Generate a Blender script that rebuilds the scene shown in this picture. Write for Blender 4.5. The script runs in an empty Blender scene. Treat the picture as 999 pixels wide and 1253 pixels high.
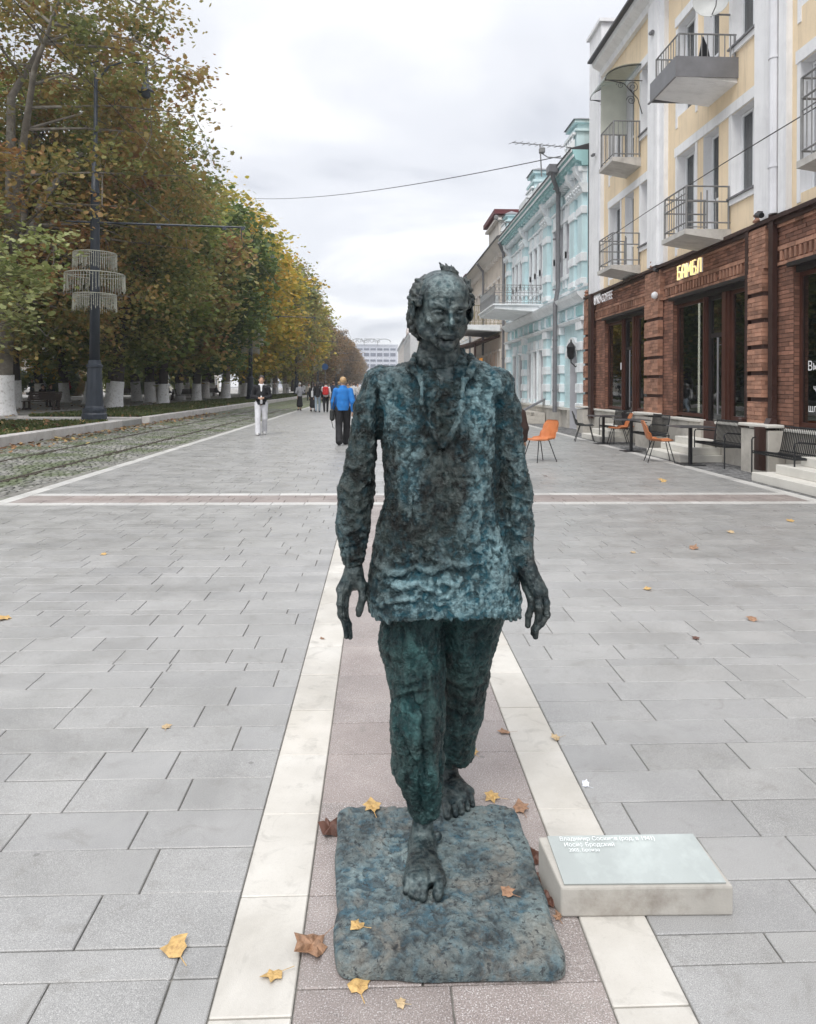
import bpy, math, random
import numpy as np
from mathutils import Vector, Matrix

# ---------------------------------------------------------------- camera
SC = bpy.context.scene
COL = SC.collection
FPX, HY, CX, CAMH = 900.0, 472.0, 499.5, 1.52
PSI = math.atan(36.5 / FPX)
CPS, SPS = math.cos(PSI), math.sin(PSI)
cam_data = bpy.data.cameras.new('camera')
cam = bpy.data.objects.new('camera', cam_data)
COL.objects.link(cam)
cam.location = (0, 0, CAMH)
_fw = Vector((SPS, CPS, 0)); _rt = Vector((CPS, -SPS, 0)); _up = Vector((0, 0, 1))
_roll = math.radians(0.25)
_r2 = _rt * math.cos(_roll) + _up * math.sin(_roll)
_u2 = _up * math.cos(_roll) - _rt * math.sin(_roll)
cam.rotation_euler = Matrix((_r2, _u2, -_fw)).transposed().to_euler()
cam_data.sensor_fit = 'HORIZONTAL'
cam_data.sensor_width = 36
cam_data.lens = FPX / 999 * 36
cam_data.shift_x = 0.0
cam_data.shift_y = -(626.5 - HY) / 999
cam_data.clip_start = 0.05
cam_data.clip_end = 3000
SC.camera = cam
SC.view_settings.view_transform = 'Standard'
SC.view_settings.look = 'None'
SC.view_settings.gamma = 1
SC.view_settings.exposure = 0.60
SC.render.resolution_x = 816; SC.render.resolution_y = 1024

# ---------------------------------------------------------------- world: an overcast sky
SUN_EL, SUN_AZ = math.radians(52), math.radians(200)
world = bpy.data.worlds.new('World'); SC.world = world
world.use_nodes = True
nt = world.node_tree; nt.nodes.clear()
def _n(t, **kw):
    n = nt.nodes.new(t)
    for k, v in kw.items(): setattr(n, k, v)
    return n
w_out = _n('ShaderNodeOutputWorld'); w_bg = _n('ShaderNodeBackground')
w_sky = _n('ShaderNodeTexSky', sky_type='NISHITA', sun_disc=False, sun_elevation=SUN_EL, sun_rotation=SUN_AZ)
w_tc = _n('ShaderNodeTexCoord')
w_sep = _n('ShaderNodeSeparateXYZ')
nt.links.new(w_tc.outputs['Generated'], w_sep.inputs[0])
# project the view direction on a cloud layer: p = dir.xy / (z + 0.18)
w_add = _n('ShaderNodeMath', operation='ADD'); w_add.inputs[1].default_value = 0.2
w_abs = _n('ShaderNodeMath', operation='ABSOLUTE')
nt.links.new(w_sep.outputs[2], w_abs.inputs[0]); nt.links.new(w_abs.outputs[0], w_add.inputs[0])
w_comb = _n('ShaderNodeCombineXYZ')
for i in range(2):
    d = _n('ShaderNodeMath', operation='DIVIDE')
    nt.links.new(w_sep.outputs[i], d.inputs[0]); nt.links.new(w_add.outputs[0], d.inputs[1])
    nt.links.new(d.outputs[0], w_comb.inputs[i])
w_no = _n('ShaderNodeTexNoise'); w_no.inputs['Scale'].default_value = 1.15; w_no.inputs['Detail'].default_value = 6
w_no.inputs['Roughness'].default_value = 0.48; w_no.inputs['Distortion'].default_value = 0.35
nt.links.new(w_comb.outputs[0], w_no.inputs['Vector'])
w_cr = _n('ShaderNodeValToRGB')
cr = w_cr.color_ramp; cr.interpolation = 'EASE'
cr.elements[0].position = 0.36; cr.elements[0].color = (0.52, 0.54, 0.59, 1)
cr.elements[1].position = 0.60; cr.elements[1].color = (0.82, 0.825, 0.84, 1)
e = cr.elements.new(0.47); e.color = (0.66, 0.675, 0.715, 1)
nt.links.new(w_no.outputs['Fac'], w_cr.inputs[0])
# an overcast sky grows brighter towards the zenith
w_gr = _n('ShaderNodeMapRange'); w_gr.inputs[1].default_value = 0.42; w_gr.inputs[2].default_value = 1.0
w_gr.inputs[3].default_value = 10.2; w_gr.inputs[4].default_value = 21.0
nt.links.new(w_sep.outputs[2], w_gr.inputs[0])
w_ml = _n('ShaderNodeVectorMath', operation='SCALE')
nt.links.new(w_cr.outputs[0], w_ml.inputs[0]); nt.links.new(w_gr.outputs[0], w_ml.inputs['Scale'])
w_mx = _n('ShaderNodeMix', data_type='RGBA'); w_mx.inputs[0].default_value = 0.93
nt.links.new(w_sky.outputs[0], w_mx.inputs[6]); nt.links.new(w_ml.outputs[0], w_mx.inputs[7])
nt.links.new(w_mx.outputs[2], w_bg.inputs[0]); w_bg.inputs[1].default_value = 0.092
nt.links.new(w_bg.outputs[0], w_out.inputs[0])

sun_d = bpy.data.lights.new('sun', 'SUN'); sun_d.energy = 1.4; sun_d.angle = math.radians(28)
sun_d.color = (1.0, 0.97, 0.92)
sun = bpy.data.objects.new('sun', sun_d); COL.objects.link(sun)
_sd = Vector((math.sin(SUN_AZ) * math.cos(SUN_EL), math.cos(SUN_AZ) * math.cos(SUN_EL), math.sin(SUN_EL)))
sun.rotation_euler = _sd.to_track_quat('Z', 'Y').to_euler(); sun.location = _sd * 50

# ---------------------------------------------------------------- helpers: points read off the photograph
def ray(x, y):
    u = (x - CX) / FPX; v = (HY - y) / FPX
    return (u * CPS + SPS, -u * SPS + CPS, v)
def at_ground(x, y, z=0.0):
    d = ray(x, y); t = (z - CAMH) / d[2]
    return Vector((d[0] * t, d[1] * t, z))
def at_depth(x, y, Y):
    d = ray(x, y); t = Y / d[1]
    return Vector((d[0] * t, Y, CAMH + d[2] * t))

# ---------------------------------------------------------------- helpers: objects
LOC = {}
def tag(o, label=None, cat=None, group=None, kind=None):
    if label: o['label'] = label
    if cat: o['category'] = cat
    if group: o['group'] = group
    if kind: o['kind'] = kind
    return o
def root(name, loc, label=None, cat=None, group=None, rz=0.0, kind=None):
    o = bpy.data.objects.new(name, None); COL.objects.link(o)
    o.location = loc; o.rotation_euler = (0, 0, rz); o.empty_display_size = 0.2
    LOC[o.name] = Vector(loc)
    return tag(o, label, cat, group, kind)
def origin(o):
    if o is None: return Vector((0, 0, 0))
    if o.parent is not None: return origin(o.parent)
    return LOC.get(o.name, Vector((0, 0, 0)))
def link_mesh(name, me, m=None, parent=None):
    o = bpy.data.objects.new(name, me); COL.objects.link(o)
    if parent is not None: o.parent = parent
    if m is not None and len(me.materials) == 0: me.materials.append(m)
    return o
def copy_tree(o, parent=None, loc=None, rz=None, label=None, group=None):
    c = o.copy(); COL.objects.link(c)
    if parent is not None: c.parent = parent
    if loc is not None: c.location = loc; LOC[c.name] = Vector(loc)
    if rz is not None: c.rotation_euler = (0, 0, rz)
    if label: c['label'] = label
    if group: c['group'] = group
    for ch in list(o.children): copy_tree(ch, c)
    return c

class MB:
    """collects shapes and links them as one mesh object"""
    def __init__(s): s.v = []; s.f = []; s.smooth = False
    def add(s, vs, fs):
        n = len(s.v); s.v.extend([tuple(v) for v in vs]); s.f.extend([tuple(i + n for i in f) for f in fs]); return s
    def box(s, x0, x1, y0, y1, z0, z1, c=0.0):
        if x1 < x0: x0, x1 = x1, x0
        if y1 < y0: y0, y1 = y1, y0
        if z1 < z0: z0, z1 = z1, z0
        if c <= 0:
            vs = [(x0, y0, z0), (x1, y0, z0), (x1, y1, z0), (x0, y1, z0), (x0, y0, z1), (x1, y0, z1), (x1, y1, z1), (x0, y1, z1)]
            return s.add(vs, [(0, 3, 2, 1), (4, 5, 6, 7), (0, 1, 5, 4), (1, 2, 6, 5), (2, 3, 7, 6), (3, 0, 4, 7)])
        c = min(c, (x1 - x0) * .45, (y1 - y0) * .45, (z1 - z0) * .45)
        P = []
        for z in (z0, z1):
            for (a, b) in ((0, 0), (1, 0), (1, 1), (0, 1)):
                X = (x0, x1)[a]; Y = (y0, y1)[b]
                sx = c if a == 0 else -c; sy = c if b == 0 else -c; sz = c if z == z0 else -c
                P += [(X, Y + sy, z + sz), (X + sx, Y, z + sz), (X + sx, Y + sy, z)]
        F = [(2, 11, 8, 5), (14, 17, 20, 23), (1, 4, 16, 13), (3, 6, 18, 15), (7, 10, 22, 19), (9, 0, 12, 21)]
        # edges
        for k in range(4):
            n = (k + 1) % 4
            xa = [1, 3, 7, 9][k]; xb = [4, 6, 10, 0][k]
            F.append((2 + 3 * k, 2 + 3 * n, xb, xa)); F.append((12 + xa, 12 + xb, 14 + 3 * n, 14 + 3 * k))
            F.append((3 * k + 0, 3 * k + 1, 3 * k + 13, 3 * k + 12) if k % 2 == 0 else (3 * k + 1, 3 * k + 0, 3 * k + 12, 3 * k + 13))
            F.append((3 * k, 3 * k + 2, 3 * k + 1) if k % 2 == 0 else (3 * k, 3 * k + 1, 3 * k + 2))
            F.append((12 + 3 * k, 12 + 3 * k + 1, 12 + 3 * k + 2) if k % 2 == 0 else (12 + 3 * k, 12 + 3 * k + 2, 12 + 3 * k + 1))
        return s.add(P, F)
    def tube(s, pts, r, n=8, caps=True):
        pts = [Vector(p) for p in pts]
        if not isinstance(r, (list, tuple)): r = [r] * len(pts)
        rings = []; ref = None
        for i, p in enumerate(pts):
            t = (pts[min(i + 1, len(pts) - 1)] - pts[max(i - 1, 0)])
            if t.length < 1e-9: t = Vector((0, 0, 1))
            t.normalize()
            if ref is None: ref = Vector((0, 0, 1)) if abs(t.z) < .9 else Vector((1, 0, 0))
            a = t.cross(ref)
            if a.length < 1e-6: a = t.orthogonal()
            a.normalize(); b = t.cross(a); ref = -b if False else ref
            rings.append([p + (a * math.cos(2 * math.pi * k / n) + b * math.sin(2 * math.pi * k / n)) * r[i] for k in range(n)])
        vs = [v for rg in rings for v in rg]; fs = []
        for i in range(len(pts) - 1):
            for k in range(n):
                fs.append((i * n + k, i * n + (k + 1) % n, (i + 1) * n + (k + 1) % n, (i + 1) * n + k))
        if caps: fs.append(tuple(range(n - 1, -1, -1))); fs.append(tuple((len(pts) - 1) * n + k for k in range(n)))
        return s.add(vs, fs)
    def lathe(s, prof, cx, cy, n=16, z0=0.0, x2=1.0):
        vs = []; fs = []
        for (r, z) in prof:
            for k in range(n):
                a = 2 * math.pi * k / n; vs.append((cx + r * math.cos(a) * x2, cy + r * math.sin(a), z0 + z))
        m = len(prof)
        for i in range(m - 1):
            for k in range(n): fs.append((i * n + k, i * n + (k + 1) % n, (i + 1) * n + (k + 1) % n, (i + 1) * n + k))
        fs.append(tuple(range(n - 1, -1, -1))); fs.append(tuple((m - 1) * n + k for k in range(n)))
        return s.add(vs, fs)
    def prism_y(s, prof, y0, y1):
        """closed (x,z) profile swept along y"""
        n = len(prof)
        vs = [(x, y0, z) for x, z in prof] + [(x, y1, z) for x, z in prof]
        fs = [(k, (k + 1) % n, n + (k + 1) % n, n + k) for k in range(n)] + [tuple(range(n - 1, -1, -1)), tuple(range(n, 2 * n))]
        return s.add(vs, fs)
    def prism_z(s, poly, z0, z1):
        n = len(poly)
        vs = [(x, y, z0) for x, y in poly] + [(x, y, z1) for x, y in poly]
        fs = [(k, (k + 1) % n, n + (k + 1) % n, n + k) for k in range(n)] + [tuple(range(n - 1, -1, -1)), tuple(range(n, 2 * n))]
        return s.add(vs, fs)
    def build(s, name, m, parent=None, label=None, smooth=False, kind=None):
        me = bpy.data.meshes.new(name)
        og = origin(parent)
        vs = [(v[0] - og.x, v[1] - og.y, v[2] - og.z) for v in s.v] if og.length > 0 else s.v
        me.from_pydata(vs, [], s.f); me.update()
        if smooth or s.smooth:
            me.polygons.foreach_set('use_smooth', [True] * len(me.polygons))
        o = link_mesh(name, me, m, parent)
        if label: o['label'] = label
        if kind: o['kind'] = kind
        return o
def np_mesh(name, V, F, m=None, parent=None, smooth=True, attrs=None, quads=True):
    """V (n,3), F (k,c) arrays"""
    me = bpy.data.meshes.new(name)
    V = np.asarray(V, np.float32); F = np.asarray(F, np.int32); k, c = F.shape
    og = origin(parent)
    V = V - np.array([og.x, og.y, og.z], np.float32)
    me.vertices.add(len(V)); me.vertices.foreach_set('co', V.ravel())
    me.loops.add(k * c); me.loops.foreach_set('vertex_index', F.ravel())
    me.polygons.add(k); me.polygons.foreach_set('loop_start', np.arange(0, k * c, c, dtype=np.int32))
    try: me.polygons.foreach_set('loop_total', np.full(k, c, np.int32))
    except Exception: pass
    me.update(calc_edges=True)
    if smooth: me.polygons.foreach_set('use_smooth', np.ones(k, bool))
    for an, (dom, arr) in (attrs or {}).items():
        a = me.attributes.new(an, 'FLOAT', dom); a.data.foreach_set('value', np.asarray(arr, np.float32))
    me.validate(verbose=False)
    return link_mesh(name, me, m, parent)

# ---------------------------------------------------------------- helpers: noise in numpy
_rng = np.random.RandomState(7)
_perm = np.concatenate([_rng.permutation(256)] * 3)
_rnd = _rng.uniform(-1, 1, 256).astype(np.float32)
def vnoise(P, freq=1.0, seed=0.0):
    Q = np.asarray(P, np.float64) * freq + seed * 17.31 + 500.0
    I = np.floor(Q).astype(np.int64); f = (Q - I).astype(np.float32); f = f * f * (3 - 2 * f); I &= 255
    x, y, z = I[..., 0], I[..., 1], I[..., 2]; x1 = (x + 1) & 255; y1 = (y + 1) & 255; z1 = (z + 1) & 255
    def h(a, b, c): return _rnd[_perm[_perm[_perm[a] + b] + c]]
    fx, fy, fz = f[..., 0], f[..., 1], f[..., 2]
    a = h(x, y, z) * (1 - fx) + h(x1, y, z) * fx; b = h(x, y1, z) * (1 - fx) + h(x1, y1, z) * fx
    c = h(x, y, z1) * (1 - fx) + h(x1, y, z1) * fx; d = h(x, y1, z1) * (1 - fx) + h(x1, y1, z1) * fx
    return (a * (1 - fy) + b * fy) * (1 - fz) + (c * (1 - fy) + d * fy) * fz
def fbm(P, freq, oct=4, seed=0.0, gain=.5):
    s = 0; a = 1; t = 0
    for i in range(oct):
        s = s + a * vnoise(P, freq * 2 ** i, seed + i * 3.7); t += a; a *= gain
    return s / t
def ridged(P, freq, oct=3, seed=0.0):
    s = 0; a = 1; t = 0
    for i in range(oct):
        s = s + a * (1 - 2 * np.abs(vnoise(P, freq * 2 ** i, seed + i * 5.1))); t += a; a *= .5
    return s / t

# ---------------------------------------------------------------- helpers: solid fields turned into one skin
class Field:
    def __init__(s, lo, hi, h):
        s.lo = np.array(lo, float); s.h = h
        s.n = np.maximum(np.ceil((np.array(hi) - s.lo) / h).astype(int), 4)
        s.ax = [(s.lo[i] + h * np.arange(s.n[i])).astype(np.float32) for i in range(3)]
        s.D = np.full(tuple(s.n), 1.0, np.float32)
    def _sl(s, lo, hi):
        i0 = np.clip(np.floor((np.array(lo) - s.lo) / s.h).astype(int), 0, s.n)
        i1 = np.clip(np.ceil((np.array(hi) - s.lo) / s.h).astype(int) + 1, 0, s.n)
        if np.any(i1 <= i0): return None
        sl = tuple(slice(a, b) for a, b in zip(i0, i1))
        g = np.meshgrid(s.ax[0][sl[0]], s.ax[1][sl[1]], s.ax[2][sl[2]], indexing='ij', sparse=True)
        return sl, g
    def _mix(s, sl, d, k, mode):
        o = s.D[sl]
        if mode == 'add':
            if k > 0:
                h = np.maximum(k - np.abs(o - d), 0) / k; s.D[sl] = np.minimum(o, d) - h * h * k * .25
            else: s.D[sl] = np.minimum(o, d)
        else:
            d = -d
            if k > 0:
                h = np.maximum(k - np.abs(o - d), 0) / k; s.D[sl] = np.maximum(o, d) + h * h * k * .25
            else: s.D[sl] = np.maximum(o, d)
    def cone(s, a, b, ra, rb, k=0.0, mode='add', sx=1.0):
        a = np.array(a, float); b = np.array(b, float); m = max(ra, rb) + k + 3 * s.h
        r = s._sl(np.minimum(a, b) - m, np.maximum(a, b) + m)
        if r is None: return s
        sl, (X, Y, Z) = r
        ab = b - a; L = max(float(ab @ ab), 1e-12)
        t = np.clip(((X - a[0]) * ab[0] + (Y - a[1]) * ab[1] + (Z - a[2]) * ab[2]) / L, 0, 1)
        d = np.sqrt((X - a[0] - t * ab[0]) ** 2 + (Y - a[1] - t * ab[1]) ** 2 + (Z - a[2] - t * ab[2]) ** 2) - (ra + (rb - ra) * t)
        s._mix(sl, d, k, mode); return s
    def chain(s, pts, rs, k=0.0, mode='add'):
        for i in range(len(pts) - 1): s.cone(pts[i], pts[i + 1], rs[i], rs[i + 1], k, mode)
        return s
    def ell(s, c, r, k=0.0, mode='add', R=None):
        c = np.array(c, float); r = np.array(r, float); m = r.max() + k + 3 * s.h
        q = s._sl(c - m, c + m)
        if q is None: return s
        sl, (X, Y, Z) = q
        x, y, z = X - c[0], Y - c[1], Z - c[2]
        if R is not None:
            x, y, z = (R[0][0] * x + R[0][1] * y + R[0][2] * z, R[1][0] * x + R[1][1] * y + R[1][2] * z, R[2][0] * x + R[2][1] * y + R[2][2] * z)
        k0 = np.sqrt((x / r[0]) ** 2 + (y / r[1]) ** 2 + (z / r[2]) ** 2)
        k1 = np.sqrt((x / r[0] ** 2) ** 2 + (y / r[1] ** 2) ** 2 + (z / r[2] ** 2) ** 2)
        d = k0 * (k0 - 1) / np.maximum(k1, 1e-6)
        s._mix(sl, d.astype(np.float32), k, mode); return s
    def fn(s, f, k=0.0, mode='add'):
        X, Y, Z = np.meshgrid(*s.ax, indexing='ij', sparse=True)
        s._mix(tuple(slice(0, n) for n in s.n), f(X, Y, Z).astype(np.float32), k, mode); return s
    def skin(s):
        D = s.D; nx, ny, nz = D.shape; S = D < 0
        cnt = np.zeros((nx - 1, ny - 1, nz - 1), np.int8)
        for a in (0, 1):
            for b in (0, 1):
                for c in (0, 1): cnt += S[a:nx - 1 + a, b:ny - 1 + b, c:nz - 1 + c]
        act = (cnt > 0) & (cnt < 8)
        idx = np.full(act.shape, -1, np.int64); I = np.argwhere(act); idx[act] = np.arange(len(I))
        P = np.zeros((len(I), 3)); C = np.zeros(len(I))
        cor = [(a, b, c) for a in (0, 1) for b in (0, 1) for c in (0, 1)]
        val = {q: D[I[:, 0] + q[0], I[:, 1] + q[1], I[:, 2] + q[2]].astype(float) for q in cor}
        for q in cor:
            for ax in range(3):
                if q[ax] == 0:
                    q2 = list(q); q2[ax] = 1; q2 = tuple(q2)
                    v0, v1 = val[q], val[q2]; m = (v0 < 0) != (v1 < 0)
                    t = np.where(m, v0 / np.where(m, v0 - v1, 1), 0)
                    p = np.array(q, float)[None, :].repeat(len(I), 0); p[:, ax] += t
                    P += p * m[:, None]; C += m
        V = (I + P / C[:, None]) * s.h + s.lo
        F = []
        for ax in range(3):
            o1, o2 = (ax + 1) % 3, (ax + 2) % 3
            sl0 = [slice(None)] * 3; sl1 = [slice(None)] * 3
            sl0[ax] = slice(0, D.shape[ax] - 1); sl1[ax] = slice(1, D.shape[ax])
            A = S[tuple(sl0)]; B = S[tuple(sl1)]; E = A != B
            J = np.argwhere(E)
            J = J[(J[:, o1] > 0) & (J[:, o2] > 0) & (J[:, o1] < D.shape[o1] - 1) & (J[:, o2] < D.shape[o2] - 1)]
            ins = A[J[:, 0], J[:, 1], J[:, 2]]
            def cell(d1, d2):
                K = J.copy(); K[:, o1] += d1; K[:, o2] += d2
                return idx[K[:, 0], K[:, 1], K[:, 2]]
            q = np.stack([cell(-1, -1), cell(0, -1), cell(0, 0), cell(-1, 0)], 1)
            q[~ins] = q[~ins][:, ::-1]
            F.append(q)
        F = np.concatenate(F); F = F[(F >= 0).all(1)]
        return V, F
def vnormals(V, F):
    a = V[F[:, 2]] - V[F[:, 0]]; b = V[F[:, 3]] - V[F[:, 1]]; n = np.cross(a, b)
    N = np.zeros_like(V)
    for i in range(F.shape[1]):
        for j in range(3): N[:, j] += np.bincount(F[:, i], n[:, j], len(V))
    return N / np.maximum(np.linalg.norm(N, axis=1), 1e-12)[:, None]

# ---------------------------------------------------------------- materials
def new_mat(name):
    m = bpy.data.materials.new(name); m.use_nodes = True
    t = m.node_tree; t.nodes.clear()
    o = t.nodes.new('ShaderNodeOutputMaterial'); b = t.nodes.new('ShaderNodeBsdfPrincipled')
    t.links.new(b.outputs[0], o.inputs[0]); return m, t, b, o
def nd(t, typ, **kw):
    n = t.nodes.new(typ)
    for k, v in kw.items(): setattr(n, k, v)
    return n
def noise(t, scale, detail=4, rough=.5, vec=None, dist=0.0):
    n = nd(t, 'ShaderNodeTexNoise'); n.inputs['Scale'].default_value = scale; n.inputs['Detail'].default_value = detail
    n.inputs['Roughness'].default_value = rough; n.inputs['Distortion'].default_value = dist
    t.links.new(vec if vec else pos(t), n.inputs['Vector']); return n.outputs['Fac']
def pos(t):
    for n in t.nodes:
        if n.type == 'NEW_GEOMETRY': return n.outputs['Position']
    return nd(t, 'ShaderNodeNewGeometry').outputs['Position']
def ramp(t, fac, stops, ease=False):
    r = nd(t, 'ShaderNodeValToRGB'); c = r.color_ramp
    if ease: c.interpolation = 'EASE'
    while len(c.elements) < len(stops): c.elements.new(.5)
    for e, (p, col) in zip(c.elements, stops):
        e.position = p; e.color = (*col, 1) if len(col) == 3 else col
    t.links.new(fac, r.inputs[0]); return r.outputs[0]
def mixc(t, fac, a, b, mode='MIX'):
    n = nd(t, 'ShaderNodeMix', data_type='RGBA', blend_type=mode)
    for i, v in ((0, fac), (6, a), (7, b)):
        if hasattr(v, 'links'): t.links.new(v, n.inputs[i])
        elif i == 0: n.inputs[0].default_value = v
        else: n.inputs[i].default_value = (*v, 1)
    return n.outputs[2]
def mathn(t, op, a, b=0.0, c=None):
    n = nd(t, 'ShaderNodeMath', operation=op)
    for i, v in enumerate((a, b) + ((c,) if c is not None else ())):
        if hasattr(v, 'links'): t.links.new(v, n.inputs[i])
        else: n.inputs[i].default_value = v
    return n.outputs[0]
def maprange(t, v, a, b, c=0.0, d=1.0):
    n = nd(t, 'ShaderNodeMapRange')
    t.links.new(v, n.inputs[0])
    for i, q in zip((1, 2, 3, 4), (a, b, c, d)): n.inputs[i].default_value = q
    return n.outputs[0]
def bumpn(t, b, h, strength, dist=.01):
    n = nd(t, 'ShaderNodeBump'); n.inputs['Strength'].default_value = strength; n.inputs['Distance'].default_value = dist
    t.links.new(h, n.inputs['Height']); t.links.new(n.outputs[0], b.inputs['Normal']); return n
def simple(name, col, rough=.7, var=.15, scale=3.0, bump=.15, bscale=60, metal=0.0, spec=.5, rnd=0.0, island=0.0, dirt=None, emit=0.0, sheen=0.0, streak=0.0):
    m, t, b, o = new_mat(name)
    c0 = tuple(max(0, c * (1 - var)) for c in col); c1 = tuple(min(1, c * (1 + var)) for c in col)
    c = ramp(t, noise(t, scale, 5, .6), [(.3, c0), (.7, c1)])
    if dirt:
        c = mixc(t, maprange(t, noise(t, dirt[1], 6, .65), .5, .72, 0, dirt[2]), c, dirt[0])
    if streak > 0:
        mp = nd(t, 'ShaderNodeVectorMath', operation='MULTIPLY'); t.links.new(pos(t), mp.inputs[0]); mp.inputs[1].default_value = (4.0, 7.0, .35)
        c = mixc(t, maprange(t, noise(t, 1.0, 6, .68, vec=mp.outputs[0]), .50, .72, 0, streak), c, tuple(q * .58 for q in col))
        mp2 = nd(t, 'ShaderNodeVectorMath', operation='MULTIPLY'); t.links.new(pos(t), mp2.inputs[0]); mp2.inputs[1].default_value = (1.0, 1.6, 1.1)
        c = mixc(t, maprange(t, noise(t, .9, 7, .7, vec=mp2.outputs[0], dist=1.5), .55, .60, 0, streak * .5), c, tuple(min(1, q * 1.12) for q in col))
    if rnd > 0 or island > 0:
        oi = nd(t, 'ShaderNodeObjectInfo').outputs['Random'] if rnd > 0 else nd(t, 'ShaderNodeNewGeometry').outputs['Random Per Island']
        a = rnd if rnd > 0 else island
        hs = nd(t, 'ShaderNodeHueSaturation'); t.links.new(c, hs.inputs['Color'])
        t.links.new(maprange(t, oi, 0, 1, 1 - a, 1 + a), hs.inputs['Value']); c = hs.outputs[0]
    t.links.new(c, b.inputs['Base Color'])
    b.inputs['Roughness'].default_value = rough; b.inputs['Metallic'].default_value = metal
    b.inputs['Specular IOR Level'].default_value = spec
    if bump > 0: bumpn(t, b, noise(t, bscale, 4, .6), bump, .004)
    if emit > 0:
        b.inputs['Emission Color'].default_value = (*col, 1); b.inputs['Emission Strength'].default_value = emit
    if sheen: b.inputs['Sheen Weight'].default_value = sheen
    return m
def glass_mat(name, tint=(.02, .022, .024), trans=.45, rough=.02, ior=1.5):
    m, t, b, o = new_mat(name)
    b.inputs['Base Color'].default_value = (*tint, 1); b.inputs['Roughness'].default_value = rough
    b.inputs['Specular IOR Level'].default_value = 1.0
    b.inputs['IOR'].default_value = ior
    tr = nd(t, 'ShaderNodeBsdfTransparent'); tr.inputs[0].default_value = (.8, .84, .84, 1)
    mx = nd(t, 'ShaderNodeMixShader'); mx.inputs[0].default_value = trans
    t.links.new(b.outputs[0], mx.inputs[1]); t.links.new(tr.outputs[0], mx.inputs[2]); t.links.new(mx.outputs[0], o.inputs[0])
    # slight waviness of old panes
    bumpn(t, b, noise(t, 2.5, 2), .04, .02)
    return m
M = {}
def text_mesh(name, body, size, extrude, m, parent=None, bevel=0.0, offset=0.0):
    c = bpy.data.curves.new(name, 'FONT'); c.body = body; c.size = 1.0; c.extrude = extrude / size; c.bevel_depth = bevel; c.offset = offset; c.resolution_u = 6
    t = bpy.data.objects.new(name, c); COL.objects.link(t)
    bpy.context.view_layer.update()
    me = bpy.data.meshes.new_from_object(t.evaluated_get(bpy.context.evaluated_depsgraph_get()))
    me.transform(Matrix.Scale(size, 4)); bpy.data.objects.remove(t); me.materials.clear(); me.materials.append(m); me.name = name
    return link_mesh(name, me, m, parent)
# ================================================================ GROUND
rg = random.Random(3)
M['far_ground'] = simple('far_ground', (.20, .20, .20), .9, .2, .5)
mb = MB(); mb.add([(-420, -60, -.12), (420, -60, -.12), (420, 700, -.12), (-420, 700, -.12)], [(0, 1, 2, 3)])
tag(mb.build('ground', M['far_ground']), kind='structure')

def stone(name, c1, c2, speck, rough=.7, rnd=.08, island=0.0, grain=420, stain=.35, tintcol=(.26, .262, .272)):
    m, t, b, o = new_mat(name)
    c = mixc(t, maprange(t, noise(t, 2.2, 4, .6), .35, .65), c1, c2)
    g = noise(t, grain, 2, .9)
    c = mixc(t, maprange(t, g, .44, .34, 0, speck), c, (.10, .10, .11))
    c = mixc(t, maprange(t, g, .56, .66, 0, speck), c, (.75, .74, .74))
    if stain: c = mixc(t, maprange(t, noise(t, 1.1, 5, .65, dist=.8), .50, .66, 0, stain), c, tuple(q * .66 for q in c1))
    v = nd(t, 'ShaderNodeObjectInfo').outputs['Random'] if not island else nd(t, 'ShaderNodeNewGeometry').outputs['Random Per Island']
    a = rnd if not island else island
    hs = nd(t, 'ShaderNodeHueSaturation'); t.links.new(c, hs.inputs['Color']); t.links.new(maprange(t, v, 0, 1, 1 - a, 1 + a), hs.inputs['Value'])
    c = hs.outputs[0]
    w = mathn(t, 'FRACT', mathn(t, 'MULTIPLY', v, 7.31))
    c = mixc(t, maprange(t, w, .6, 1.0, 0, .45), c, mixc(t, .5, c, tintcol))
    # grime that settles along scattered patches, dark gum and rust spots
    vo = nd(t, 'ShaderNodeTexVoronoi'); vo.inputs['Scale'].default_value = 3.1; t.links.new(pos(t), vo.inputs['Vector'])
    c = mixc(t, maprange(t, mathn(t, 'ADD', vo.outputs['Distance'], mathn(t, 'MULTIPLY', noise(t, 40, 3), .03)), .052, .040, 0, .55), c, (.12, .115, .11))
    c = mixc(t, maprange(t, noise(t, 2.6, 6, .7, dist=1.5), .56, .70, 0, .30), c, tuple(q * 1.28 for q in c1))
    c = mixc(t, maprange(t, noise(t, 7, 5, .7, dist=1.0), .55, .72, 0, .38), c, (.17, .16, .14))
    t.links.new(c, b.inputs['Base Color'])
    t.links.new(maprange(t, noise(t, 3, 3), .3, .7, rough - .14, rough + .1), b.inputs['Roughness'])
    bumpn(t, b, mathn(t, 'ADD', noise(t, 260, 2, .8), mathn(t, 'MULTIPLY', noise(t, 9, 3), .6)), .35, .002)
    return m
GREY = ((.292, .289, .280), (.345, .341, .331))
PINK = ((.245, .205, .19), (.33, .285, .265))
M['paver'] = stone('grey_granite', *GREY, .75, .46, .07)
M['paver_far'] = stone('grey_granite_far', *GREY, .25, .40, island=.07)
M['marble'] = stone('white_marble', (.47, .445, .40), (.60, .575, .53), .06, .42, .07, stain=.45, grain=90, tintcol=(.58, .52, .43))
M['marble_far'] = stone('white_marble_far', (.50, .49, .465), (.58, .57, .55), .05, .5, island=.06, stain=.1)
M['pink'] = stone('pink_granite', *PINK, .8, .55, .10, grain=230, tintcol=(.27, .20, .18))
M['pink_far'] = stone('pink_granite_far', *PINK, .3, .6, island=.10, tintcol=(.27, .20, .18))
M['joint'] = simple('joint_sand', (.19, .182, .165), .95, .3, 20)

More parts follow.
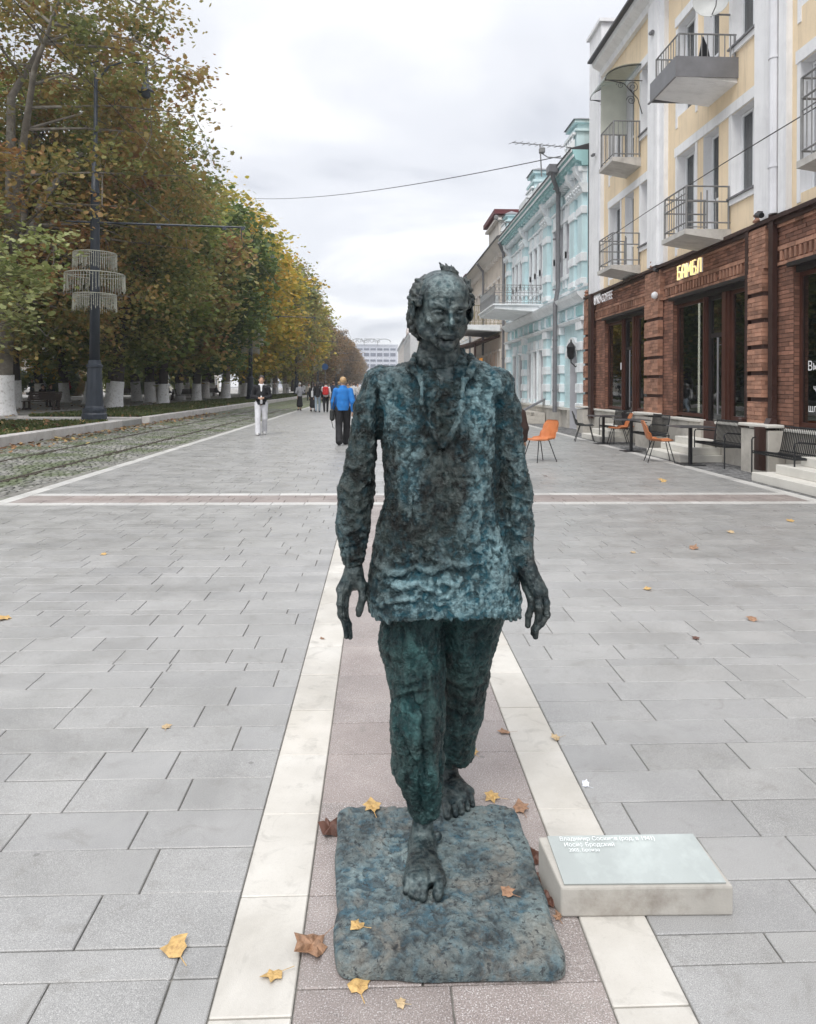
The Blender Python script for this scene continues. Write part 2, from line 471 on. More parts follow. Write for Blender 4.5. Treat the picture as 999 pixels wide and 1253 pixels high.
plaza = MB(); plaza.add([(-5.1, -3, -.0075), (7.6, -3, -.0075), (7.6, 130, -.0075), (-5.1, 130, -.0075)], [(0, 1, 2, 3)])
plaza = tag(plaza.build('pavement', M['joint']), kind='structure')

HR_ = .2155
rowsY = []           # (y0, y1)
y = 1.903 - HR_ * 8 + .106 * 0; k = 0
while y < 9.40 - .05:
    h = HR_
    if abs(y - 1.903) < .01 or (k % 5 == 3 and y > 2.9) : h = HR_ / 2 if y > 1.8 else HR_
    if y + h > 9.40: h = 9.40 - y
    rowsY.append((y, y + h)); y += h; k += 1
y = 10.40
while y < 46:
    h = HR_ * 1.0; rowsY.append((y, y + h)); y += h
SXL0, SXL1, SXR0, SXR1 = -.402, -.200, .580, .775
slab_mesh = {}
def slab_me(kind, lx, ly, m):
    key = (kind, round(lx, 3), round(ly, 3))
    if key not in slab_mesh:
        b = MB(); b.box(0, lx, 0, ly, -.03, 0, .0028)
        # drop the bottom
        me = bpy.data.meshes.new(kind); me.from_pydata(b.v, [], b.f[1:]); me.materials.append(m); slab_mesh[key] = me
    return slab_mesh[key]
def put(kind, x0, x1, y0, y1, m, gap=.0045):
    me = slab_me(kind, x1 - x0 - gap, y1 - y0 - gap, m)
    o = bpy.data.objects.new(kind, me); COL.objects.link(o); o.parent = plaza
    o.location = (x0 + gap / 2, y0 + gap / 2, rg.uniform(-.0012, .0012))
    o.rotation_euler = (rg.uniform(-.0022, .0022), rg.uniform(-.0022, .0022), 0)
def inview(x0, x1, y):
    return x1 > -.60 * (y + .3) - .3 and x0 < .66 * (y + .3) + .35
cand = []
for (y0, y1) in rowsY:
    for side in (0, 1):
        lim0, lim1 = ((-4.72, SXL0), (SXR1, 5.78))[side]
        if y0 > 10.3 and side == 0: lim1 = 5.78
        if y0 > 10.3 and side == 1: continue
        lo = max(lim0, -.62 * y1 - 2.6); hi = min(lim1, .68 * y1 + 2.6)
        # lay away from the strip
        x = lim1 if side == 0 and y0 < 10 else lim0
        sgn = -1 if side == 0 and y0 < 10 else 1
        first = True
        while (sgn < 0 and x > lo) or (sgn > 0 and x < hi):
            L = rg.choice((.305, .41, .41, .612, .612)) if not first else rg.choice((.12, .2, .305, .41, .5))
            first = False
            if y0 > 14: L *= 1.0
            a, b_ = (x - L, x) if sgn < 0 else (x, x + L)
            a = max(a, lim0); b_ = min(b_, lim1)
            if b_ - a > .04: cand.append((a, b_, y0, y1))
            x += sgn * L
vis = [c for c in cand if c[2] > 1.55 and inview(c[0], c[1], c[2])]
vis.sort(key=lambda c: c[2]); near = set(vis[:296])
far = MB()
for c in cand:
    if c in near: put('paver', *c, M['paver'])
    else:
        n0 = len(far.f); g = .0018 if c[2] < 16 else .002; z = rg.uniform(-.0012, .0012)
        x0, x1, y0, y1 = c[0] + g, c[1] - g, c[2] + g, c[3] - g; e = .0028
        far.add([(x0, y0, -.006), (x1, y0, -.006), (x1, y1, -.006), (x0, y1, -.006), (x0 + e, y0 + e, z), (x1 - e, y0 + e, z), (x1 - e, y1 - e, z), (x0 + e, y1 - e, z)],
                [(4, 5, 6, 7), (0, 1, 5, 4), (1, 2, 6, 5), (2, 3, 7, 6), (3, 0, 4, 7)])
far.build('paver_field', M['paver_far'], plaza, kind='stuff')
# marble bands that frame the pink strip
for (x0, x1) in ((SXL0, SXL1), (SXR0, SXR1)):
    y = 1.78 - .42 * 4
    while y < 9.40:
        y2 = min(y + .42, 9.40)
        if y2 - y > .05: put('marble_slab', x0, x1, y, y2, M['marble'])
        y = y2
yy = [.1, .5, .9, 1.25, 1.50, 1.86, 2.20, 2.69, 3.04, 3.32, 3.53, 3.87]
while yy[-1] < 9.40: yy.append(min(9.40, yy[-1] + rg.choice((.21, .28, .35, .35, .42))))
for i in range(len(yy) - 1):
    if yy[i + 1] - yy[i] < .05: continue
    cut = [0.19, .1, .62, -.05, .19, .37, .30][i % 7] + (0 if i < 6 else rg.uniform(-.1, .3))
    if 1.8 < yy[i] < 2.0: cut = .12
    cut = max(SXL1 + .12, min(SXR0 - .12, cut))
    put('pink_slab', SXL1, cut, yy[i], yy[i + 1], M['pink']); put('pink_slab', cut, SXR0, yy[i], yy[i + 1], M['pink'])
# the cross band: white, pink, white
cb = MB(); pb = MB()
def lay(mb, x0, x1, y0, y1, z=.0005, e=.0028):
    g = .002; x0 += g; x1 -= g; y0 += g; y1 -= g
    mb.add([(x0, y0, -.012), (x1, y0, -.012), (x1, y1, -.012), (x0, y1, -.012), (x0 + e, y0 + e, z), (x1 - e, y0 + e, z), (x1 - e, y1 - e, z), (x0 + e, y1 - e, z)],
           [(4, 5, 6, 7), (0, 1, 5, 4), (1, 2, 6, 5), (2, 3, 7, 6), (3, 0, 4, 7)])
for (y0, y1, b) in ((9.40, 9.60, cb), (10.20, 10.40, cb)):
    x = -4.72
    while x < 5.78: x2 = min(5.78, x + .42); lay(b, x, x2, y0, y1); x = x2
for (y0, y1) in ((9.60, 9.80), (9.80, 10.0), (10.0, 10.20)):
    x = -4.72
    while x < 5.78: x2 = min(5.78, x + rg.choice((.3, .4, .6))); lay(pb, x, x2, y0, y1); x = x2
# white edge lines along the tram track and along the houses
for (x0, x1) in ((-4.92, -4.72), (5.78, 5.98)):
    y = 0.0
    while y < 60: lay(cb, x0, x1, y, y + .42, .001); y += .42
cb.build('marble_border', M['marble_far'], plaza, kind='stuff'); pb.build('pink_band', M['pink_far'], plaza, kind='stuff')
# beyond the laid field the paving goes on as one sheet
m, t, b, o = new_mat('paving_sheet')
br = nd(t, 'ShaderNodeTexBrick'); t.links.new(pos(t), br.inputs['Vector'])
for k_, v in (('Scale', 1.0), ('Mortar Size', .004), ('Brick Width', .5), ('Row Height', HR_)): br.inputs[k_].default_value = v
br.inputs['Color1'].default_value = (.29, .29, .29, 1); br.inputs['Color2'].default_value = (.34, .34, .335, 1); br.inputs['Mortar'].default_value = (.2, .2, .2, 1)
t.links.new(mixc(t, maprange(t, noise(t, .35, 4), .45, .75, 0, .35), br.outputs[0], (.30, .30, .30)), b.inputs['Base Color']); b.inputs['Roughness'].default_value = .45
M['pave_sheet'] = m
mb = MB(); mb.box(-4.9, 7.1, 46.0, 460, -.05, -.002); tag(mb.build('pavement', M['pave_sheet']), kind='structure')
mb = MB(); mb.box(-30, 30, -40, -3.0, -.05, -.002); tag(mb.build('pavement', M['pave_sheet']), kind='structure')

# ---------------------------------------------------------------- tram track in mossy setts
def sett_mat():
    m, t, b, o = new_mat('setts')
    c = mixc(t, maprange(t, noise(t, 5, 4), .35, .65), (.18, .178, .165), (.27, .262, .24))
    v = nd(t, 'ShaderNodeNewGeometry').outputs['Random Per Island']
    hs = nd(t, 'ShaderNodeHueSaturation'); t.links.new(c, hs.inputs['Color']); t.links.new(maprange(t, v, 0, 1, .62, 1.3), hs.inputs['Value'])
    c = mixc(t, maprange(t, noise(t, .9, 5, .65), .44, .58, 0, .75), hs.outputs[0], (.085, .115, .04))
    t.links.new(c, b.inputs['Base Color']); b.inputs['Roughness'].default_value = .8
    bumpn(t, b, noise(t, 50, 4), .4, .006); return m
M['sett'] = sett_mat()
m, t, b, o = new_mat('moss_joint')
t.links.new(ramp(t, noise(t, 3.5, 6, .7), [(.35, (.10, .095, .07)), (.5, (.08, .10, .035)), (.7, (.12, .14, .05))]), b.inputs['Base Color'])
b.inputs['Roughness'].default_value = 1; bumpn(t, b, noise(t, 90, 4), .8, .01); M['moss'] = m
track = MB(); track.add([(-9.3, -3, -.030), (-4.9, -3, -.030), (-4.9, 420, -.030), (-9.3, 420, -.030)], [(0, 1, 2, 3)])
track = tag(track.build('tram_track', M['moss']), kind='structure')
st = MB()
y = 7.4
while y < 48:
    s = .125 if y < 26 else .19
    x = -9.08
    while x < -4.94:
        w = rg.uniform(.85, 1.1) * s
        if min(abs(x + w / 2 + 5.93), abs(x + w / 2 + 7.45)) > .10 and rg.random() > .05 and x > -.60 * y - 1.8:
            j = rg.uniform(-.012, .012); z = rg.uniform(-.012, .002); q = .012 + rg.uniform(0, .006); X0, X1, Y0, Y1 = x + .008, x + w - .008, y + j, y + s * .88 + j
            st.add([(X0, Y0, -.04), (X1, Y0, -.04), (X1, Y1, -.04), (X0, Y1, -.04), (X0 + q, Y0 + q, z), (X1 - q, Y0 + q, z), (X1 - q, Y1 - q, z), (X0 + q, Y1 - q, z)],
                   [(4, 5, 6, 7), (0, 1, 5, 4), (1, 2, 6, 5), (2, 3, 7, 6), (3, 0, 4, 7)])
        x += w
    y += s
st.build('setts', M['sett'], track, kind='stuff')
m, t, b, o = new_mat('setts_far')
vo = nd(t, 'ShaderNodeTexVoronoi'); vo.inputs['Scale'].default_value = 6; t.links.new(pos(t), vo.inputs['Vector'])
c = mixc(t, maprange(t, vo.outputs['Distance'], .2, .6), (.24, .235, .225), (.13, .15, .07))
t.links.new(mixc(t, maprange(t, noise(t, .8, 5), .45, .6, 0, .5), c, (.15, .17, .08)), b.inputs['Base Color']); b.inputs['Roughness'].default_value = .9
M['sett_far'] = m
mb = MB(); mb.box(-9.1, -4.93, 48, 420, -.05, -.006); mb.build('sett_surface', M['sett_far'], track)
M['rail'] = simple('rail_steel', (.20, .175, .15), .45, .3, 8, metal=.7)
for x in (-5.93, -7.45):
    for a, z in ((0, .004), (.055, -.004)):
        mb = MB(); mb.box(x + a, x + a + .035, -3, 420, -.03, z); mb.build('rail', M['rail'], track)

# ---------------------------------------------------------------- kerbs, beds and the boulevard on the left
M['kerbstone'] = stone('kerb_stone', (.55, .52, .50), (.66, .63, .61), .3, .7, island=.1, stain=.5)
M['soil'] = simple('soil', (.09, .07, .05), .95, .3, 3, .5, 30)
M['asphalt'] = simple('asphalt', (.36, .35, .335), .9, .15, 1.5, .3, 200)
kerb = root('kerb', (-9.1, 18, 0), kind='structure')
def kerb_run(mb, x0, x1, y0, y1, z, L=1.0):
    if abs(y1 - y0) > abs(x1 - x0):
        y = y0
        while y < y1 - .01: mb.box(x0, x1, y + .004, min(y + L, y1) - .004, -.05, z + rg.uniform(-.004, .004), .018); y += L
    else:
        x = x0
        while x < x1 - .01: mb.box(x + .004, min(x + L, x1) - .004, y0, y1, -.05, z + rg.uniform(-.004, .004), .018); x += L
mb = MB(); y = 6.0
while y < 26.6:
    q = MB(); q.box(-9.42, -9.10, y + .004, min(y + 1.0, 26.6) - .004, -.05, .25 + rg.uniform(-.004, .004), .02); q.build('kerb_stone', M['kerbstone'], kerb); y += 1
y = 29.7
while y < 60:
    q = MB(); q.box(-9.42, -9.10, y + .004, y + 1.5 - .004, -.05, .25 + rg.uniform(-.004, .004), .02); q.build('kerb_stone', M['kerbstone'], kerb); y += 1.5
mb = MB(); kerb_run(mb, -9.42, -9.10, 60, 420, .25, 6.0)
kerb_run(mb, -14.0, -9.42, 26.3, 26.6, .22); kerb_run(mb, -14.0, -9.42, 29.7, 30.0, .22)
kerb_run(mb, -14.3, -14.0, 6, 26.6, .24, 2); kerb_run(mb, -14.3, -14.0, 29.7, 120, .24, 4)
mb.build('kerb_row', M['kerbstone'], kerb, kind='stuff')
mb = MB(); mb.box(-14.0, -9.42, 5, 26.3, -.08, .19); mb.box(-14.0, -9.42, 30.0, 420, -.08, .19); tag(mb.build('flower_bed_soil', M['soil']), kind='structure')
mb = MB(); mb.box(-70, -14.3, 3, 420, -.08, .20); mb.box(-14.3, -9.42, 26.6, 29.7, -.08, .17); tag(mb.build('boulevard_path', M['asphalt']), kind='structure')
# grass and fallen leaves in the beds
def tufts(name, x0, x1, y0, y1, n, h, seed, cols, z=.19, dens=None):
    r = np.random.RandomState(seed)
    x = r.uniform(x0, x1, n); y = y0 + (y1 - y0) * r.uniform(0, 1, n) ** 1.6; P = np.stack([x, y, np.full(n, z)], 1)
    a = r.uniform(0, 6.28, n); hh = r.uniform(.5, 1, n) * h; w = r.uniform(.012, .03, n) * (1 + y / 40)
    V = np.zeros((n, 4, 3)); c, s_ = np.cos(a), np.sin(a)
    lean = r.uniform(-.6, .6, (n, 2)) * hh[:, None]
    V[:, 0] = P - np.stack([c * w, s_ * w, 0 * w], 1); V[:, 1] = P + np.stack([c * w, s_ * w, 0 * w], 1)
    top = P + np.stack([lean[:, 0], lean[:, 1], hh], 1)
    V[:, 2] = top + np.stack([c * w * .4, s_ * w * .4, 0 * w], 1); V[:, 3] = top - np.stack([c * w * .4, s_ * w * .4, 0 * w], 1)
    o = np_mesh(name, V.reshape(-1, 3), np.arange(n * 4).reshape(n, 4), cols, None, False, {'tint': ('FACE', r.uniform(0, 1, n))})
    return tag(o, kind='stuff')
def tint_mat(name, stops, trans=.35, rough=.6, ns=.35, na=.5, gain=1.0):
    stops = [(p, tuple(min(.8, q * gain) for q in c)) for p, c in stops]
    m, t, b, o = new_mat(name)
    at = nd(t, 'ShaderNodeAttribute', attribute_name='tint').outputs['Fac']
    n = noise(t, ns, 3, .6)
    f = mathn(t, 'ADD', at, mathn(t, 'MULTIPLY', mathn(t, 'SUBTRACT', n, .5), na * 2))
    c = ramp(t, f, stops)
    t.links.new(c, b.inputs['Base Color']); b.inputs['Roughness'].default_value = rough
    if trans:
        tr = nd(t, 'ShaderNodeBsdfTranslucent'); t.links.new(c, tr.inputs[0])
        mx = nd(t, 'ShaderNodeMixShader'); mx.inputs[0].default_value = trans
        t.links.new(b.outputs[0], mx.inputs[1]); t.links.new(tr.outputs[0], mx.inputs[2]); t.links.new(mx.outputs[0], o.inputs[0])
    return m
M['grass'] = tint_mat('grass', [(.0, (.05, .08, .02)), (.5, (.09, .13, .035)), (.8, (.16, .18, .06)), (1, (.22, .17, .08))])
M['dead_leaf'] = tint_mat('dead_leaf', [(0, (.10, .045, .02)), (.4, (.20, .10, .045)), (.7, (.33, .18, .08)), (1, (.45, .33, .13))], .15)
tufts('grass', -14.0, -9.44, 8, 26.2, 34000, .13, 1, M['grass']); tufts('grass', -14.0, -9.44, 30.1, 120, 36000, .16, 2, M['grass'])
def leaf_polys():
    """a lobed plane leaf, unit size, slightly cupped: 11 verts"""
    a = [(0, -.50), (.16, -.36), (.42, -.34), (.40, -.06), (.58, .16), (.30, .26), (.04, .58), (-.20, .30), (-.55, .22), (-.42, -.04), (-.46, -.30), (-.18, -.34)]
    return np.array([(x, y, .10 * (x * x + y * y) * 2) for x, y in a])
LP = leaf_polys()
def leaf_litter(name, pts, sizes, seed, m, flat=.25):
    r = np.random.RandomState(seed); n = len(pts); q = len(LP)
    a = r.uniform(0, 6.28, n); tx = r.normal(0, flat, n); ty = r.normal(0, flat, n)
    L = LP[None] * np.asarray(sizes)[:, None, None]; L = L.repeat(1, 0)
    curl = r.uniform(-1.2, 1.6, n)[:, None]
    x = L[..., 0] * np.cos(a)[:, None] - L[..., 1] * np.sin(a)[:, None]; y = L[..., 0] * np.sin(a)[:, None] + L[..., 1] * np.cos(a)[:, None]
    z = L[..., 2] * curl + x * tx[:, None] + y * ty[:, None]
    z = z - z.min(1, keepdims=True)
    V = np.stack([x, y, z], -1) + np.asarray(pts)[:, None, :]
    return np_mesh(name, V.reshape(-1, 3), np.arange(n * q).reshape(n, q), m, None, False, {'tint': ('FACE', r.uniform(0, 1, n))})
r = np.random.RandomState(9)
n = 6000
yy_ = 8 + 42 * r.uniform(0, 1, n) ** 1.4; xx_ = r.uniform(-14, -9.44, n); k = (yy_ < 26.2) | (yy_ > 30)
tag(leaf_litter('fallen_leaves', np.stack([xx_, yy_, np.full(n, .205)], 1)[k], r.uniform(.05, .12, n)[k], 4, M['dead_leaf'], .5), kind='stuff')
n = 900; tag(leaf_litter('fallen_leaves', np.stack([-9.05 + np.abs(r.normal(0, .5, n)), 10 + 30 * r.uniform(0, 1, n), np.full(n, .004)], 1), r.uniform(.05, .12, n), 5, M['dead_leaf']), kind='stuff')
n = 900; tag(leaf_litter('fallen_leaves', np.stack([r.uniform(-30, -14.4, n), r.uniform(20, 60, n), np.full(n, .206)], 1), r.uniform(.07, .16, n), 6, M['dead_leaf']), kind='stuff')

# ---------------------------------------------------------------- gravel strip along the houses
M['gravelset'] = simple('small_dark_setts', (.17, .17, .17), .85, .25, 9, .4, 60, island=.35)
strip = MB(); strip.add([(5.98, -3, -.012), (7.1, -3, -.012), (7.1, 60, -.012), (5.98, 60, -.012)], [(0, 1, 2, 3)])
strip = tag(strip.build('sett_strip', M['joint']), kind='structure')
st = MB(); y = 8.0
while y < 36:
    s = .085 if y < 20 else .14; x = 6.0
    while x < 7.0:
        w = s * rg.uniform(.85, 1.15); z = rg.uniform(-.003, .003); q = .008
        st.add([(x + .004, y, -.02), (x + w - .004, y, -.02), (x + w - .004, y + s * .9, -.02), (x + .004, y + s * .9, -.02), (x + q, y + q, z), (x + w - q, y + q, z), (x + w - q, y + s * .9 - q, z), (x + q, y + s * .9 - q, z)],
               [(4, 5, 6, 7), (0, 1, 5, 4), (1, 2, 6, 5), (2, 3, 7, 6), (3, 0, 4, 7)])
        x += w
    y += s
st.build('setts', M['gravelset'], strip, kind='stuff')

# ---------------------------------------------------------------- single fallen leaves one can point at
def one_leaf(px, py, size, mat, label, rz=0.0, curl=1.4, z=.002, sx=1.0, tilt=(.1, .1)):
    p = at_ground(px, py, z)
    size *= .92; rl = np.random.RandomState(int(px * 7 + py)); L0_ = LP.copy(); L0_[:, :2] *= rl.uniform(.78, 1.15, (len(LP), 1)); L0_[:, 2] *= rl.uniform(-.6, 1.6, len(LP))
    L0_[:, 0] *= rl.uniform(.75, 1.1); V = L0_ * size * np.array([sx, 1, curl * .75]); V[:, 2] += .10 * size * np.sin(3 * V[:, 0] / size + rl.uniform(0, 6))
    V[:, 2] += tilt[0] * V[:, 0] + tilt[1] * V[:, 1]; V[:, 2] -= V[:, 2].min()
    c, s_ = math.cos(rz), math.sin(rz)
    W = np.stack([V[:, 0] * c - V[:, 1] * s_, V[:, 0] * s_ + V[:, 1] * c, V[:, 2]], 1)
    n = len(W); cen = np.array([0, 0, W[:, 2].mean()]); mid_ = (W * .5 + cen * .5); mid_[:, 2] += rl.uniform(-.02, .05, n) * size * curl
    st0 = W[0]; dv = np.array([math.sin(rz), -math.cos(rz), 0.1]) * size * .55; sd = np.array([math.cos(rz), math.sin(rz), 0]) * .0012
    W = np.concatenate([W, mid_, [cen], [st0 - sd, st0 + sd, st0 + dv + sd, st0 + dv - sd]])
    F = [(i, (i + 1) % n, n + (i + 1) % n, n + i) for i in range(n)] + [(n + i, n + (i + 1) % n, 2 * n) for i in range(n)] + [(2 * n + 1, 2 * n + 2, 2 * n + 3, 2 * n + 4)]
    me = bpy.data.meshes.new('fallen_leaf'); me.from_pydata([tuple(v) for v in W], [], F); me.update()
    o = link_mesh('fallen_leaf', me, mat); o.location = p; LOC[o.name] = p
    tag(o, label, 'leaf', 'fallen leaves scattered on the paving')
M['leaf_y'] = simple('leaf_yellow', (.52, .34, .13), .6, .3, 60, .8, 90, dirt=((.28, .15, .06), 70, .8))
M['leaf_p'] = simple('leaf_pale', (.48, .36, .21), .6, .3, 60, .8, 90, dirt=((.25, .15, .08), 70, .7))
M['leaf_b'] = simple('leaf_brown', (.30, .17, .10), .6, .35, 60, .8, 90, dirt=((.12, .06, .03), 70, .8))
M['leaf_d'] = simple('leaf_dark', (.11, .05, .035), .6, .35, 40, .4, 60)
one_leaf(218, 1163, .085, M['leaf_y'], 'large round yellow leaf on the grey pavers near the lower left', .6, .8)
one_leaf(338, 1195, .062, M['leaf_y'], 'small yellow leaf on the left white marble band near the bottom', 1.9)
one_leaf(385, 1161, .112, M['leaf_b'], 'crumpled brown leaf where marble band meets pink granite, left of the plate', 2.4, 2.6)
one_leaf(442, 1208, .062, M['leaf_y'], 'yellow leaf on pink granite in front of the bronze plate', .3)
one_leaf(494, 1229, .030, M['leaf_p'], 'tiny pale leaf fragment on pink granite at the bottom edge', 1.3)
one_leaf(458, 987, .075, M['leaf_y'], 'yellow leaf at the back left corner of the bronze plate', .2, 1.6, BZ if False else .05)
one_leaf(604, 977, .065, M['leaf_y'], 'yellow leaf on pink granite just behind the bronze plate', 1.1)
one_leaf(406, 1018, .085, M['leaf_d'], 'dark curled leaf against the left side of the bronze plate', 1.7, 4.0)
one_leaf(640, 990, .075, M['leaf_b'], 'brown leaf behind the back right corner of the bronze plate', .1, 1.2)
one_leaf(619, 896, .06, M['leaf_b'], 'reddish brown leaf on the seam of the right marble band', 1.5, 1.2, sx=.8)
one_leaf(581, 921, .045, M['leaf_y'], 'small yellow leaf on pink granite beside the raised trouser leg', .5)
one_leaf(682, 903, .05, M['leaf_p'], 'thin pale leaf at the outer edge of the right marble band', 1.9, 1.5)
one_leaf(624, 1093, .045, M['leaf_b'], 'small brown leaf lying on the right of the bronze plate', .9, 1.6, .05)
one_leaf(536, 1066, .022, M['leaf_p'], 'tiny pale leaf scrap beside the big toe on the plate', .9, 1.6, .05)
one_leaf(440, 1134, .045, M['leaf_y'], 'pale yellow leaf on the left half of the bronze plate', 1.2, 1.6, .045)
one_leaf(657, 1052, .07, M['leaf_d'], 'dark rolled leaf wedged between bronze plate and plaque block', .4, 4.5)
one_leaf(668, 1082, .07, M['leaf_d'], 'dark leaf wedged halfway along the plaque block', 2.0, 4.5)
one_leaf(676, 1103, .065, M['leaf_d'], 'dark leaf at the front left corner of the plaque block', 1.1, 4.5)
one_leaf(686, 1122, .035, M['leaf_b'], 'small brown leaf below the corner of the plaque block', .2, 2)
one_leaf(205, 891, .05, M['leaf_p'], 'pale leaf on the grey pavers left of the marble band', .2, 1.2)
one_leaf(128, 680, .07, M['leaf_y'], 'pale yellow leaf in the middle of the left paving', 1.2)
one_leaf(6, 760, .09, M['leaf_y'], 'bright yellow leaf at the left picture edge', 1.0)
one_leaf(396, 782, .035, M['leaf_b'], 'small brown leaf on the left marble band below the hand', .7)
one_leaf(850, 670, .10, M['leaf_b'], 'brown leaf on the far right paving, level with the hem of the coat', .4)
one_leaf(895, 650, .09, M['leaf_p'], 'pale leaf on the right paving just below the pink cross band', .9)
one_leaf(968, 636, .10, M['leaf_y'], 'yellowish leaf on the right paving nearest the right edge', .4)
one_leaf(812, 588, .15, M['leaf_y'], 'yellow brown leaf beyond the cross band in front of the benches', 1.4)
one_leaf(776, 675, .06, M['leaf_p'], 'small pale leaf right of the striding hand', .4)
one_leaf(794, 720, .07, M['leaf_y'], 'light leaf on the middle of the right paving', .1)
one_leaf(922, 757, .08, M['leaf_b'], 'brown leaf low on the right paving', .8)
one_leaf(853, 780, .05, M['leaf_d'], 'small dark leaf on the right paving', .8)
one_leaf(668, 582, .09, M['leaf_d'], 'dark leaf on the paving below the lone orange chair', .8)
one_leaf(719, 960, .035, simple('paper_scrap', (.7, .72, .78), .5), 'crumpled scrap of white paper on the joint beside the marble band', .8, 3)
# ================================================================ HOUSES ON THE RIGHT (facade plane x = 7.0, street runs along y)
FX = 7.0
M['yellow'] = simple('yellow_plaster', (.85, .69, .485), .85, .07, .7, .25, 90, dirt=((.70, .58, .42), 1.6, .4), streak=.45)
M['white_p'] = simple('white_plaster', (.84, .84, .85), .8, .05, 1.2, .2, 80, dirt=((.60, .60, .62), 2.2, .4), streak=.35)
M['pvc'] = simple('white_window_frame', (.78, .79, .81), .4, .03, 5, 0)
M['brick'] = simple('red_brick', (.235, .115, .078), .85, .3, 3, .5, 70, island=.34)
M['brickwall'] = simple('mortar_brick', (.085, .05, .042), .95, .2, 5, .4, 60)
M['brick_lt'] = simple('light_red_brick', (.33, .175, .118), .85, .3, 3, .5, 70, island=.3)
M['brown_metal'] = simple('brown_metal', (.045, .022, .018), .42, .2, 5, .05, 40)
M['brown_frame'] = simple('brown_shop_frame', (.07, .028, .020), .35, .2, 5, .05, 40)
M['dark_frame'] = simple('near_black_frame', (.022, .018, .018), .4, .2, 5, .05, 40)
M['lime'] = simple('limestone_cladding', (.50, .47, .42), .8, .12, 2.5, .3, 80, dirt=((.26, .24, .21), 4, .5))
M['limetop'] = simple('limestone_coping', (.62, .60, .55), .75, .08, 3, .2, 80)
M['concrete'] = simple('balcony_concrete', (.52, .50, .47), .85, .12, 3, .3, 60, dirt=((.25, .22, .20), 2.5, .55), streak=.5)
M['grey_metal'] = simple('grey_sheet_metal', (.17, .17, .18), .45, .15, 4, .1, 30)
M['rail_grey'] = simple('railing_grey', (.20, .20, .20), .5, .15, 6, 0)
M['roof_dark'] = simple('dark_roof_sheet', (.045, .045, .05), .5, .2, 3, .1, 20)
M['glass'] = glass_mat('window_glass', (.05, .055, .06), .45, .02, 1.9)
M['shopglass'] = glass_mat('shop_glass', (.006, .008, .008), .35, .015, 2.3)
M['curtain'] = simple('pale_curtain', (.70, .70, .70), .9, .15, 6, .2, 20)
M['room'] = simple('dark_room', (.22, .20, .18), .9, .3, 1.5, 0)
M['gold'] = simple('golden_blind', (.60, .50, .22), .8, .1, 3, .1, 30)
M['white_pipe'] = simple('white_pipe', (.72, .72, .75), .5, .08, 2, .1, 30)
M['black'] = simple('black_metal', (.012, .012, .014), .4, .2, 5, 0)
M['lit'] = simple('lit_tube', (1.0, .93, .78), .5, 0, 1, 0, emit=2.2)
rb = random.Random(8)

def plane_wall(mb, x, y0, y1, z0, z1, holes, depth, back=None):
    rv = back or mb
    """wall facing -x with rectangular openings (ya, yb, za, zb) and reveals of the given depth"""
    ys = sorted({y0, y1} | {v for h in holes for v in h[:2] if y0 < v < y1}); zs = sorted({z0, z1} | {v for h in holes for v in h[2:] if z0 < v < z1})
    for i in range(len(ys) - 1):
        for j in range(len(zs) - 1):
            cy = (ys[i] + ys[i + 1]) / 2; cz = (zs[j] + zs[j + 1]) / 2
            if any(h[0] < cy < h[1] and h[2] < cz < h[3] for h in holes): continue
            mb.add([(x, ys[i], zs[j]), (x, ys[i + 1], zs[j]), (x, ys[i + 1], zs[j + 1]), (x, ys[i], zs[j + 1])], [(0, 3, 2, 1)][::1])
    for (a, b, c, d) in holes:
        X = x + depth
        rv.add([(x, a, c), (X, a, c), (X, a, d), (x, a, d)], [(0, 1, 2, 3)]); rv.add([(x, b, c), (X, b, c), (X, b, d), (x, b, d)], [(3, 2, 1, 0)])
        rv.add([(x, a, c), (X, a, c), (X, b, c), (x, b, c)], [(3, 2, 1, 0)]); rv.add([(x, a, d), (X, a, d), (X, b, d), (x, b, d)], [(0, 1, 2, 3)])
def bricks(mb, x, y0, y1, z0, z1, holes=(), L=.25, Hh=.075, proud=.012, seed=0):
    r = random.Random(seed); z = z0; row = 0; g = .010
    while z < z1 - .03:
        zt = min(z + Hh, z1); zc = (z + zt) / 2
        cuts = sorted([(max(h[0], y0), min(h[1], y1)) for h in holes if h[2] < zc < h[3] and h[1] > y0 and h[0] < y1])
        segs = []; s = y0
        for a, b in cuts:
            if a > s: segs.append((s, a))
            s = max(s, b)
        if s < y1: segs.append((s, y1))
        for (a, b) in segs:
            y = a - (L * .5 if row % 2 else 0)
            while y < b:
                p, q = max(y, a), min(y + L, b)
                if q - p > .03:
                    X = x - proud + r.uniform(-.004, .004); P, Q, R, S_ = p + g / 2, q - g / 2, z + g / 2, zt - g / 2
                    mb.add([(x, P, R), (x, Q, R), (x, Q, S_), (x, P, S_), (X, P, R), (X, Q, R), (X, Q, S_), (X, P, S_)], [(7, 6, 5, 4), (4, 5, 1, 0), (6, 7, 3, 2), (5, 6, 2, 1), (7, 4, 0, 3)])
                y += L
        z += Hh; row += 1
def bricks_y(mb, y, x0, x1, z0, z1, L=.25, Hh=.075, seed=0):
    """brick skin on a face that looks towards -y"""
    r = random.Random(seed); z = z0; row = 0; g = .010
    while z < z1 - .03:
        zt = min(z + Hh, z1); x = x0 - (L * .5 if row % 2 else 0)
        while x < x1:
            p, q = max(x, x0), min(x + L, x1)
            if q - p > .02: mb.box(p + g / 2, q - g / 2, y - .008 + r.uniform(-.003, .003), y, z + g / 2, zt - g / 2)
            x += L
        z += Hh; row += 1

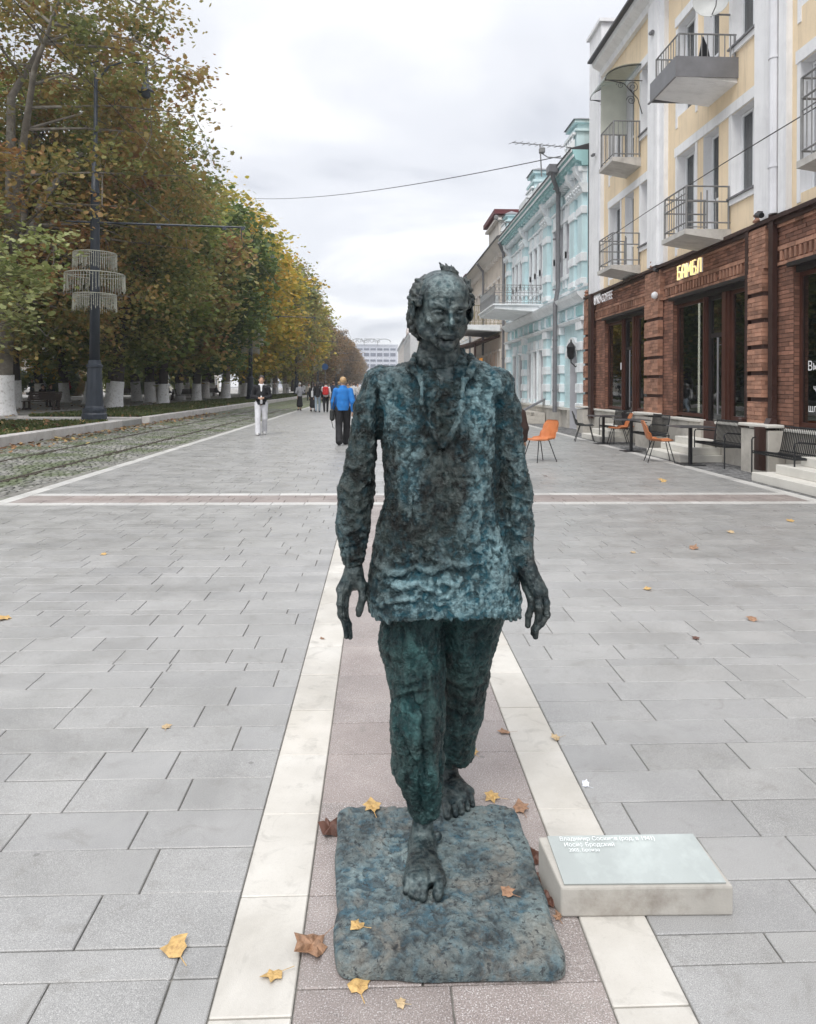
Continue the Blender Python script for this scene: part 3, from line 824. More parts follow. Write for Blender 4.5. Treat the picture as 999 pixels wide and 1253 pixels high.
def window(parent, y0, y1, z0, z1, x, mullions=(), transoms=(), m=None, glass=None, fw=.055, name='window', curtain=False, label=None, fd=.07):
    m = m or M['pvc']; fr = MB(); X0, X1 = x, x + fd
    fr.box(X0, X1, y0, y0 + fw, z0, z1); fr.box(X0, X1, y1 - fw, y1, z0, z1); fr.box(X0 + .001, X1 - .001, y0 + fw, y1 - fw, z0, z0 + fw); fr.box(X0 + .001, X1 - .001, y0 + fw, y1 - fw, z1 - fw, z1)
    for q in mullions: yy = y0 + (y1 - y0) * q; fr.box(X0 + .004, X1 - .004, yy - fw * .7, yy + fw * .7, z0 + fw, z1 - fw)
    for q in transoms: zz = z0 + (z1 - z0) * q; fr.box(X0 + .008, X1 - .008, y0 + fw, y1 - fw, zz - fw * .5, zz + fw * .5)
    f = fr.build(name, m, parent, label)
    g = MB(); g.box(x + .03, x + .036, y0 + fw * .5, y1 - fw * .5, z0 + fw * .5, z1 - fw * .5); g.build('pane', glass or M['glass'], f)
    b = MB()
    if curtain:
        n = 14
        for s_, e in ((y0 + fw, y0 + (y1 - y0) * .46), (y0 + (y1 - y0) * .56, y1 - fw)):
            vs = []; 
            for k in range(n + 1):
                yy = s_ + (e - s_) * k / n; xx = x + .13 + .015 * math.sin(k * 2.2); vs += [(xx, yy, z0 + .03), (xx, yy, z1 - .03)]
            b.add(vs, [(2 * k, 2 * k + 2, 2 * k + 3, 2 * k + 1) for k in range(n)])
        b.build('curtain', M['curtain'], f)
    return f

# ---------------------------------------------------------------- 1. yellow house over the red brick shop floor
hs = root('brick_and_plaster_house', (7.0, 15, 0), 'yellow plastered house with white pilasters above a red brick shop floor', 'building')
YE, YS = 23.95, 4.0            # far and near end
ZB = 4.45                      # top of the brick storey
bays = [14.35 + 5.05 * k for k in (1, 0, -1, -2)]      # near edge of each balcony
# upper walls with openings
holes = []; wins = []
for bi, b0 in enumerate(bays):
    o = b0 - 14.35
    for (ya, yb, zr) in ((16.0, 16.98, ((4.75, 6.92), (7.85, 9.98))), (14.9, 15.62, ((4.65, 6.92), (7.75, 9.98))), (13.36, 14.32, ((5.28, 6.92), (8.25, 9.98)))):
        for (za, zb) in zr: holes.append((ya + o, yb + o, za, zb)); wins.append((ya + o, yb + o, za, zb, bi))
holes = [h for h in holes if h[0] > YS + .1]
wl = MB(); rvl = MB(); plane_wall(wl, FX, YS, YE, ZB, 11.15, holes, .24, rvl); rvl.build('window_reveals', M['white_p'], hs, kind='stuff')
wl.box(FX, FX + 10, YE - .01, YE, 0, 11.15); wl.box(FX, FX + 10, YS, YS + .01, 0, 11.15)
wl.build('wall', M['yellow'], hs)
bk = MB(); bk.box(FX + .62, FX + .66, YS, YE, 0, 11.1); bk.build('inner_wall', M['room'], hs)
for (ya, yb, za, zb, bi) in wins:
    if ya < YS + .1: continue
    w_ = yb - ya
    door = zb - za > 1.9
    f = window(hs, ya + .01, yb - .01, za + .01, zb - .01, FX + .18, (.5,) if w_ > .8 else (), (.38,) if door and w_ < .8 else ((.74,) if (bi % 2 == 0 and not door) else ()), curtain=True, name='balcony_door' if (door and w_ < .8) else 'window')
    if not door:
        s = MB(); s.box(FX - .09, FX + .18, ya - .08, yb + .06, za - .05, za - .015); s.build('sill', M['grey_metal'], f)
        s = MB(); s.box(FX - .05, FX, ya - .05, yb + .03, za - .16, za - .052); s.build('sill_moulding', M['white_p'], f)
# white lintel bands, pilasters, attic block, cornice
for bi, b0 in enumerate(bays):
    o = b0 - 14.35
    for z in (6.93, 9.99):
        if 13.28 + o < YS: continue
        mb = MB(); mb.box(FX - .035, FX, 13.28 + o, 17.1 + o, z, z + .21); mb.build('lintel_band', M['white_p'], hs)
    for z0 in (4.6, 7.6):
        for (ya, yb) in ((13.27, 13.36), (14.32, 14.44), (15.9, 16.0), (16.98, 17.08)):
            if ya + o < YS: continue
            mb = MB(); mb.box(FX - .018, FX, ya + o, yb + o, z0 + (.66 if ya < 14.5 else 0), z0 + 2.33); mb.build('window_surround', M['white_p'], hs)
for k, (ya, yb) in enumerate(((22.62, 23.88), (17.55, 18.5), (12.76, 13.26), (12.2, 12.44), (7.6, 8.5))):
    mb = MB(); mb.box(FX - .11, FX, ya, yb, ZB - .2 if k == 0 else ZB + .08, 11.15 if k else 11.149)
    if k == 1: mb.box(FX - .17, FX - .11, ya + .3, yb - .02, ZB + .08, 11.15)
    if k == 0: mb.box(FX - .11, FX + .9, ya - .02, yb, 11.15, 12.85); mb.box(FX - .2, FX + 1.0, ya - .12, yb + .08, 12.85, 12.95)
    mb.build('pilaster', M['white_p'], hs)
cn = MB(); cn.prism_y([(FX, 11.15), (FX - .12, 11.15), (FX - .16, 11.3), (FX - .38, 11.42), (FX - .42, 11.55), (FX, 11.55)], YS, 22.6); cn.build('cornice', M['white_p'], hs)
rf = MB(); rf.prism_y([(FX - .55, 11.54), (FX - .55, 11.60), (FX + 4, 13.4), (FX + 8, 11.6), (FX + 8, 11.5)], YS, 22.6); rf = rf.build('roof', M['roof_dark'], hs)
ch = MB(); ch.box(FX + .9, FX + 1.7, 21.2, 21.9, 12.0, 13.2); ch.box(FX + .85, FX + 1.75, 21.15, 21.95, 13.2, 13.28); ch.build('chimney', M['brick'], rf)

def balcony(parent, y0, L, prot, zs, h, style=0, label=None, fascia=False):
    s = MB(); x1 = FX - .001; x0 = FX - prot; t = .10
    # slab, thicker towards the wall
    s.add([(x0, y0, zs - t), (x1, y0, zs - t * 2.4), (x1, y0 + L, zs - t * 2.4), (x0, y0 + L, zs - t), (x0, y0, zs), (x1, y0, zs), (x1, y0 + L, zs), (x0, y0 + L, zs)],
          [(0, 3, 2, 1), (4, 5, 6, 7), (0, 1, 5, 4), (1, 2, 6, 5), (2, 3, 7, 6), (3, 0, 4, 7)])
    sl = s.build('balcony', M['concrete'] if not fascia else M['white_p'], parent, label)
    if fascia:
        f = MB(); f.box(x0 - .05, x0 - .03, y0 - .05, y0 + L + .05, zs - .16, zs + .24); f.box(x0 - .03, x1, y0 - .05, y0 - .03, zs - .16, zs + .24); f.box(x0 - .03, x1, y0 + L + .03, y0 + L + .05, zs - .16, zs + .24)
        f.box(x0 - .09, x0 - .051, y0 - .08, y0 + L + .08, zs - .19, zs - .165)
        f.build('sheet_fascia', M['grey_metal'], sl)
    r = MB(); e = .05; zt = zs + h; q = .017
    P = [(x0 + e, y0 + e), (x0 + e, y0 + L - e)]
    def bar(a, b, w=q): r.tube([a, b], w, 6)
    rails = (zt, zt - .30, zs + .14) if style == 0 else (zt, zs + .10)
    for z in rails:
        bar((x1, y0 + e, z), (x0 + e, y0 + e, z)); bar((x0 + e, y0 + e, z), (x0 + e, y0 + L - e, z)); bar((x0 + e, y0 + L - e, z), (x1, y0 + L - e, z))
    for (xx, yy) in ((x0 + e, y0 + e), (x0 + e, y0 + L - e), (x1 - .03, y0 + e), (x1 - .03, y0 + L - e)): bar((xx, yy, zs), (xx, yy, zt), .022)
    n = int(L / .13)
    for k in range(1, n): yy = y0 + e + (L - 2 * e) * k / n; bar((x0 + e, yy, zs + .02 if style == 0 and k % 2 else zs + .1), (x0 + e, yy, zt if k % 2 or style else zt - .1), .009)
    n = max(2, int(prot / (.28 if style == 0 else .12)))
    for k in range(1, n): xx = x0 + e + (prot - e) * k / n; bar((xx, y0 + e, zs + .02), (xx, y0 + e, zt - .12 if style == 0 else zt), .011); bar((xx, y0 + L - e, zs + .02), (xx, y0 + L - e, zt), .011)
    if style == 0:   # inner frame of the lower rail
        for z in (zs + .72,): bar((x0 + e, y0 + e, z), (x0 + e, y0 + L - e, z), .012)
        bar((x0 + e + .02, y0 + e, zs + .05), (x0 + e + prot * .45, y0 + e, zs + .05), .012); bar((x0 + prot * .5, y0 + e, zs + .02), (x0 + prot * .5, y0 + e, zs + .78), .016)
    r.build('railing', M['rail_grey'], sl)
    return sl
balcony(hs, 19.39, 1.25, .80, 4.78, .86, 0)
balcony(hs, 14.34, 1.2, .94, 4.66, .86, 0)
balcony(hs, 9.25, 1.2, .94, 4.80, 1.2, 0)
b3 = balcony(hs, 19.39, 1.2, .78, 7.66, .98, 1)
b4 = balcony(hs, 14.12, 1.25, 1.2, 7.72, .72, 1, 'balcony edged with grey sheet metal', fascia=True)
balcony(hs, 9.1, 1.25, 1.1, 7.72, .9, 1)
# glazed side screen and curved canopy of the far upper balcony
sc_ = MB(); sc_.box(6.26, 6.99, 20.55, 20.57, 8.66, 10.15); sc_.build('balcony_screen', simple('translucent_panel', (.55, .56, .50), .4, .1, 2, 0), hs)
cp = MB(); n = 10; vs = []
for k in range(n + 1):
    a = math.pi / 2 * k / n; x = FX - 1.0 * math.sin(a); z = 9.72 + .45 * math.cos(a) * .9
    vs += [(x, 19.3, z), (x, 20.75, z), (x, 19.3, z + .012), (x, 20.75, z + .012)]
fs = []
for k in range(n): a = 4 * k; fs += [(a, a + 1, a + 5, a + 4), (a + 2, a + 6, a + 7, a + 3), (a, a + 4, a + 6, a + 2), (a + 1, a + 3, a + 7, a + 5)]
cp.add(vs, fs); cp = cp.build('canopy', glass_mat('canopy_plastic', (.30, .32, .28), .55, .2), hs)
for y in (19.33, 20.72):
    cf = MB()
    cf.tube([(FX - 1.0 * math.sin(math.pi / 2 * k / 8), y, 9.70 + .45 * .9 * math.cos(math.pi / 2 * k / 8)) for k in range(9)], .013, 5)
    cf.tube([(FX, y, 9.68), (FX - 1.0, y, 9.68)], .012, 5)
    for (cx_, cz_, rr_) in ((.25, 9.5, .16), (.6, 9.55, .1), (.3, 9.15, .13)):
        cf.tube([(FX - cx_ - (rr_ * (1 - k / 26)) * math.cos(k * .5), y, cz_ + (rr_ * (1 - k / 26)) * math.sin(k * .5)) for k in range(22)], .008, 4)
    cf.tube([(FX, y, 8.8), (FX - .12, y, 9.2), (FX - .5, y, 9.6), (FX - .9, y, 9.68)], .012, 5)
    cf.build('scroll_bracket', M['black'], cp)
def aircon(x, y, z, label, rz=0):
    a = root('air_conditioner', (x, y, z), label, 'air conditioner', None, rz)
    b = MB(); b.box(-.15, .15, -.40, .40, 0, .55, .02); b.build('casing', M['pvc'], a)
    g = MB(); g.lathe([(.2, 0), (.21, .012), (.19, .02)], 0, 0, 20); me = g
    gv = MB()
    for rr_ in (.20, .15, .10, .05): gv.tube([(-.158, .08 + rr_ * math.cos(k * math.pi / 10), .28 + rr_ * math.sin(k * math.pi / 10)) for k in range(21)], .006, 4)
    for k in range(8): gv.tube([(-.158, .08, .28), (-.158, .08 + .2 * math.cos(k * math.pi / 4), .28 + .2 * math.sin(k * math.pi / 4))], .005, 4)
    gv.build('fan_grille', M['rail_grey'], a)
    f = MB(); f.box(-.152, -.15, -.12, .28, .08, .48); f.build('fan_opening', M['black'], a)
    k_ = MB(); k_.box(-.16, .25, -.36, -.32, -.04, 0); k_.box(-.16, .25, .32, .36, -.04, 0); k_.build('bracket', M['rail_grey'], a)
aircon(6.80, 18.95, 7.98, 'white air conditioner fixed beside the small upper balcony')
aircon(6.78, 15.1, 9.32, 'air conditioner high on the yellow wall behind the satellite dish')
ds = root('satellite_dish', (6.55, 14.3, 9.15), 'grey satellite dish over the sheet metal balcony', 'dish')
dm = MB(); n = 20; prof = [(0.001, .0), (.12, .012), (.24, .05), (.33, .10), (.34, .11)]
vs = []; 
for (r_, h_) in prof:
    for k in range(n): a = 2 * math.pi * k / n; vs.append((r_ * math.cos(a), -h_, r_ * math.sin(a)))
for i in range(len(prof)):
    for k in range(n): r_, h_ = prof[i]; a = 2 * math.pi * k / n; vs.append((r_ * math.cos(a), -h_ + .012, r_ * math.sin(a)))
m_ = len(prof); fs = []
for b_ in (0, m_):
    for i in range(m_ - 1):
        for k in range(n): fs.append(((b_ + i) * n + k, (b_ + i) * n + (k + 1) % n, (b_ + i + 1) * n + (k + 1) % n, (b_ + i + 1) * n + k))
for k in range(n): fs.append(((m_ - 1) * n + k, (m_ - 1) * n + (k + 1) % n, (2 * m_ - 1) * n + (k + 1) % n, (2 * m_ - 1) * n + k))
dm.v = [(x, y, z) for x, y, z in vs]; dm.f = fs
dd = bpy.data.meshes.new('reflector'); dd.from_pydata(dm.v, [], dm.f); dd.polygons.foreach_set('use_smooth', [True] * len(dd.polygons))
do = link_mesh('reflector', dd, simple('dish_grey', (.52, .53, .52), .5, .1, 5, 0), ds); do.rotation_euler = (0, 0, math.radians(-25))
a = MB(); a.tube([(0, 0, -.30), (-.05, -.32, -.25), (-.05, -.38, -.02)], .012, 6); a.box(-.09, -.01, -.44, -.34, -.05, .03); a.tube([(0, .02, 0), (.1, .1, -.2), (.45, .1, -.2)], .02, 6)
ao = bpy.data.meshes.new('feed_arm'); ao.from_pydata(a.v, [], a.f); link_mesh('feed_arm', ao, M['rail_grey'], ds)
cl = MB(); cl.add([(6.35, 14.2, 8.42), (6.25, 14.16, 7.98), (6.5, 14.2, 7.96), (6.46, 14.22, 8.2), (6.35, 14.24, 8.42), (6.25, 14.2, 7.98), (6.5, 14.24, 7.96), (6.46, 14.26, 8.2)],
      [(0, 1, 2, 3), (4, 7, 6, 5), (0, 4, 5, 1), (1, 5, 6, 2), (2, 6, 7, 3), (3, 7, 4, 0)])
tag(cl.build('cloth', M['black']), 'black cloth hanging over the rail of the sheet metal balcony', 'cloth')

# brick storey -------------------------------------------------------------------------------------------
doors = [  # (ya, yb) of the wide shop openings
    (18.85, 22.45), (13.45, 17.2), (8.3, 12.12), (4.3, 7.3)]
bholes = [(a, b, .80, 3.62) for a, b in doors]
bw = MB(); plane_wall(bw, FX, YS, YE + .35, .0, ZB, bholes, .22); bw = bw.build('brick_backing', M['brickwall'], hs)
br_ = MB(); bricks(br_, FX, YS, YE + .35, .8, 3.62, bholes, seed=1); bricks(br_, FX, YS, YE + .35, 3.70, ZB - .1, [], seed=2)
for (a, b) in doors:       # reveals in brick, facing the camera
    bricks_y(br_, b, FX + .002, FX + .2, .84, 3.6, seed=3)
br_.build('bricks', M['brick'], hs, kind='stuff')
sb = MB()
for (z, p, t) in ((3.90, .05, .075), (4.30, .06, .06), (3.64, .05, .06)):
    y = YS
    while y < YE + .3: sb.box(FX - p, FX, y + .004, min(y + .25, YE + .35) - .004, z, z + t - .006); y += .25
y = YS + .05
while y < YE + .3:
    if not any(abs((y) - c) < .6 for c in (18.25, 13.1, 7.95)): sb.box(FX - .045, FX, y, y + .065, 3.72, 3.89)
    y += .145
    if int((y - YS) / 1.05) % 2 == 0 and (y % 1.05) < .145: y += .10
sb.build('brick_courses', M['brick_lt'], hs, kind='stuff')
cm = MB(); cm.box(FX - .16, FX + .05, YS, YE + .4, ZB - .02, ZB + .05); cm.box(FX - .10, FX, YS, YE + .38, ZB - .1, ZB - .022); cm.build('cornice_flashing', M['brown_metal'], hs)
# rusticated pilasters made of brick-faced blocks
for (ya, yb) in ((23.95, 24.3), (17.75, 18.68), (12.86, 13.38), (7.7, 8.2)):
    z = .86; i = 0
    core = MB(); core.box(FX - .10, FX, ya + .03, yb - .03, .80, 3.95); core.build('pilaster_core', M['brickwall'], hs)
    while z < 3.6:
        q = MB(); q.box(FX - .15, FX - .03, ya + .008, yb - .008, z + .005, z + .40)
        bricks(q, FX - .15, ya, yb, z, z + .405, L=.24, seed=i); bricks_y(q, ya + .008, FX - .16, FX - .03, z, z + .405, L=.12, seed=i)
        q.build('brick_block', M['brick_lt'], hs); z += .475; i += 1
    q = MB(); bricks(q, FX - .12, ya - .05, yb + .05, 3.64, 4.38, L=.24, seed=77); bricks_y(q, ya - .04, FX - .12, FX, 3.64, 4.38, L=.12); q.box(FX - .12, FX, ya - .04, yb + .04, 3.64, 4.40)
    q.build('pilaster_head', M['brick_lt'], hs)
    f = MB(); zc = ZB + .05; f.lathe([(.05, 0), (.10, .04), (.05, .1), (.09, .15), (.04, .2), (.001, .24)], FX - .1, (ya + yb) / 2, 8, zc); f.build('finial', M['brick_lt'], hs)
# shop fronts
def shopfront(ya, yb, k):
    t = 3.62
    lt = MB(); lt.box(FX + .02, FX + .22, ya, yb, t - .16, t - .002); lt.box(FX - .10, FX + .02, ya - .06, yb + .06, t - .06, t + .012); lt.build('shop_lintel', M['dark_frame'], hs)
    W = yb - ya
    cols = [(0, .40), (.49, .66), (.76, 1.0)]       # window, door, window (from the near end)
    cols = [(ya + W * a, ya + W * b) for a, b in ((0, .285), (.37, .56), (.60, 1.0))]
    # brown posts between
    for (a, b) in ((cols[0][1], cols[1][0]), (cols[1][1], cols[2][0])):
        p = MB(); p.box(FX + .05, FX + .2, a, b, .8, t - .16); p.box(FX + .02, FX + .05, a + (b - a) * .3, a + (b - a) * .7, .8, t - .16); p.build('shop_post', M['brown_frame'], hs)
    for j, (a, b) in enumerate(cols):
        if j == 1:
            f = window(hs, a, b, .45, t - .16, FX + .10, (), (.72,), M['dark_frame'], M['shopglass'], .09, 'shop_door')
            h_ = MB(); h_.tube([(FX + .04, a + .14, .95), (FX + .04, a + .14, 2.55)], .022, 8); h_.tube([(FX + .04, a + .14, 1.1), (FX + .12, a + .14, 1.1)], .012, 6); h_.tube([(FX + .04, a + .14, 2.4), (FX + .12, a + .14, 2.4)], .012, 6); h_.build('handle', M['grey_metal'], f)
        else:
            window(hs, a, b, .86, t - .16, FX + .09, (), (), M['brown_frame'], M['shopglass'], .075, 'shop_window')
    # room behind
    r_ = MB(); r_.box(FX + .2, FX + 3.2, ya - .4, yb + .4, .40, .45); r_.box(FX + 3.15, FX + 3.2, ya - .4, yb + .4, .45, 3.6); r_.box(FX + .22, FX + 3.2, ya - .45, ya - .4, .4, 3.6); r_.box(FX + .22, FX + 3.2, yb + .4, yb + .45, .4, 3.6); r_.box(FX + .2, FX + 3.2, ya - .4, yb + .4, 3.56, 3.6)
    r_.build('shop_interior', M['room'], hs)
for k, (a, b) in enumerate(doors): shopfront(a, b, k)
# cut away the inner wall helper behind the shops is not needed: it stands behind their rooms
tb = MB(); tb.tube([(FX + .16, 16.15, .95), (FX + .16, 16.15, 3.4)], .022, 6)
tag(tb.build('light_tube', M['lit']), 'lit vertical tube behind the left shop pane under the yellow sign', 'lamp')
tb = MB(); tb.tube([(FX + .16, 13.62, 1.35), (FX + .16, 13.62, 3.42)], .022, 6)
tag(tb.build('light_tube', M['lit']), 'lit vertical tube beside the brick pilaster in the shop window', 'lamp')
gb = MB(); gb.box(FX + .30, FX + .32, 10.2, 11.75, 2.15, 3.4); tag(gb.build('blind', M['gold']), 'golden blind in the shop window at the right edge', 'blind')
# limestone base, plinth blocks, steps
pl = MB()
segs = [(22.5, 24.35), (17.2, 18.9), (12.1, 13.5), (7.3, 8.3)]
for (a, b) in doors:
    W = b - a; segs += [(a, a + W * .37), (a + W * .56, b)]
for (a, b) in sorted(segs):
    y = a
    while y < b - .02:
        e = min(y + .62, b); q = MB(); q.box(FX - .06, FX + .1, y + .003, e - .003, 0, .76, .006); q.build('limestone_panel', M['lime'], hs); y = e
    q = MB(); q.box(FX - .10, FX + .1, a, b, .761, .82, .01); q.build('coping', M['limetop'], hs)
for (ya, yb) in ((23.6, 24.35), (17.65, 18.75), (12.25, 13.2), (7.4, 8.2)):
    q = MB(); q.box(FX - .36, FX - .064, ya, yb, -.02, .78, .006); q.build('plinth_block', M['lime'], hs)
    q = MB(); q.box(FX - .40, FX - .10, ya - .04, yb + .04, .825, .88, .012); q.build('plinth_cap', M['limetop'], hs)
for (a, b) in doors:
    W = b - a; c0, c1 = a + W * .30, a + W * .62
    st_ = root('steps', (6.5, (c0 + c1) / 2, 0), 'limestone steps up to the ' + {18.85: 'far coffee shop door', 13.45: 'shop door under the yellow sign', 8.3: 'right edge shop', 4.3: 'shop outside the picture'}[a], 'steps')
    ex = .25 if a > 9 else .0
    for k in range(3):
        q = MB(); q.box(FX - .95 + k * .28 + (0 if a > 9 else .02), FX - .062, c0 - .3 + k * .1 + ex - (0 if a > 9 else .1), c1 + .3 - k * .1 + ex - (0 if a > 9 else -.75 + .12 * k), (k * .145), (k + 1) * .145, .008); q.build('step', M['limetop'], st_)
# downpipes
def pipe(name, pts, r, m, label, shoe=True):
    p = root(name, pts[0], label, 'downpipe')
    q = MB(); q.tube(pts, r, 10); q.build('pipe', m, p, smooth=False)
    zt, zb_ = pts[0][2], pts[-1][2]; z = zb_ + .8
    x, y = pts[-2][0], pts[-2][1]
    while z < zt: c = MB(); c.tube([(x, y, z), (x, y, z + .05)], r * 1.18, 10); c.build('collar', m, p); z += 1.9
    return p
q = root('downpipe', (6.86, 12.62, 4.3), 'square brown metal downpipe right of the brick pilaster', 'downpipe')
b_ = MB(); b_.box(6.86, 6.95, 12.55, 12.69, .9, 4.6); b_.build('pipe', M['brown_metal'], q)
b_ = MB(); b_.add([(6.62, 12.42, .62), (6.82, 12.42, .62), (6.82, 12.60, .62), (6.62, 12.60, .62), (6.84, 12.53, .98), (6.95, 12.53, .98), (6.95, 12.70, .98), (6.84, 12.70, .98)], [(0, 3, 2, 1), (4, 5, 6, 7), (0, 1, 5, 4), (1, 2, 6, 5), (2, 3, 7, 6), (3, 0, 4, 7)]); b_.box(6.50, 6.62, 12.30, 12.46, .1, .84); b_.build('shoe', M['brown_metal'], q)
q = root('downpipe', (6.86, 13.42, 4.6), 'narrow brown downpipe along the left edge of the brick pilaster', 'downpipe')
b_ = MB(); b_.box(6.86, 6.96, 13.40, 13.52, .9, 4.5); b_.build('pipe', M['brown_metal'], q)
b_ = MB(); b_.box(6.74, 6.90, 13.42, 13.54, .78, .95, .02); b_.build('shoe', M['brown_metal'], q)
q = root('downpipe', (6.86, 23.4, 4.4), 'square brown downpipe at the far end of the brick storey', 'downpipe')
b_ = MB(); b_.box(6.80, 6.90, 23.3, 23.6, .5, 4.5); b_.build('pipe', M['brown_metal'], q)
pipe('downpipe', [(6.88, 12.56, 11.3), (6.88, 12.56, 8), (6.88, 12.56, 4.55)], .085, M['white_pipe'], 'thick white downpipe beside the tall white pilaster')
pipe('downpipe', [(6.90, 22.75, 11.3), (6.90, 22.75, 8), (6.90, 22.75, 4.55)], .04, M['white_pipe'], 'thin white downpipe at the far white pilaster')
# signs
def sign_text(name, body, y_left, z, size, m, label, cat='shop sign', x=FX - .16, extrude=.03, stretch=1.0, offset=0.0, track=1.0):
    o = text_mesh(name, body, size, extrude, m, None, 0, offset)
    o.matrix_world = Matrix(((0, 0, -1, x), (-stretch, 0, 0, y_left), (0, 1, 0, z), (0, 0, 0, 1)))
    return tag(o, label, cat) if label else o
M['sign_y'] = simple('lit_yellow_letters', (1.0, .80, .38), .4, 0, 1, 0, emit=.55)
M['sign_w'] = simple('white_letters', (.82, .80, .82), .4, .03, 1, 0)
M['decal'] = simple('white_decal', (.85, .85, .85), .5, .03, 1, 0)
sg_ = root('shop_sign', (FX - .2, 15.9, 3.95), 'lit yellow letter sign on the brick frieze', 'shop sign')
GL = {'B': [[(.9, 1), (0, 1), (0, 0), (.7, 0), (1, .15), (1, .42), (.7, .56), (0, .56)]], 'A': [[(0, 0), (0, .75), (.35, 1), (.65, 1), (1, .75), (1, 0)], [(0, .42), (1, .42)]],
      'M': [[(0, 0), (0, 1), (.5, .35), (1, 1), (1, 0)]], 'L': [[(-.1, 0), (.12, .12), (.2, .85), (.45, 1), (1, 1), (1, 0)]]}
yy = 16.48
for ch_, lb_ in (('B', 0), ('A', 1), ('M', 2), ('B', 3), ('L', 4)):
    wd = .165 if ch_ != 'M' else .22; q = MB()
    for st__ in GL[ch_]: q.tube([(FX - .20, yy - u_ * wd, 3.955 + v_ * .30 + .0 * lb_) for u_, v_ in st__], .0165, 6)
    q.build('letter', M['sign_y'], sg_); q = MB()
    for st__ in GL[ch_]: q.tube([(FX - .17, yy - u_ * wd, 3.955 + v_ * .30) for u_, v_ in st__], .020, 5)
    q.build('letter_side', M['sign_w'], sg_); yy -= wd + .082
sign_text('shop_sign', 'UNO COFFEE', 23.1, 4.10, .36, M['sign_w'], 'row of white letters on the far brick frieze', stretch=.84, extrude=.012, offset=.0)
for (tx, y, z, s) in (('За', 11.62, 2.10, .22), ('Вы бу', 11.86, 1.80, .22), ('чи', 11.70, 1.46, .16), ('шлиф', 11.84, 1.12, .18)):
    sign_text('window_lettering', tx, y, z, s, M['decal'], None, x=FX + .083, extrude=.001)
    o = bpy.data.objects['window_lettering'] if False else COL.objects[-1]
    o.parent = None; tag(o, {'За': 'white lettering, top line on the right edge shop pane', 'Вы бу': 'white lettering, second line on the right edge shop pane', 'чи': 'white lettering, third line on the right edge shop pane', 'шлиф': 'white lettering, lowest line on the right edge shop pane'}[tx], 'lettering')
p_ = MB(); p_.box(FX + .084, FX + .088, 21.05, 21.25, 2.02, 2.22); tag(p_.build('notice', M['decal']), 'white notice on the pane of the far coffee shop', 'notice')
p_ = MB(); p_.box(FX + .092, FX + .096, 14.78, 14.92, 1.95, 2.10); tag(p_.build('sticker', simple('yellow_sticker', (.7, .55, .1), .5, .05, 1, 0)), 'yellow sticker on the shop door', 'sticker')
# cameras and wall lamp
def seccam(x, y, z, label, m):
    c = root('security_camera', (x, y, z), label, 'camera')
    b = MB(); b.tube([(x + .12, y, z + .05), (x, y, z + .05)], .02, 6); b.tube([(x, y + .02, z), (x - .02, y - .18, z - .05)], .05, 8); b.build('housing', m, c)
seccam(6.82, 17.9, 4.42, 'dark camera on the cornice above the middle brick pilaster', M['black'])
seccam(6.80, 12.95, 4.62, 'black flood light above the near brick pilaster', M['black'])
s_ = root('dome_camera', (6.80, 17.9, 3.78), 'small white dome on the middle brick pilaster', 'camera')
b_ = MB(); b_.lathe([(.02, -.09), (.07, -.06), (.09, 0), (.07, .06), (.02, .09)], 6.82, 17.9, 14, 3.78); b_.build('dome', M['pvc'], s_, smooth=True)
for (z, y) in ((10.4, 18.2), (8.9, 23.2)):
    seccam(6.80, y, z, 'small floodlight on the ' + ('middle' if y < 20 else 'far') + ' white pilaster', M['grey_metal'])

# ---------------------------------------------------------------- 2. the turquoise house
M['turq'] = simple('turquoise_plaster', (.57, .725, .75), .85, .08, .8, .25, 80, dirt=((.42, .58, .61), 1.5, .5), streak=.45)
M['turq_d'] = simple('turquoise_cornice', (.34, .56, .57), .8, .12, 1.2, .25, 80)
M['trim'] = simple('white_stucco_trim', (.79, .815, .83), .8, .08, 2, .3, 60, dirt=((.45, .50, .52), 3, .5), streak=.3)
M['cream'] = simple('cream_frame', (.72, .68, .58), .6, .08, 3, .1, 40)
th = root('turquoise_house', (7.0, 32, 0), 'ornate turquoise and white two storey house with heavy cornice', 'building')
T0, T1 = 24.36, 39.4
upw = [(26.55, 27.15), (27.45, 28.05), (28.35, 28.95), (31.0, 31.55), (32.0, 32.55), (33.0, 33.55), (35.4, 35.95), (36.4, 36.95), (37.4, 37.9)]
loww = [(28.2, 29.0), (30.7, 31.4), (32.0, 32.6), (33.2, 33.8), (35.2, 36.0), (36.8, 37.5)]
arch = (25.25, 26.6, 0.0, 3.0)
wl = MB(); rvl = MB(); hl_ = [(a, b, 5.65, 7.6) for a, b in upw] + [(a, b, .95, 3.0) for a, b in loww] + [arch]
plane_wall(wl, FX, T0, T1, 0, 9.3, hl_, .35, rvl); rvl.build('window_reveals', simple('reveal_grey', (.50, .50, .53), .8, .1, 2), th, kind='stuff'); wl.box(FX, FX + 9, T1 - .01, T1, 0, 9.3); wl.build('wall', M['turq'], th)
ib = MB(); ib.box(FX + 1.2, FX + 1.25, T0, T1, 0, 9.2); ib.build('inner_wall', M['room'], th)
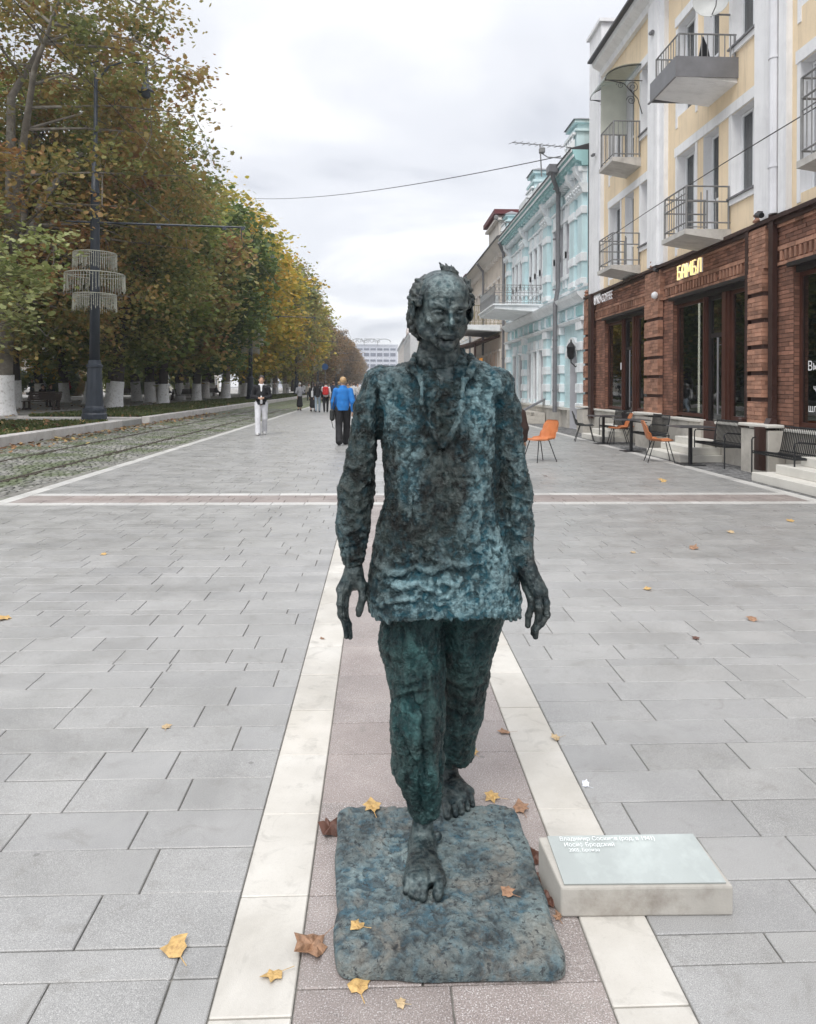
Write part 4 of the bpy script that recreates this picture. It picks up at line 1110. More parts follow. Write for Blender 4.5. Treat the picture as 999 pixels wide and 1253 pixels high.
for (a, b) in upw:
    f = window(th, a + .01, b - .01, 5.66, 7.59, FX + .16, (), (.68,), M['pvc'], M['glass'], .05)
    s = MB(); s.box(FX - .10, FX, a - .12, b + .12, 7.62, 7.74); s.box(FX - .07, FX, a - .10, a, 5.65, 7.62); s.box(FX - .07, FX, b, b + .10, 5.65, 7.62)
    for k in range(5): yy = a - .08 + k * ((b - a) + .06) / 4.6; s.box(FX - .09, FX, yy, yy + .07, 7.76, 8.15 + .06 * (k % 2))
    s.box(FX - .13, FX, a - .12, b + .12, 8.2, 8.28); s.box(FX - .08, FX, a - .14, a - .0, 6.3, 6.55); s.box(FX - .085, FX, b, b + .13, 6.3, 6.55)
    s.box(FX - .10, FX, a - .1, b + .1, 5.50, 5.64)
    for yy in (a - .02, b - .08): s.box(FX - .06, FX, yy, yy + .1, 5.2, 5.5)
    s.build('window_surround', M['trim'], f)
for (a, b) in loww:
    f = window(th, a + .01, b - .01, .96, 2.99, FX + .14, (.5,), (.66,), M['cream'], M['glass'], .06)
    s = MB(); s.box(FX - .08, FX, a - .14, a, .8, 3.05); s.box(FX - .08, FX, b, b + .14, .8, 3.05); s.box(FX - .12, FX, a - .16, b + .16, 3.05, 3.14)
    for k in range(4): yy = a - .06 + k * ((b - a) + .04) / 3.4; s.box(FX - .10, FX, yy, yy + .12, 3.16, 3.52)
    s.box(FX - .12, FX, a - .16, b + .16, .72, .8); s.build('window_surround', M['trim'], f)
# pilasters with white blocks
def tpil(ya, yb, z0, z1, blocks, cap=True, nm='pilaster'):
    s = MB(); s.box(FX - .16, FX, ya + .06, yb - .06, z0, z1)
    p = s.build(nm, M['turq'], th)
    for (a, b) in blocks: q = MB(); q.box(FX - .21, FX, ya, yb, a, b, .015); q.build('block', M['trim'], p)
    if cap:
        q = MB(); q.prism_y([(FX, z1), (FX - .17, z1), (FX - .21, z1 + .06), (FX - .19, z1 + .1), (FX - .30, z1 + .26), (FX - .33, z1 + .32), (FX, z1 + .32)], ya - .06, yb + .06)
        for k in range(3): q.tube([(FX - .2, ya + .08 + k * (yb - ya - .16) / 2, z1 + .30), (FX - .30, ya + .08 + k * (yb - ya - .16) / 2, z1 + .18), (FX - .26, ya + .08 + k * (yb - ya - .16) / 2, z1 + .08)], .05, 6)
        q.build('capital', M['trim'], p)
    return p
ub = [(5.0, 5.2), (5.75, 6.05), (7.35, 7.62)]
for (ya, yb) in ((24.45, 25.15), (25.45, 26.2), (29.6, 30.45), (34.2, 34.9), (38.5, 39.3)):
    tpil(ya, yb, 4.95, 8.05, ub)
    # frieze panel and console above the capital
    s = MB(); s.box(FX - .14, FX, ya + .05, yb - .05, 8.37, 9.0); p = s.build('console', M['trim'], th)
    s = MB(); s.prism_y([(FX - .14, 8.5), (FX - .34, 8.75), (FX - .40, 9.0), (FX - .14, 9.0)], (ya + yb) / 2 - .14, (ya + yb) / 2 + .14); s.build('scroll', M['trim'], p)
for (ya, yb) in ((24.45, 25.15), (27.35, 27.95), (29.6, 30.3), (34.2, 34.8), (38.5, 39.2)):
    tpil(ya, yb, .75, 3.75, [(.75, .95), (1.30, 1.62), (2.0, 2.32), (2.75, 3.05), (3.45, 3.75)], False)
cn = MB(); cn.prism_y([(FX, 8.95), (FX - .20, 8.95), (FX - .24, 9.08), (FX - .42, 9.12), (FX - .50, 9.32), (FX - .56, 9.46), (FX, 9.46)], T0, T1); cn = cn.build('cornice', M['turq_d'], th)
dn = MB(); y = T0 + .1
while y < T1: dn.box(FX - .30, FX, y, y + .12, 8.78, 8.94); y += .26
dn.build('dentils', M['trim'], cn, kind='stuff')
dn = MB(); y = T0 + .25
while y < T1: dn.box(FX - .44, FX - .2, y, y + .16, 9.13, 9.30, .01); dn.box(FX - .36, FX - .2, y + .02, y + .14, 9.0, 9.13); y += .52
dn.build('modillions', M['turq'], cn, kind='stuff')
dn = MB(); dn.box(FX - .585, FX - .56, T0, T1, 9.38, 9.47); dn.box(FX - .52, FX - .49, T0, T1, 9.22, 9.30); dn.build('cornice_fillet', M['trim'], cn)
q = MB(); q.prism_y([(FX, 3.75), (FX - .22, 3.75), (FX - .26, 3.84), (FX - .12, 3.9), (FX, 3.9)], T0, T1)
q.prism_y([(FX, 4.42), (FX - .14, 4.42), (FX - .34, 4.62), (FX - .38, 4.72), (FX, 4.78)], T0, T1); q.box(FX - .12, FX, T0, T1, 4.9, 5.0)
y = T0 + .15
while y < T1: q.box(FX - .10, FX, y, y + .08, 3.95, 4.34); y += 1.15
q.build('string_course', M['trim'], th)
for k in range(11):
    y = T0 + .4 + k * 1.36; q = MB(); q.box(FX - .05, FX, y, y + 1.0, 4.0, 4.32); q.build('frieze_panel', M['turq_d'] if k % 3 == 0 else M['turq'], th)
    if k < 10: q = MB(); q.box(FX - .06, FX, y + .05, y + .9, 8.38, 8.72); q.build('frieze_panel', M['turq'], th)
rf = MB(); rf.prism_y([(FX - .62, 9.46), (FX - .62, 9.50), (FX + 4, 10.8), (FX + 8, 9.5), (FX + 8, 9.44)], T0, T1); rf.build('roof', M['roof_dark'], th)
# attic turrets with little gables and urns
def attic(yc, w, h, z=9.55):
    q = MB(); q.box(FX - .35, FX + .35, yc - w / 2, yc + w / 2, z, z + h * .58); q.box(FX - .42, FX + .42, yc - w / 2 - .08, yc + w / 2 + .08, z + h * .58, z + h * .66)
    q.box(FX - .28, FX + .28, yc - w * .38, yc + w * .38, z + h * .66, z + h * .9); q.box(FX - .40, FX + .40, yc - w * .48, yc + w * .48, z + h * .9, z + h)
    a = q.build('attic_block', M['turq'], th)
    q = MB(); 
    for k in range(4): yy = yc - w * .34 + k * w * .68 / 3; q.lathe([(.05, 0), (.08, .06), (.035, .14), (.07, .26), (.035, .36), (.06, .42)], FX - .42, yy, 7, z + .06)
    q.box(FX - .48, FX - .36, yc - w / 2, yc + w / 2, z + .48, z + .55)
    q.prism_y([(FX - .42, z), (FX - .70, z + .05), (FX - .6, z + .12), (FX - .42, z + .3)], yc - w / 2 - .05, yc - w / 2 + .1)
    q.build('balustrade', M['trim'], a)
    q = MB(); q.add([(FX - .46, yc - w * .52, z + h), (FX + .46, yc - w * .52, z + h), (FX + .46, yc + w * .52, z + h), (FX - .46, yc + w * .52, z + h), (FX, yc, z + h + .28)], [(0, 3, 2, 1), (0, 1, 4), (1, 2, 4), (2, 3, 4), (3, 0, 4)]); q.build('cap_roof', M['grey_metal'], a)
attic(25.2, 1.3, 1.0); attic(31.9, 1.3, 1.25); attic(38.6, 1.1, .95)
q = MB(); q.prism_y([(FX - .45, 9.5), (FX - .45, 9.95), (FX - .15, 10.1), (FX - .1, 9.5)], 32.6, 34.2)
q.prism_y([(FX - .45, 9.5), (FX - .45, 9.85), (FX - .15, 9.95), (FX - .1, 9.5)], 29.9, 31.2); q.build('parapet', M['trim'], th)
# arch over the gateway and its side
q = MB(); n = 14; vs = []
for k in range(n + 1):
    a = math.pi * k / n; vs += [(FX - .02, 25.925 + .675 * math.cos(a), 2.55 + .5 * math.sin(a)), (FX - .02, 25.925 + .86 * math.cos(a), 2.55 + .72 * math.sin(a)), (FX - .14, 25.925 + .675 * math.cos(a), 2.55 + .5 * math.sin(a)), (FX - .14, 25.925 + .86 * math.cos(a), 2.55 + .72 * math.sin(a))]
fs = []
for k in range(n): a = 4 * k; fs += [(a + 2, a + 3, a + 7, a + 6), (a + 1, a + 5, a + 7, a + 3), (a, a + 2, a + 6, a + 4)]
q.add(vs, fs); q.build('arch_moulding', M['trim'], th)
q = MB(); vs = []
for k in range(n + 1): a = math.pi * k / n; vs += [(FX + .01, 25.925 + .675 * math.cos(a), 2.55 + .45 * math.sin(a)), (FX + .01, 25.925 + .675 * math.cos(a), 3.0)]
q.add(vs, [(2 * k, 2 * k + 2, 2 * k + 3, 2 * k + 1) for k in range(n)]); q.build('arch_spandrel', M['trim'], th)
q = MB(); q.box(FX + .9, FX + .95, 25.25, 26.6, 0, 3.0); q.box(FX + .351, FX + .9, 26.6, 26.64, 0, 3.0); q.box(FX + .351, FX + .9, 25.2, 25.25, 0, 3.0); q.build('gateway_lining', simple('grey_plaster', (.58, .59, .59), .85, .15, 2), th)
q = MB(); q.box(FX + .3, FX + .36, 25.27, 25.9, 0, 2.75); q.build('gate_leaf', simple('green_door', (.03, .06, .06), .5, .1, 3), th)
# stone base with copings, steps and sloping slab
y = T0
while y < T1:
    if not (25.2 < y + .3 < 26.6):
        q = MB(); q.box(FX - .18 if y > 26.6 else FX - .10, FX, y + .003, min(y + .8, T1, 25.25 if y < 25.25 else 99) - .003, 0, .66, .006); q.build('base_stone', M['lime'], th)
    y += .8 if not y < 25.25 <= y + .8 else (26.6 - y)
q = MB(); q.box(FX - .22, FX, 26.62, T1, .66, .74); q.build('base_coping', M['limetop'], th)
st_ = root('steps', (6.6, 32, 0), 'pale steps with a sloping slab before the turquoise house', 'steps')
for k in range(3): q = MB(); q.box(5.75 + k * .3, 6.78, 29.6, 34.6, k * .15, (k + 1) * .15 - .001, .008); q.build('step', M['lime'], st_)
q = MB(); q.add([(5.8, 29.7, .42), (6.8, 29.7, .95), (6.8, 30.0, .95), (5.8, 30.0, .42), (5.8, 29.7, .50), (6.8, 29.7, 1.03), (6.8, 30.0, 1.03), (5.8, 30.0, .50)], [(0, 3, 2, 1), (4, 5, 6, 7), (0, 1, 5, 4), (1, 2, 6, 5), (2, 3, 7, 6), (3, 0, 4, 7)]); q.build('sloping_slab', M['grey_metal'], st_)
# long balcony
q = MB(); q.add([(4.98, 31.4, 4.86), (7, 31.4, 4.72), (7, 36.0, 4.72), (4.98, 36.0, 4.86), (4.98, 31.4, 5.0), (7, 31.4, 5.0), (7, 36.0, 5.0), (4.98, 36.0, 5.0)], [(0, 3, 2, 1), (4, 5, 6, 7), (0, 1, 5, 4), (1, 2, 6, 5), (2, 3, 7, 6), (3, 0, 4, 7)])
q.box(4.90, 7, 31.32, 36.08, 5.001, 5.06); bal = q.build('balcony', M['trim'], th)
q = MB()
def bb(a, b, w=.016): q.tube([a, b], w, 5)
for z in (5.12, 5.55, 5.88): bb((5.0, 31.45, z), (7, 31.45, z)); bb((5.0, 31.45, z), (5.0, 35.95, z))
for k in range(12):
    x = 5.0 + 2.0 * k / 11; bb((x, 31.45, 5.06), (x, 31.45, 5.9), .011)
    if k < 11:
        for zc in (5.33, 5.71): q.tube([(x + .09 + .07 * math.cos(a * .7), 31.45, zc + .12 * math.sin(a * .7) * (1 if zc < 5.5 else .8)) for a in range(10)], .010, 4)
for k in range(24): y = 31.45 + 4.5 * k / 23; bb((5.0, y, 5.06), (5.0, y, 5.9), .011); q.tube([(5.0, y + .09 + .06 * math.cos(a * .7), 5.35 + .16 * math.sin(a * .7)) for a in range(10)], .008, 4)
q.build('railing', M['rail_grey'], bal)
q = MB(); q.box(5.0, 5.9, 35.94, 35.98, 5.1, 6.0); q.build('end_panel', simple('grey_panel', (.36, .37, .37), .6, .08, 2), bal)
# downpipes, lantern, antenna, spotlights
pipe('downpipe', [(6.30, 26.4, 9.35), (6.32, 26.5, 9.1), (6.72, 27.3, 8.75), (6.74, 27.4, 8.4), (6.74, 27.4, 5.2), (6.66, 27.5, 4.6), (6.66, 27.5, .55)], .085, M['grey_metal'], 'grey downpipe with angled top on the turquoise facade')
hd = MB(); hd.box(6.12, 6.46, 26.25, 26.75, 9.25, 9.55, .02); tag(hd.build('rain_hopper', M['grey_metal']), 'grey rain hopper on top of the turquoise house downpipe', 'hopper')
pipe('downpipe', [(6.42, 39.1, 9.2), (6.72, 39.4, 8.7), (6.74, 39.45, 8.2), (6.74, 39.45, .3)], .085, M['grey_metal'], 'grey downpipe between the turquoise and the beige house')
ln = root('wall_lantern', (6.6, 24.95, 2.6), 'dark wall lantern at the gateway of the turquoise house', 'lantern')
q = MB(); q.tube([(7, 24.95, 2.35), (6.75, 24.95, 2.2), (6.6, 24.95, 2.35), (6.6, 24.95, 2.45)], .025, 6); q.build('bracket', M['black'], ln)
q = MB(); q.lathe([(.06, 0), (.13, .10), (.15, .4), (.16, .42), (.10, .52), (.03, .6), (.02, .68)], 6.6, 24.95, 6, 2.45); q.build('lamp_case', M['black'], ln)
q = MB(); q.lathe([(.075, .14), (.135, .38)], 6.6, 24.95, 6, 2.452); q.build('lamp_glass', simple('red_glass', (.35, .05, .03), .2, .1, 2, 0), ln)
an = root('tv_antenna', (7.0, 31.2, 11.0), 'thin television antenna on the turquoise house roof', 'antenna')
q = MB(); q.tube([(6.95, 31.2, 10.5), (6.85, 31.1, 11.85)], .03, 6); q.build('mast', M['rail_grey'], an)
q = MB(); q.tube([(5.5, 30.2, 11.6), (8.1, 32.0, 12.05)], .022, 5)
for k in range(9): t_ = k / 8; x, y, z = 5.5 + 2.6 * t_, 30.2 + 1.8 * t_, 11.6 + .45 * t_; q.tube([(x - .12, y + .2, z), (x + .12, y - .2, z)], .012, 4)
q.build('boom', M['rail_grey'], an)
for (y, z) in ((26.0, 9.75), (36.2, 9.7)):
    s_ = root('roof_spotlight', (6.3, y, z), 'small spotlight on an arm over the ' + ('near' if y < 30 else 'far') + ' part of the turquoise cornice', 'spotlight')
    q = MB(); q.tube([(7, y, z - .1), (6.0, y, z - .05), (5.8, y, z + .08)], .022, 5); q.box(5.70, 5.9, y - .1, y + .1, z + .08, z + .28, .03); q.build('arm', M['rail_grey'], s_)

# ---------------------------------------------------------------- 3. the beige house and the houses further along
def plain_house(name, y0, y1, h, wallm, trimm, roofm, label, floors, win_w=.9, step=1.9, over=.5, x=FX, low=.9, cornice=True, rz=1.2):
    r_ = root(name, (x, (y0 + y1) / 2, 0), label, 'building')
    hl = []; fh = (h - 1.2) / floors; y = y0 + .9
    while y + win_w < y1 - .6:
        for f in range(floors): hl.append((y, y + win_w, low + f * fh + (.1 if f else 0), low + f * fh + fh * .62))
        y += step
    w = MB(); plane_wall(w, x, y0, y1, 0, h, hl, .25); w.add([(x, y0, 0), (x + 10, y0, 0), (x + 10, y0, h), (x, y0, h)], [(0, 1, 2, 3)]); w.add([(x, y1, 0), (x + 10, y1, 0), (x + 10, y1, h), (x, y1, h)], [(3, 2, 1, 0)]); w.build('wall', wallm, r_)
    w = MB(); w.box(x + .6, x + .65, y0 + .1, y1 - .1, 0, h - .1); w.build('inner_wall', M['room'], r_)
    for (a, b, c, d) in hl:
        f = window(r_, a + .01, b - .01, c + .01, d - .01, x + .15, (.5,), (.7,), M['pvc'], M['glass'], .06)
        if y0 < 80:
            s = MB(); s.box(x - .07, x, a - .12, b + .12, d + .02, d + .16); s.box(x - .05, x, a - .12, a - .01, c, d); s.box(x - .05, x, b + .01, b + .12, c, d); s.box(x - .09, x, a - .14, b + .14, c - .12, c - .02); s.build('window_surround', trimm, f)
    q = MB(); q.prism_y([(x, h - .5), (x - .12, h - .5), (x - .2, h - .3), (x - over * .8, h - .12), (x - over, h), (x, h)], y0, y1); q.box(x - .1, x, y0, y1, low + fh - .32, low + fh - .12)
    yy = y0 + .2
    while yy < y1 and y0 < 80: q.box(x - .22, x, yy, yy + .2, h - .74, h - .5); yy += .8
    q.build('cornice', trimm, r_)
    q = MB(); q.prism_y([(x - over - .08, h + .001), (x - over - .08, h + .05), (x + 4, h + rz), (x + 9, h), (x + 9, h - .05)], y0, y1); q.build('roof', roofm, r_)
    return r_
M['beige'] = simple('beige_plaster', (.68, .60, .52), .85, .08, 1, .2, 60, dirt=((.42, .37, .33), 1.5, .5), streak=.4)
M['beige_t'] = simple('beige_trim', (.66, .62, .58), .8, .08, 1, .2, 60)
M['maroon'] = simple('maroon_roof', (.12, .025, .03), .6, .2, 2, .1, 20)
M['pink_pl'] = simple('pinkish_plaster', (.55, .42, .38), .85, .08, 1)
h3 = plain_house('beige_house', 39.45, 54.2, 9.6, M['beige'], M['beige_t'], M['roof_dark'], 'beige stuccoed house with maroon topped gable next to the turquoise one', 2, .8, 1.6, .55)
q = MB(); q.box(6.5, 8.4, 39.6, 43.2, 9.6, 10.5); q.box(6.3, 8.5, 39.4, 43.4, 10.5, 10.62); q.box(6.4, 8.4, 39.7, 43.0, 10.62, 10.8); a = q.build('gable', M['beige_t'], h3)
q = MB(); q.box(6.2, 8.6, 39.3, 43.5, 10.8, 11.05); q.build('gable_roof', M['maroon'], a)
pipe('downpipe', [(6.3, 47.0, 9.4), (6.72, 47.2, 8.9), (6.74, 47.2, 8.3), (6.74, 47.2, 3.5)], .08, M['grey_metal'], 'thin grey downpipe on the beige house')
pipe('downpipe', [(6.3, 53.9, 9.4), (6.72, 54.0, 8.9), (6.74, 54.0, 8.3), (6.74, 54.0, 3.5)], .08, M['grey_metal'], 'grey downpipe at the far end of the beige house')
q = MB(); q.add([(4.9, 41.5, 4.75), (7, 41.5, 4.65), (7, 47, 4.65), (4.9, 47, 4.75), (4.9, 41.5, 5.0), (7, 41.5, 5.0), (7, 47, 5.0), (4.9, 47, 5.0)], [(0, 3, 2, 1), (4, 5, 6, 7), (0, 1, 5, 4), (1, 2, 6, 5), (2, 3, 7, 6), (3, 0, 4, 7)]); bal = q.build('balcony', M['trim'], h3)
q = MB()
for k in range(10): x = 5.0 + 2.0 * k / 9; q.tube([(x, 41.55, 5.0), (x, 41.55, 6.1)], .015, 4); q.tube([(x + .1 + .08 * math.cos(a_ * .7), 41.55, 5.5 + .3 * math.sin(a_ * .7)) for a_ in range(10)], .014, 4)
for z in (5.1, 6.1): q.tube([(5, 41.55, z), (7, 41.55, z)], .02, 4); q.tube([(5, 41.55, z), (5, 46.9, z)], .02, 4)
for k in range(24): y = 41.55 + 5.3 * k / 23; q.tube([(5, y, 5.0), (5, y, 6.1)], .012, 4)
q.build('railing', simple('bronze_railing', (.25, .21, .11), .5, .2, 4), bal)
aw = root('cafe_awning', (5.4, 46, 3.5), 'dark cafe awning on posts before the beige house', 'awning')
q = MB(); q.add([(3.9, 42.2, 3.55), (7, 42.2, 4.35), (7, 53, 4.35), (3.9, 53, 3.55), (3.9, 42.2, 3.67), (7, 42.2, 4.47), (7, 53, 4.47), (3.9, 53, 3.67)], [(0, 3, 2, 1), (4, 5, 6, 7), (0, 1, 5, 4), (1, 2, 6, 5), (2, 3, 7, 6), (3, 0, 4, 7)]); q.build('awning_roof', simple('awning_brown', (.06, .035, .028), .7, .2, 2), aw)
for (x, y) in ((4.0, 42.4), (4.0, 47.5), (4.0, 52.7), (5.6, 42.4)): q = MB(); q.tube([(x, y, 0), (x, y, 3.6 + (x - 4) * .26)], .07, 8); q.build('post', M['brown_metal'], aw)
q = MB(); q.box(6.1, 6.2, 43.5, 44.3, .2, 3.2); tag(q.build('lit_doorway', simple('orange_doorway', (.65, .28, .06), .6, .1, 2, 0, emit=.35)), 'orange lit doorway under the cafe awning', 'doorway')
plain_house('maroon_roofed_house', 54.4, 72, 9.8, M['beige'], M['trim'], M['maroon'], 'cream house with dark red roof behind the head of the statue', 2, 1.0, 2.2, .5)
plain_house('pink_house', 72.2, 96, 8.6, M['pink_pl'], M['beige_t'], M['roof_dark'], 'pinkish two storey house far along the right side', 2, 1.1, 2.6, .4)
plain_house('cream_house', 96.2, 130, 10.5, M['cream'], M['trim'], M['roof_dark'], 'cream three storey house far along the right side', 3, 1.2, 2.8, .4)
plain_house('grey_house', 152, 190, 12.5, simple('pale_grey_pl', (.50, .50, .50)), M['trim'], M['maroon'], 'pale house with a red roof just left of the statue head', 3, 1.4, 3.2, .4, x=6.6)
plain_house('last_house', 192, 260, 14, M['beige_t'], M['trim'], M['roof_dark'], 'last pale house of the right side before the street end', 4, 1.4, 3.4, .4, x=7.0)
q = MB(); q.box(6.8, 9, 176, 182, 12.5, 15.3); tag(q.build('roof_turret', M['beige_t']), 'pale roof turret left of the statue head', 'turret')
# ---------------------------------------------------------------- 4. the white slab that closes the street
ho = root('slab_building', (-6, 452, 0), 'long white slab block with window bands and a roof sign at the street end', 'building')
M['slabw'] = simple('white_slab_panels', (.62, .64, .70), .7, .04, .05, 0)
X0, X1, ZT = -62.0, 11.8, 26.2
q = MB(); q.box(X0, X1, 452, 466, 0, ZT); q.box(X0 - .3, X1 + .3, 451.6, 466.2, ZT, ZT + .7); q.build('wall', M['slabw'], ho)
M['bandg'] = simple('blue_grey_glass', (.16, .18, .23), .3, .2, .3, 0)
for f in range(7):
    z = ZT - 3.0 - f * 3.45
    x = X0 + .5
    while x < X1 - 3:
        w = MB(); w.box(x, x + 3.2, 451.82, 452.0, z - (.2 if f % 2 else .0), z + 1.3 + (.55 if f % 2 else 0)); w.build('window', M['bandg'], ho); x += 4.05
q = MB(); x = X0
while x < X1: q.box(x, x + .35, 451.5, 451.8, 3, ZT); x += 4.05
q.build('fin', M['slabw'], ho)
sg = root('roof_sign', (-6, 450, ZT), 'wavy wire frame with letters on the roof of the white slab', 'roof sign')
q = MB()
for k in range(6):
    xc = -37 + k * 8.1; q.tube([(xc + 4.05 * math.cos(math.pi * a / 12), 450, ZT + 1.9 + 2.0 * math.sin(math.pi * a / 12)) for a in range(13)], .22, 5); q.tube([(xc - 4.05, 450, ZT), (xc - 4.05, 450, ZT + 2)], .16, 4)
q.tube([(-20 + 3.2 * math.cos(a * math.pi / 12), 450, ZT + 4.1 + 3.2 * math.sin(a * math.pi / 12)) for a in range(25)], .12, 4)
q.build('wave_frame', M['rail_grey'], sg)
o = text_mesh('letters', 'КАВКАЗ', 3.6, .12, M['rail_grey'], sg); o.matrix_local = Matrix(((1.05, 0, 0, -8.0), (0, 0, -1, 0), (0, 1, 0, 1.6), (0, 0, 0, 1)))

# ---------------------------------------------------------------- 5. pale houses beyond the boulevard on the left
plt_ = [(-46, 8, 40, 9, M['cream']), (-46, 42, 78, 8, M['pink_pl']), (-46, 80, 125, 10, M['beige']), (-46, 150, 215, 10, M['cream'])]
names = ('cream house beyond the boulevard trees at the far left', 'pinkish house glimpsed between trunks beyond the boulevard', 'beige house far beyond the boulevard benches', 'pale house behind the far avenue trees')
for (x, y0, y1, h, m_), lb in zip(plt_, names):
    r_ = root('boulevard_house', (x, (y0 + y1) / 2, 0), lb, 'building')
    w = MB(); w.box(x - 10, x, y0, y1, 0, h); w.build('wall', m_, r_)
    y = y0 + 1.2
    while y < y1 - 2:
        for z in (1.3, 4.8):
            f = MB(); f.box(x, x + .08, y - .1, y + 1.3, z - .1, z + 2.1); f = f.build('window', M['pvc'], r_)
            g = MB(); g.box(x + .08, x + .1, y, y + 1.2, z, z + 2.0); g.build('pane', M['bandg'], f)
        y += 3.1
    w = MB(); w.prism_y([(x + .5, h), (x + .5, h + .1), (x - 5, h + 2.5), (x - 10.5, h)], y0, y1); w.build('roof', M['maroon'] if h == 8 else M['roof_dark'], r_)

# ---------------------------------------------------------------- plaque block beside the statue
pq = root('plaque_block', (.95, 2.2, 0), 'low limestone block with a slanted pale plaque right of the statue', 'plaque')
P0 = at_ground(688, 1116, 0); zt0, zt1 = .085, .145
A = at_ground(690, 1086, zt0); Bq = at_ground(901, 1083, zt0); Cq = at_ground(852, 1019, zt1); Dq = at_ground(661, 1023, zt1)
q = MB(); top = [A, Bq, Cq, Dq]
q.add([(p.x, p.y, 0) for p in top] + [tuple(p) for p in top], [(0, 3, 2, 1), (4, 5, 6, 7), (0, 1, 5, 4), (1, 2, 6, 5), (2, 3, 7, 6), (3, 0, 4, 7)])
blk = q.build('stone_block', simple('plaque_stone', (.41, .39, .355), .8, .12, 6, .3, 90, dirt=((.22, .19, .16), 7, .8)), pq)
bv = blk.modifiers.new('b', 'BEVEL'); bv.width = .006; bv.segments = 2
ex = (Bq - A).normalized(); ey = (Dq - A).normalized(); ez = ex.cross(ey).normalized()
W_, H_ = (Bq - A).length, (Dq - A).length
def onp(u, v, w=0): 
    a_ = A.lerp(Bq, u); d_ = Dq.lerp(Cq, u); return a_.lerp(d_, v) + ez * w
q = MB(); c4 = [onp(.022, .045, .0005), onp(.965, .045, .0005), onp(.985, .975, .0005), onp(.055, .975, .0005)]
q.add([tuple(p) for p in c4] + [tuple(p + ez * .006) for p in c4], [(0, 3, 2, 1), (4, 5, 6, 7), (0, 1, 5, 4), (1, 2, 6, 5), (2, 3, 7, 6), (3, 0, 4, 7)])
pp = q.build('plaque_plate', simple('pale_green_plate', (.37, .40, .39), .25, .07, 5, .05, 60, dirt=((.55, .60, .58), 7, .5)), pq)
R3 = Matrix(((ex.x, ey.x - ex.x * ex.dot(ey), ez.x), (ex.y, ey.y, ez.y), (ex.z, ey.z, ez.z)))
eyo = ez.cross(ex)
M['plq'] = simple('plaque_lettering', (.80, .83, .83), .5, .02, 3, 0)
def inscribe(o, u, v, dx=0.0):
    w0 = onp(u, v, .0098) - Vector((.95, 2.2, 0)) + ex * dx * 1.08
    o.matrix_local = Matrix(((ex.x * 1.08, eyo.x, ez.x, w0.x), (ex.y * 1.08, eyo.y, ez.y, w0.y), (ex.z * 1.08, eyo.z, ez.z, w0.z), (0, 0, 0, 1)))
for (tx, u, v, s) in (('Владимир Соскиев (род. в 1941)', .115, .86, .0175), ('Иоси', .125, .74, .0175), ('2005, Бронза', .14, .64, .0145)):
    o = text_mesh('inscription', tx, s, .0004, M['plq'], pp); inscribe(o, u, v)
    if tx == 'Иоси':      # the round letter with its stem is drawn as ring and bar, then the second word follows
        x1 = max(q.co.x for q in o.data.vertices); b = MB(); cx_ = x1 + .36 * s
        b.tube([(cx_ + .24 * s * math.cos(a * math.pi / 10), .27 * s + .25 * s * math.sin(a * math.pi / 10), 0) for a in range(21)], .0007, 5)
        b.tube([(cx_, -.2 * s, 0), (cx_, .76 * s, 0)], .0007, 5)
        me = bpy.data.meshes.new('inscription'); me.from_pydata(b.v, [], b.f); g_ = link_mesh('inscription', me, M['plq'], pp); inscribe(g_, u, v)
        o2 = text_mesh('inscription', 'Бродский', s, .0004, M['plq'], pp); inscribe(o2, u, v, x1 + 1.0 * s)

# ---------------------------------------------------------------- overhead wires
def wire(a, b, sag, r_, label):
    a, b = Vector(a), Vector(b); q = MB(); q.tube([a.lerp(b, t / 24) - Vector((0, 0, sag * 4 * (t / 24) * (1 - t / 24))) for t in range(25)], r_, 4)
    tag(q.build('overhead_wire', M['black']), label, 'wire')
wire((-10.9, 65, 17.9), (6.6, 26.5, 9.9), .5, .018, 'thin black cable sagging across the sky to the turquoise house')
wire((6.3, 20.4, 5.6), (6.2, 10.1, 5.5), -.05, .010, 'thin cable running past the lower balconies')
# ================================================================ TREES
M['bark'] = simple('plane_bark', (.17, .15, .125), .85, .35, 2.2, .5, 14, dirt=((.34, .33, .28), 3.0, .8))
M['bark_d'] = simple('dark_bark', (.055, .045, .038), .9, .35, 3, .6, 18)
M['whitewash'] = simple('whitewash', (.86, .86, .87), .85, .08, 3, .5, 16, dirt=((.35, .33, .31), 9, .7))
M['lf_green'] = tint_mat('leaves_green', [(0, (.04, .06, .015)), (.3, (.085, .115, .024)), (.6, (.15, .175, .042)), (.85, (.24, .24, .09)), (1, (.22, .15, .04))], .4, .55, .45, .5, gain=2.05)
M['lf_mix'] = tint_mat('leaves_turning', [(0, (.05, .065, .022)), (.3, (.11, .125, .038)), (.52, (.17, .165, .05)), (.75, (.20, .135, .048)), (1, (.15, .075, .035))], .4, .55, .42, .6, gain=2.05)
M['lf_gold'] = tint_mat('leaves_golden', [(0, (.10, .11, .02)), (.35, (.22, .195, .03)), (.65, (.34, .235, .036)), (1, (.27, .14, .03))], .4, .55, .4, .5, gain=2.05)
M['lf_dark'] = tint_mat('leaves_dark', [(0, (.03, .048, .014)), (.5, (.065, .095, .024)), (.85, (.11, .14, .034)), (1, (.16, .15, .04))], .35, .55, .5, .5, gain=2.1)
M['lf_brown'] = tint_mat('leaves_russet', [(0, (.05, .04, .015)), (.4, (.10, .065, .022)), (.7, (.16, .09, .03)), (1, (.20, .125, .045))], .4, .55, .4, .5, gain=2.05)

